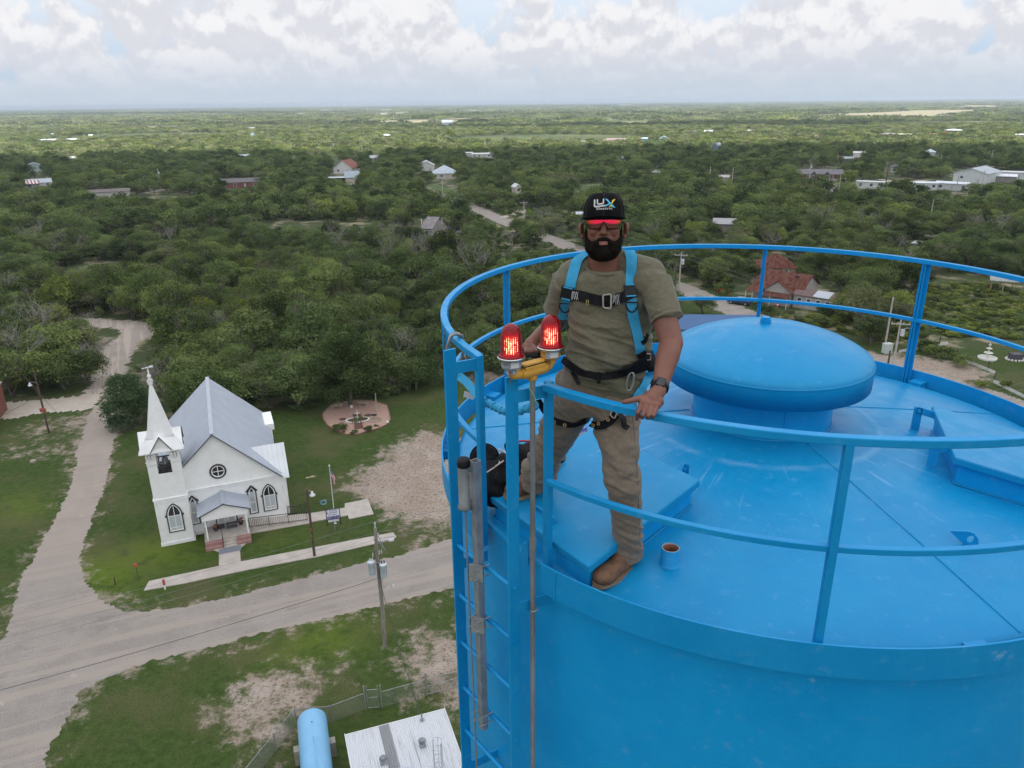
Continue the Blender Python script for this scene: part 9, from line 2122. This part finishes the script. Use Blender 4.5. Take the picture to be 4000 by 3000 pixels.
mb = MB(); mb.tube([gl(-1.16 + 2.32 * i / 30, .031 - .006 * (abs(-1.16 + 2.32 * i / 30) / 1.14) ** 2) for i in range(31)], .0022, 6)
for s_ in (-1,1): mb.tube([gl(s_ * 1.14,.014),Hd(s_ * .083,.016,-.045),Hd(s_ * .086,.006,-.085)],.0030,6); mb.tube([gl(s_ * .07,.012),gl(s_ * .13,.002),gl(s_ * .22,-.007)],.0022,6)
mb.tube([gl(-.08, .012), gl(0, .017), gl(.08, .012)], .0026, 6); mb.build('glasses_frame', BPL, sg, world=True)
CAP = mat('black_cap_cloth', (0.006, 0.006, 0.007), (0.010, 0.010, 0.011), scale=30, rough=0.95, spec=0.1, bump=0.4, bscale=300)
def capp(a, h):   # a: angle from the front, h 0..1 up the crown
 r_ = math.cos(h * 1.5708) ** 0.50 if h < 1 else 0.0; x = .0895 * math.sin(a) * r_ * 1.0; z = (.102 if math.cos(a) > 0 else .108) * math.cos(a) * r_
 y = .034 + .106 * math.sin(h * 1.5708) ** 1.0 - .010 * (1 - h) * math.cos(a); tip = -.014 * math.sin(h * 1.57); return Hd(x, y, -.088 + z + tip)
mb = MB(); na, nh = 64, 16; vs = []; fs = []
for i in range(na):
 for j in range(nh + 1): vs.append(capp(6.28318 * i / na, j / nh * .999))
for i in range(na):
 for j in range(nh): a = i * (nh + 1) + j; b2 = ((i + 1) % na) * (nh + 1) + j; fs.append((a, b2, b2 + 1, a + 1))
mb.add(vs, fs, True); mb.tube([capp(6.28318 * i / 48, 0) for i in range(48)], .0025, 6, closed=True); cap_ = mb.build('cap', CAP, man, world=True)
mb = MB(); mb.lathe([(.0, .004), (.006, .003), (.008, 0)], 12); cap_b = mb.build('cap_button', CAP, cap_); cap_b.location = capp(0, .999) - rootloc(man)
mb = MB()
for a0 in (0.0, 1.05, -1.05, 2.1, -2.1): mb.tube([capp(a0, j / 14) for j in range(14)], .0009, 4)
mb.build('cap_seam', mat('cap_seam', (0.03, 0.03, 0.033)), cap_, world=True)
mb = MB(); vs = []; fs = []; nb, nr = 32, 8
for i in range(nb + 1):
 a = -1.32 + 2.64 * i / nb; base = capp(a, 0)
 for j in range(nr + 1):
  f_ = j / nr; ext = .062 * math.cos(a * .78) ** .8 if abs(a) < 1.32 else 0; x = .0895 * math.sin(a) * (1 + .13 * f_); vs.append(base + hf * ext * f_ + hr * (.0895 * math.sin(a)) * .10 * f_ + hu * (.004 * f_ - .012 * (abs(a) / 1.32) ** 2 * f_ + .012 * math.cos(a) * f_))
for i in range(nb):
 for j in range(nr): a = i * (nr + 1) + j; fs.append((a, a + nr + 1, a + nr + 2, a + 1))
mb.add(vs, fs, True); br = mb.build('cap_brim', CAP, cap_, world=True); md = br.modifiers.new('th', 'SOLIDIFY'); md.thickness = .0035
# embroidered logo laid on the front of the crown
CT = BVHTree.FromPolygons([v.co + rootloc(man) for v in cap_.data.vertices], [tuple(p.vertices) for p in cap_.data.polygons])
def oncap(x, y, o=.0012):   # zoomed-photo pixel -> crown surface
 p = Hd((x - 612) * Z, (740 - y) * Z, .2); r_ = CT.ray_cast(p, -hf)
 return (r_[0] + hf * o) if r_[0] else Hd((x - 612) * Z, (740 - y) * Z, .01)
def patch(polys, m, name, o=.0012):
 mb = MB()
 for pts in polys:
  if len(pts) == 4:      # quads are split so they follow the curve
   k = 6; g_ = []
   for i in range(k + 1):
    f_ = i / k; a = (pts[0][0] + (pts[3][0] - pts[0][0]) * f_,pts[0][1] + (pts[3][1] - pts[0][1]) * f_); b2 = (pts[1][0] + (pts[2][0] - pts[1][0]) * f_,pts[1][1] + (pts[2][1] - pts[1][1]) * f_); g_ += [oncap(*a,o),oncap(*b2,o)]
   mb.add(g_, [(2 * i, 2 * i + 1, 2 * i + 3, 2 * i + 2) for i in range(k)])
  else: mb.add([oncap(*p, o) for p in pts], [tuple(range(len(pts)))])
 q = mb.build(name, m, cap_, world=True); md = q.modifiers.new('th', 'SOLIDIFY'); md.thickness = .0012; md.offset = 0; return q
THW = mat('white_thread', (0.5, 0.5, 0.5)); THC = mat('cyan_thread', (0.06, 0.42, 0.62), rough=.7); THY = mat('yellow_thread', (0.68, 0.46, 0.04), rough=.7)
def stroke(L, w): # polyline -> quads
 out_ = []
 for (x0, y0), (x1, y1) in zip(L[:-1], L[1:]):
  dx_,dy_ = x1 - x0,y1 - y0; l = math.hypot(dx_,dy_); nx_,ny_ = -dy_ / l * w / 2,dx_ / l * w / 2; ex_,ey_ = dx_ / l * w * .3,dy_ / l * w * .3; out_.append([(x0 - ex_ + nx_,y0 - ey_ + ny_),(x0 - ex_ - nx_,y0 - ey_ - ny_),(x1 + ex_ - nx_,y1 + ey_ - ny_),(x1 + ex_ + nx_,y1 + ey_ + ny_)])
 return out_
patch(stroke([(430,235),(428,352),(440,366),(640,348)],27),THW,'logo_letter',.0012); patch(stroke([(484,235),(484,300),(500,318),(580,312),(600,296),(604,225)],25),THW,'logo_letter',.0018)
patch([[(632, 215), (672, 220), (836, 388), (790, 385)]] + [[(622, 362), (660, 362), (752, 306), (722, 288)]], THC, 'logo_letter', .0020)
patch([[(752,300),(775,308),(800,270),(772,262)],[(765,262),(800,268),(836,222),(780,240)],[(704,370),(772,370),(738,334)]],THY,'logo_letter',.0024)
me = text_mesh('Electric', 52, 0.0, 1.12)
for v in me.vertices: p = oncap(620 + v.co.x * 1.75, 405 - v.co.y * 1.25 - v.co.x * .03, .0022); v.co = p - rootloc(man)
me.materials.clear(); me.materials.append(THW); addobj('logo_lettering', me, cap_)
# ---- watch and remote
wd_ = (wr_l - el_l).normalized(); xx = wd_.orthogonal().normalized(); yy2 = wd_.cross(xx); wc_ = wr_l.copy(); mb = MB(); wt_ = (CO - wc_).normalized(); wt_ = (wt_ - wd_ * wt_.dot(wd_)).normalized(); sd_ = wd_.cross(wt_)
vs = []; fs = []
for i in range(29):
 a = 6.28318 * i / 28; c_ = wc_ + (wt_ * math.cos(a) * .034 + sd_ * math.sin(a) * .0355)
 for w in (-.011, .011): vs.append(c_ + wd_ * w)
mb.add(vs,[(2 * i,2 * i + 1,2 * i + 3,2 * i + 2) for i in range(28)],True); wb_ = mb.build('watch_band',BPL,man,world=True); md = wb_.modifiers.new('th','SOLIDIFY'); md.thickness = .003; md.offset = 0
rm = Matrix((sd_,wd_,wt_)).transposed(); mb = MB(); mb.box(wc_ + wt_ * .038,(.037,.043,.010),rot=rm); wf = mb.build('watch_case',BPL,wb_,world=True,bevel=.006); mb = MB(); mb.box(wc_ + wt_ * .0435,(.030,.036,.001),rot=rm); mb.build('watch_screen',mat('dark_screen',(0.012,0.016,0.03),rough=.08,spec=.8),wf,world=True)
rc_ = V2(1300,800,3.24); rem = thing('drone_remote','dark grey drone remote with a small stick held behind the warning lights','remote',rc_); mb = MB(); rr2 = Matrix.Rotation(R(-18),3,'Z') @ Matrix.Rotation(R(-28),3,'X'); mb.box(V2(1180,780,3.24),(.085,.03,.035),rot=rr2); mb.build('grip',BPL,rem,world=True,bevel=.006)
mb = MB(); mb.box(V2(1400,860,3.25),(.075,.05,.03),rot=Matrix.Rotation(R(-30),3,'Y') @ rr2); mb.build('shell',mat('grey_plastic',(0.13,0.135,0.14),rough=.5),rem,world=True,bevel=.006); mb = MB(); mb.cyl(V2(1335,735,3.225),V2(1350,660,3.225),.003,8); mb.build('stick',BPL,rem,world=True)
# ================================================================== AIR AND CLOUD SHADOWS
def shade_cloud(cx, cy, rx, ry, z, seed, label):  # unseen cumulus, added to throw shade on the ground and leave sunlit bands
 g = random.Random(seed); n = 72; rings = 7; vs = []; fs = []
 ph = [g.uniform(0, 6.28) for _ in range(6)]
 def rad(a): return 1 + 0.16 * math.sin(2 * a + ph[0]) + 0.12 * math.sin(3 * a + ph[1]) + 0.09 * math.sin(5 * a + ph[2]) + 0.06 * math.sin(9 * a + ph[3]) + 0.04 * math.sin(17 * a + ph[4])
 for s in (0, 1):
  for j in range(1, rings + 1):
   f = j / rings
   for k in range(n):
    a = 2 * math.pi * k / n; r_ = rad(a) * f
    th = math.sqrt(max(0, 1 - f * f))
    bump_ = 1 + 0.4 * math.sin(a * 7 + f * 9 + ph[5]) * (1 - f)
    zz = z + (th * 190 * bump_ if s else -22 * th * bump_)
    vs.append((cx + rx * r_ * math.cos(a), cy + ry * r_ * math.sin(a), zz))
 top = len(vs); vs += [(cx, cy, z - 22), (cx, cy, z + 190)]
 for s in (0, 1):
  o = s * rings * n
  for j in range(rings - 1):
   for k in range(n):
    q = (o + j * n + k, o + j * n + (k + 1) % n, o + (j + 1) * n + (k + 1) % n, o + (j + 1) * n + k); fs.append(q if not s else q[::-1])
  for k in range(n): fs.append((top + s, o + k, o + (k + 1) % n) if s else (top + s, o + (k + 1) % n, o + k))
 me = bpy.data.meshes.new('shade_cloud'); me.from_pydata(vs, [], fs); me.polygons.foreach_set('use_smooth', [True] * len(fs)); me.materials.append(CLOUDM)
 o = addobj('shade_cloud', me); o['kind'] = 'structure'; o['label'] = label
CLOUDM = bpy.data.materials.new('shade_cloud_vapour'); CLOUDM.use_nodes = True
t = NT(CLOUDM.node_tree); t.n.remove(t.n['Principled BSDF'])
a = t.n.new('ShaderNodeBsdfDiffuse'); b = t.n.new('ShaderNodeBsdfTranslucent'); mx = t.n.new('ShaderNodeMixShader'); mx.inputs[0].default_value = 0.8
a.inputs[0].default_value = (0.95, 0.95, 0.95, 1); b.inputs[0].default_value = (0.95, 0.95, 0.95, 1)
t.l.new(a.outputs[0], mx.inputs[1]); t.l.new(b.outputs[0], mx.inputs[2]); t.l.new(mx.outputs[0], t.n['Material Output'].inputs[0])
ZC = 1100.0; off = (SUN_DIR.x / SUN_DIR.z * ZC, SUN_DIR.y / SUN_DIR.z * ZC)
for sx,sy,rx,ry,lab in ((-40,210,560,400,'unseen cumulus added overhead to shade the near ground'),(-330,1560,360,90,'unseen cumulus added to shade a far strip'),(330,1250,560,55,'unseen cumulus added to shade a far strip'),
       (-2600, 4300, 1500, 700, 'unseen cumulus added to shade a far strip'), (250, 7000, 1500, 500, 'unseen cumulus added to shade a far strip')):
 shade_cloud(sx + off[0], sy + off[1], rx, ry, ZC, int(sx + sy), lab)
hz_ = MB(); hz_.box((0, 14000, 22.5), (60000, 32000, 49)); hv = bpy.data.materials.new('air'); hv.use_nodes = True
t = NT(hv.node_tree); t.n.remove(t.n['Principled BSDF']); pv = t.n.new('ShaderNodeVolumePrincipled')
pv.inputs['Color'].default_value = (0.66, 0.76, 0.88, 1); pv.inputs['Density'].default_value = 0.00013; pv.inputs['Anisotropy'].default_value = 0.2
t.l.new(pv.outputs[0], t.n['Material Output'].inputs['Volume'])
tag(hz_.build('haze', hv), kind='stuff')
bpy.data.scenes.remove(TMPS)
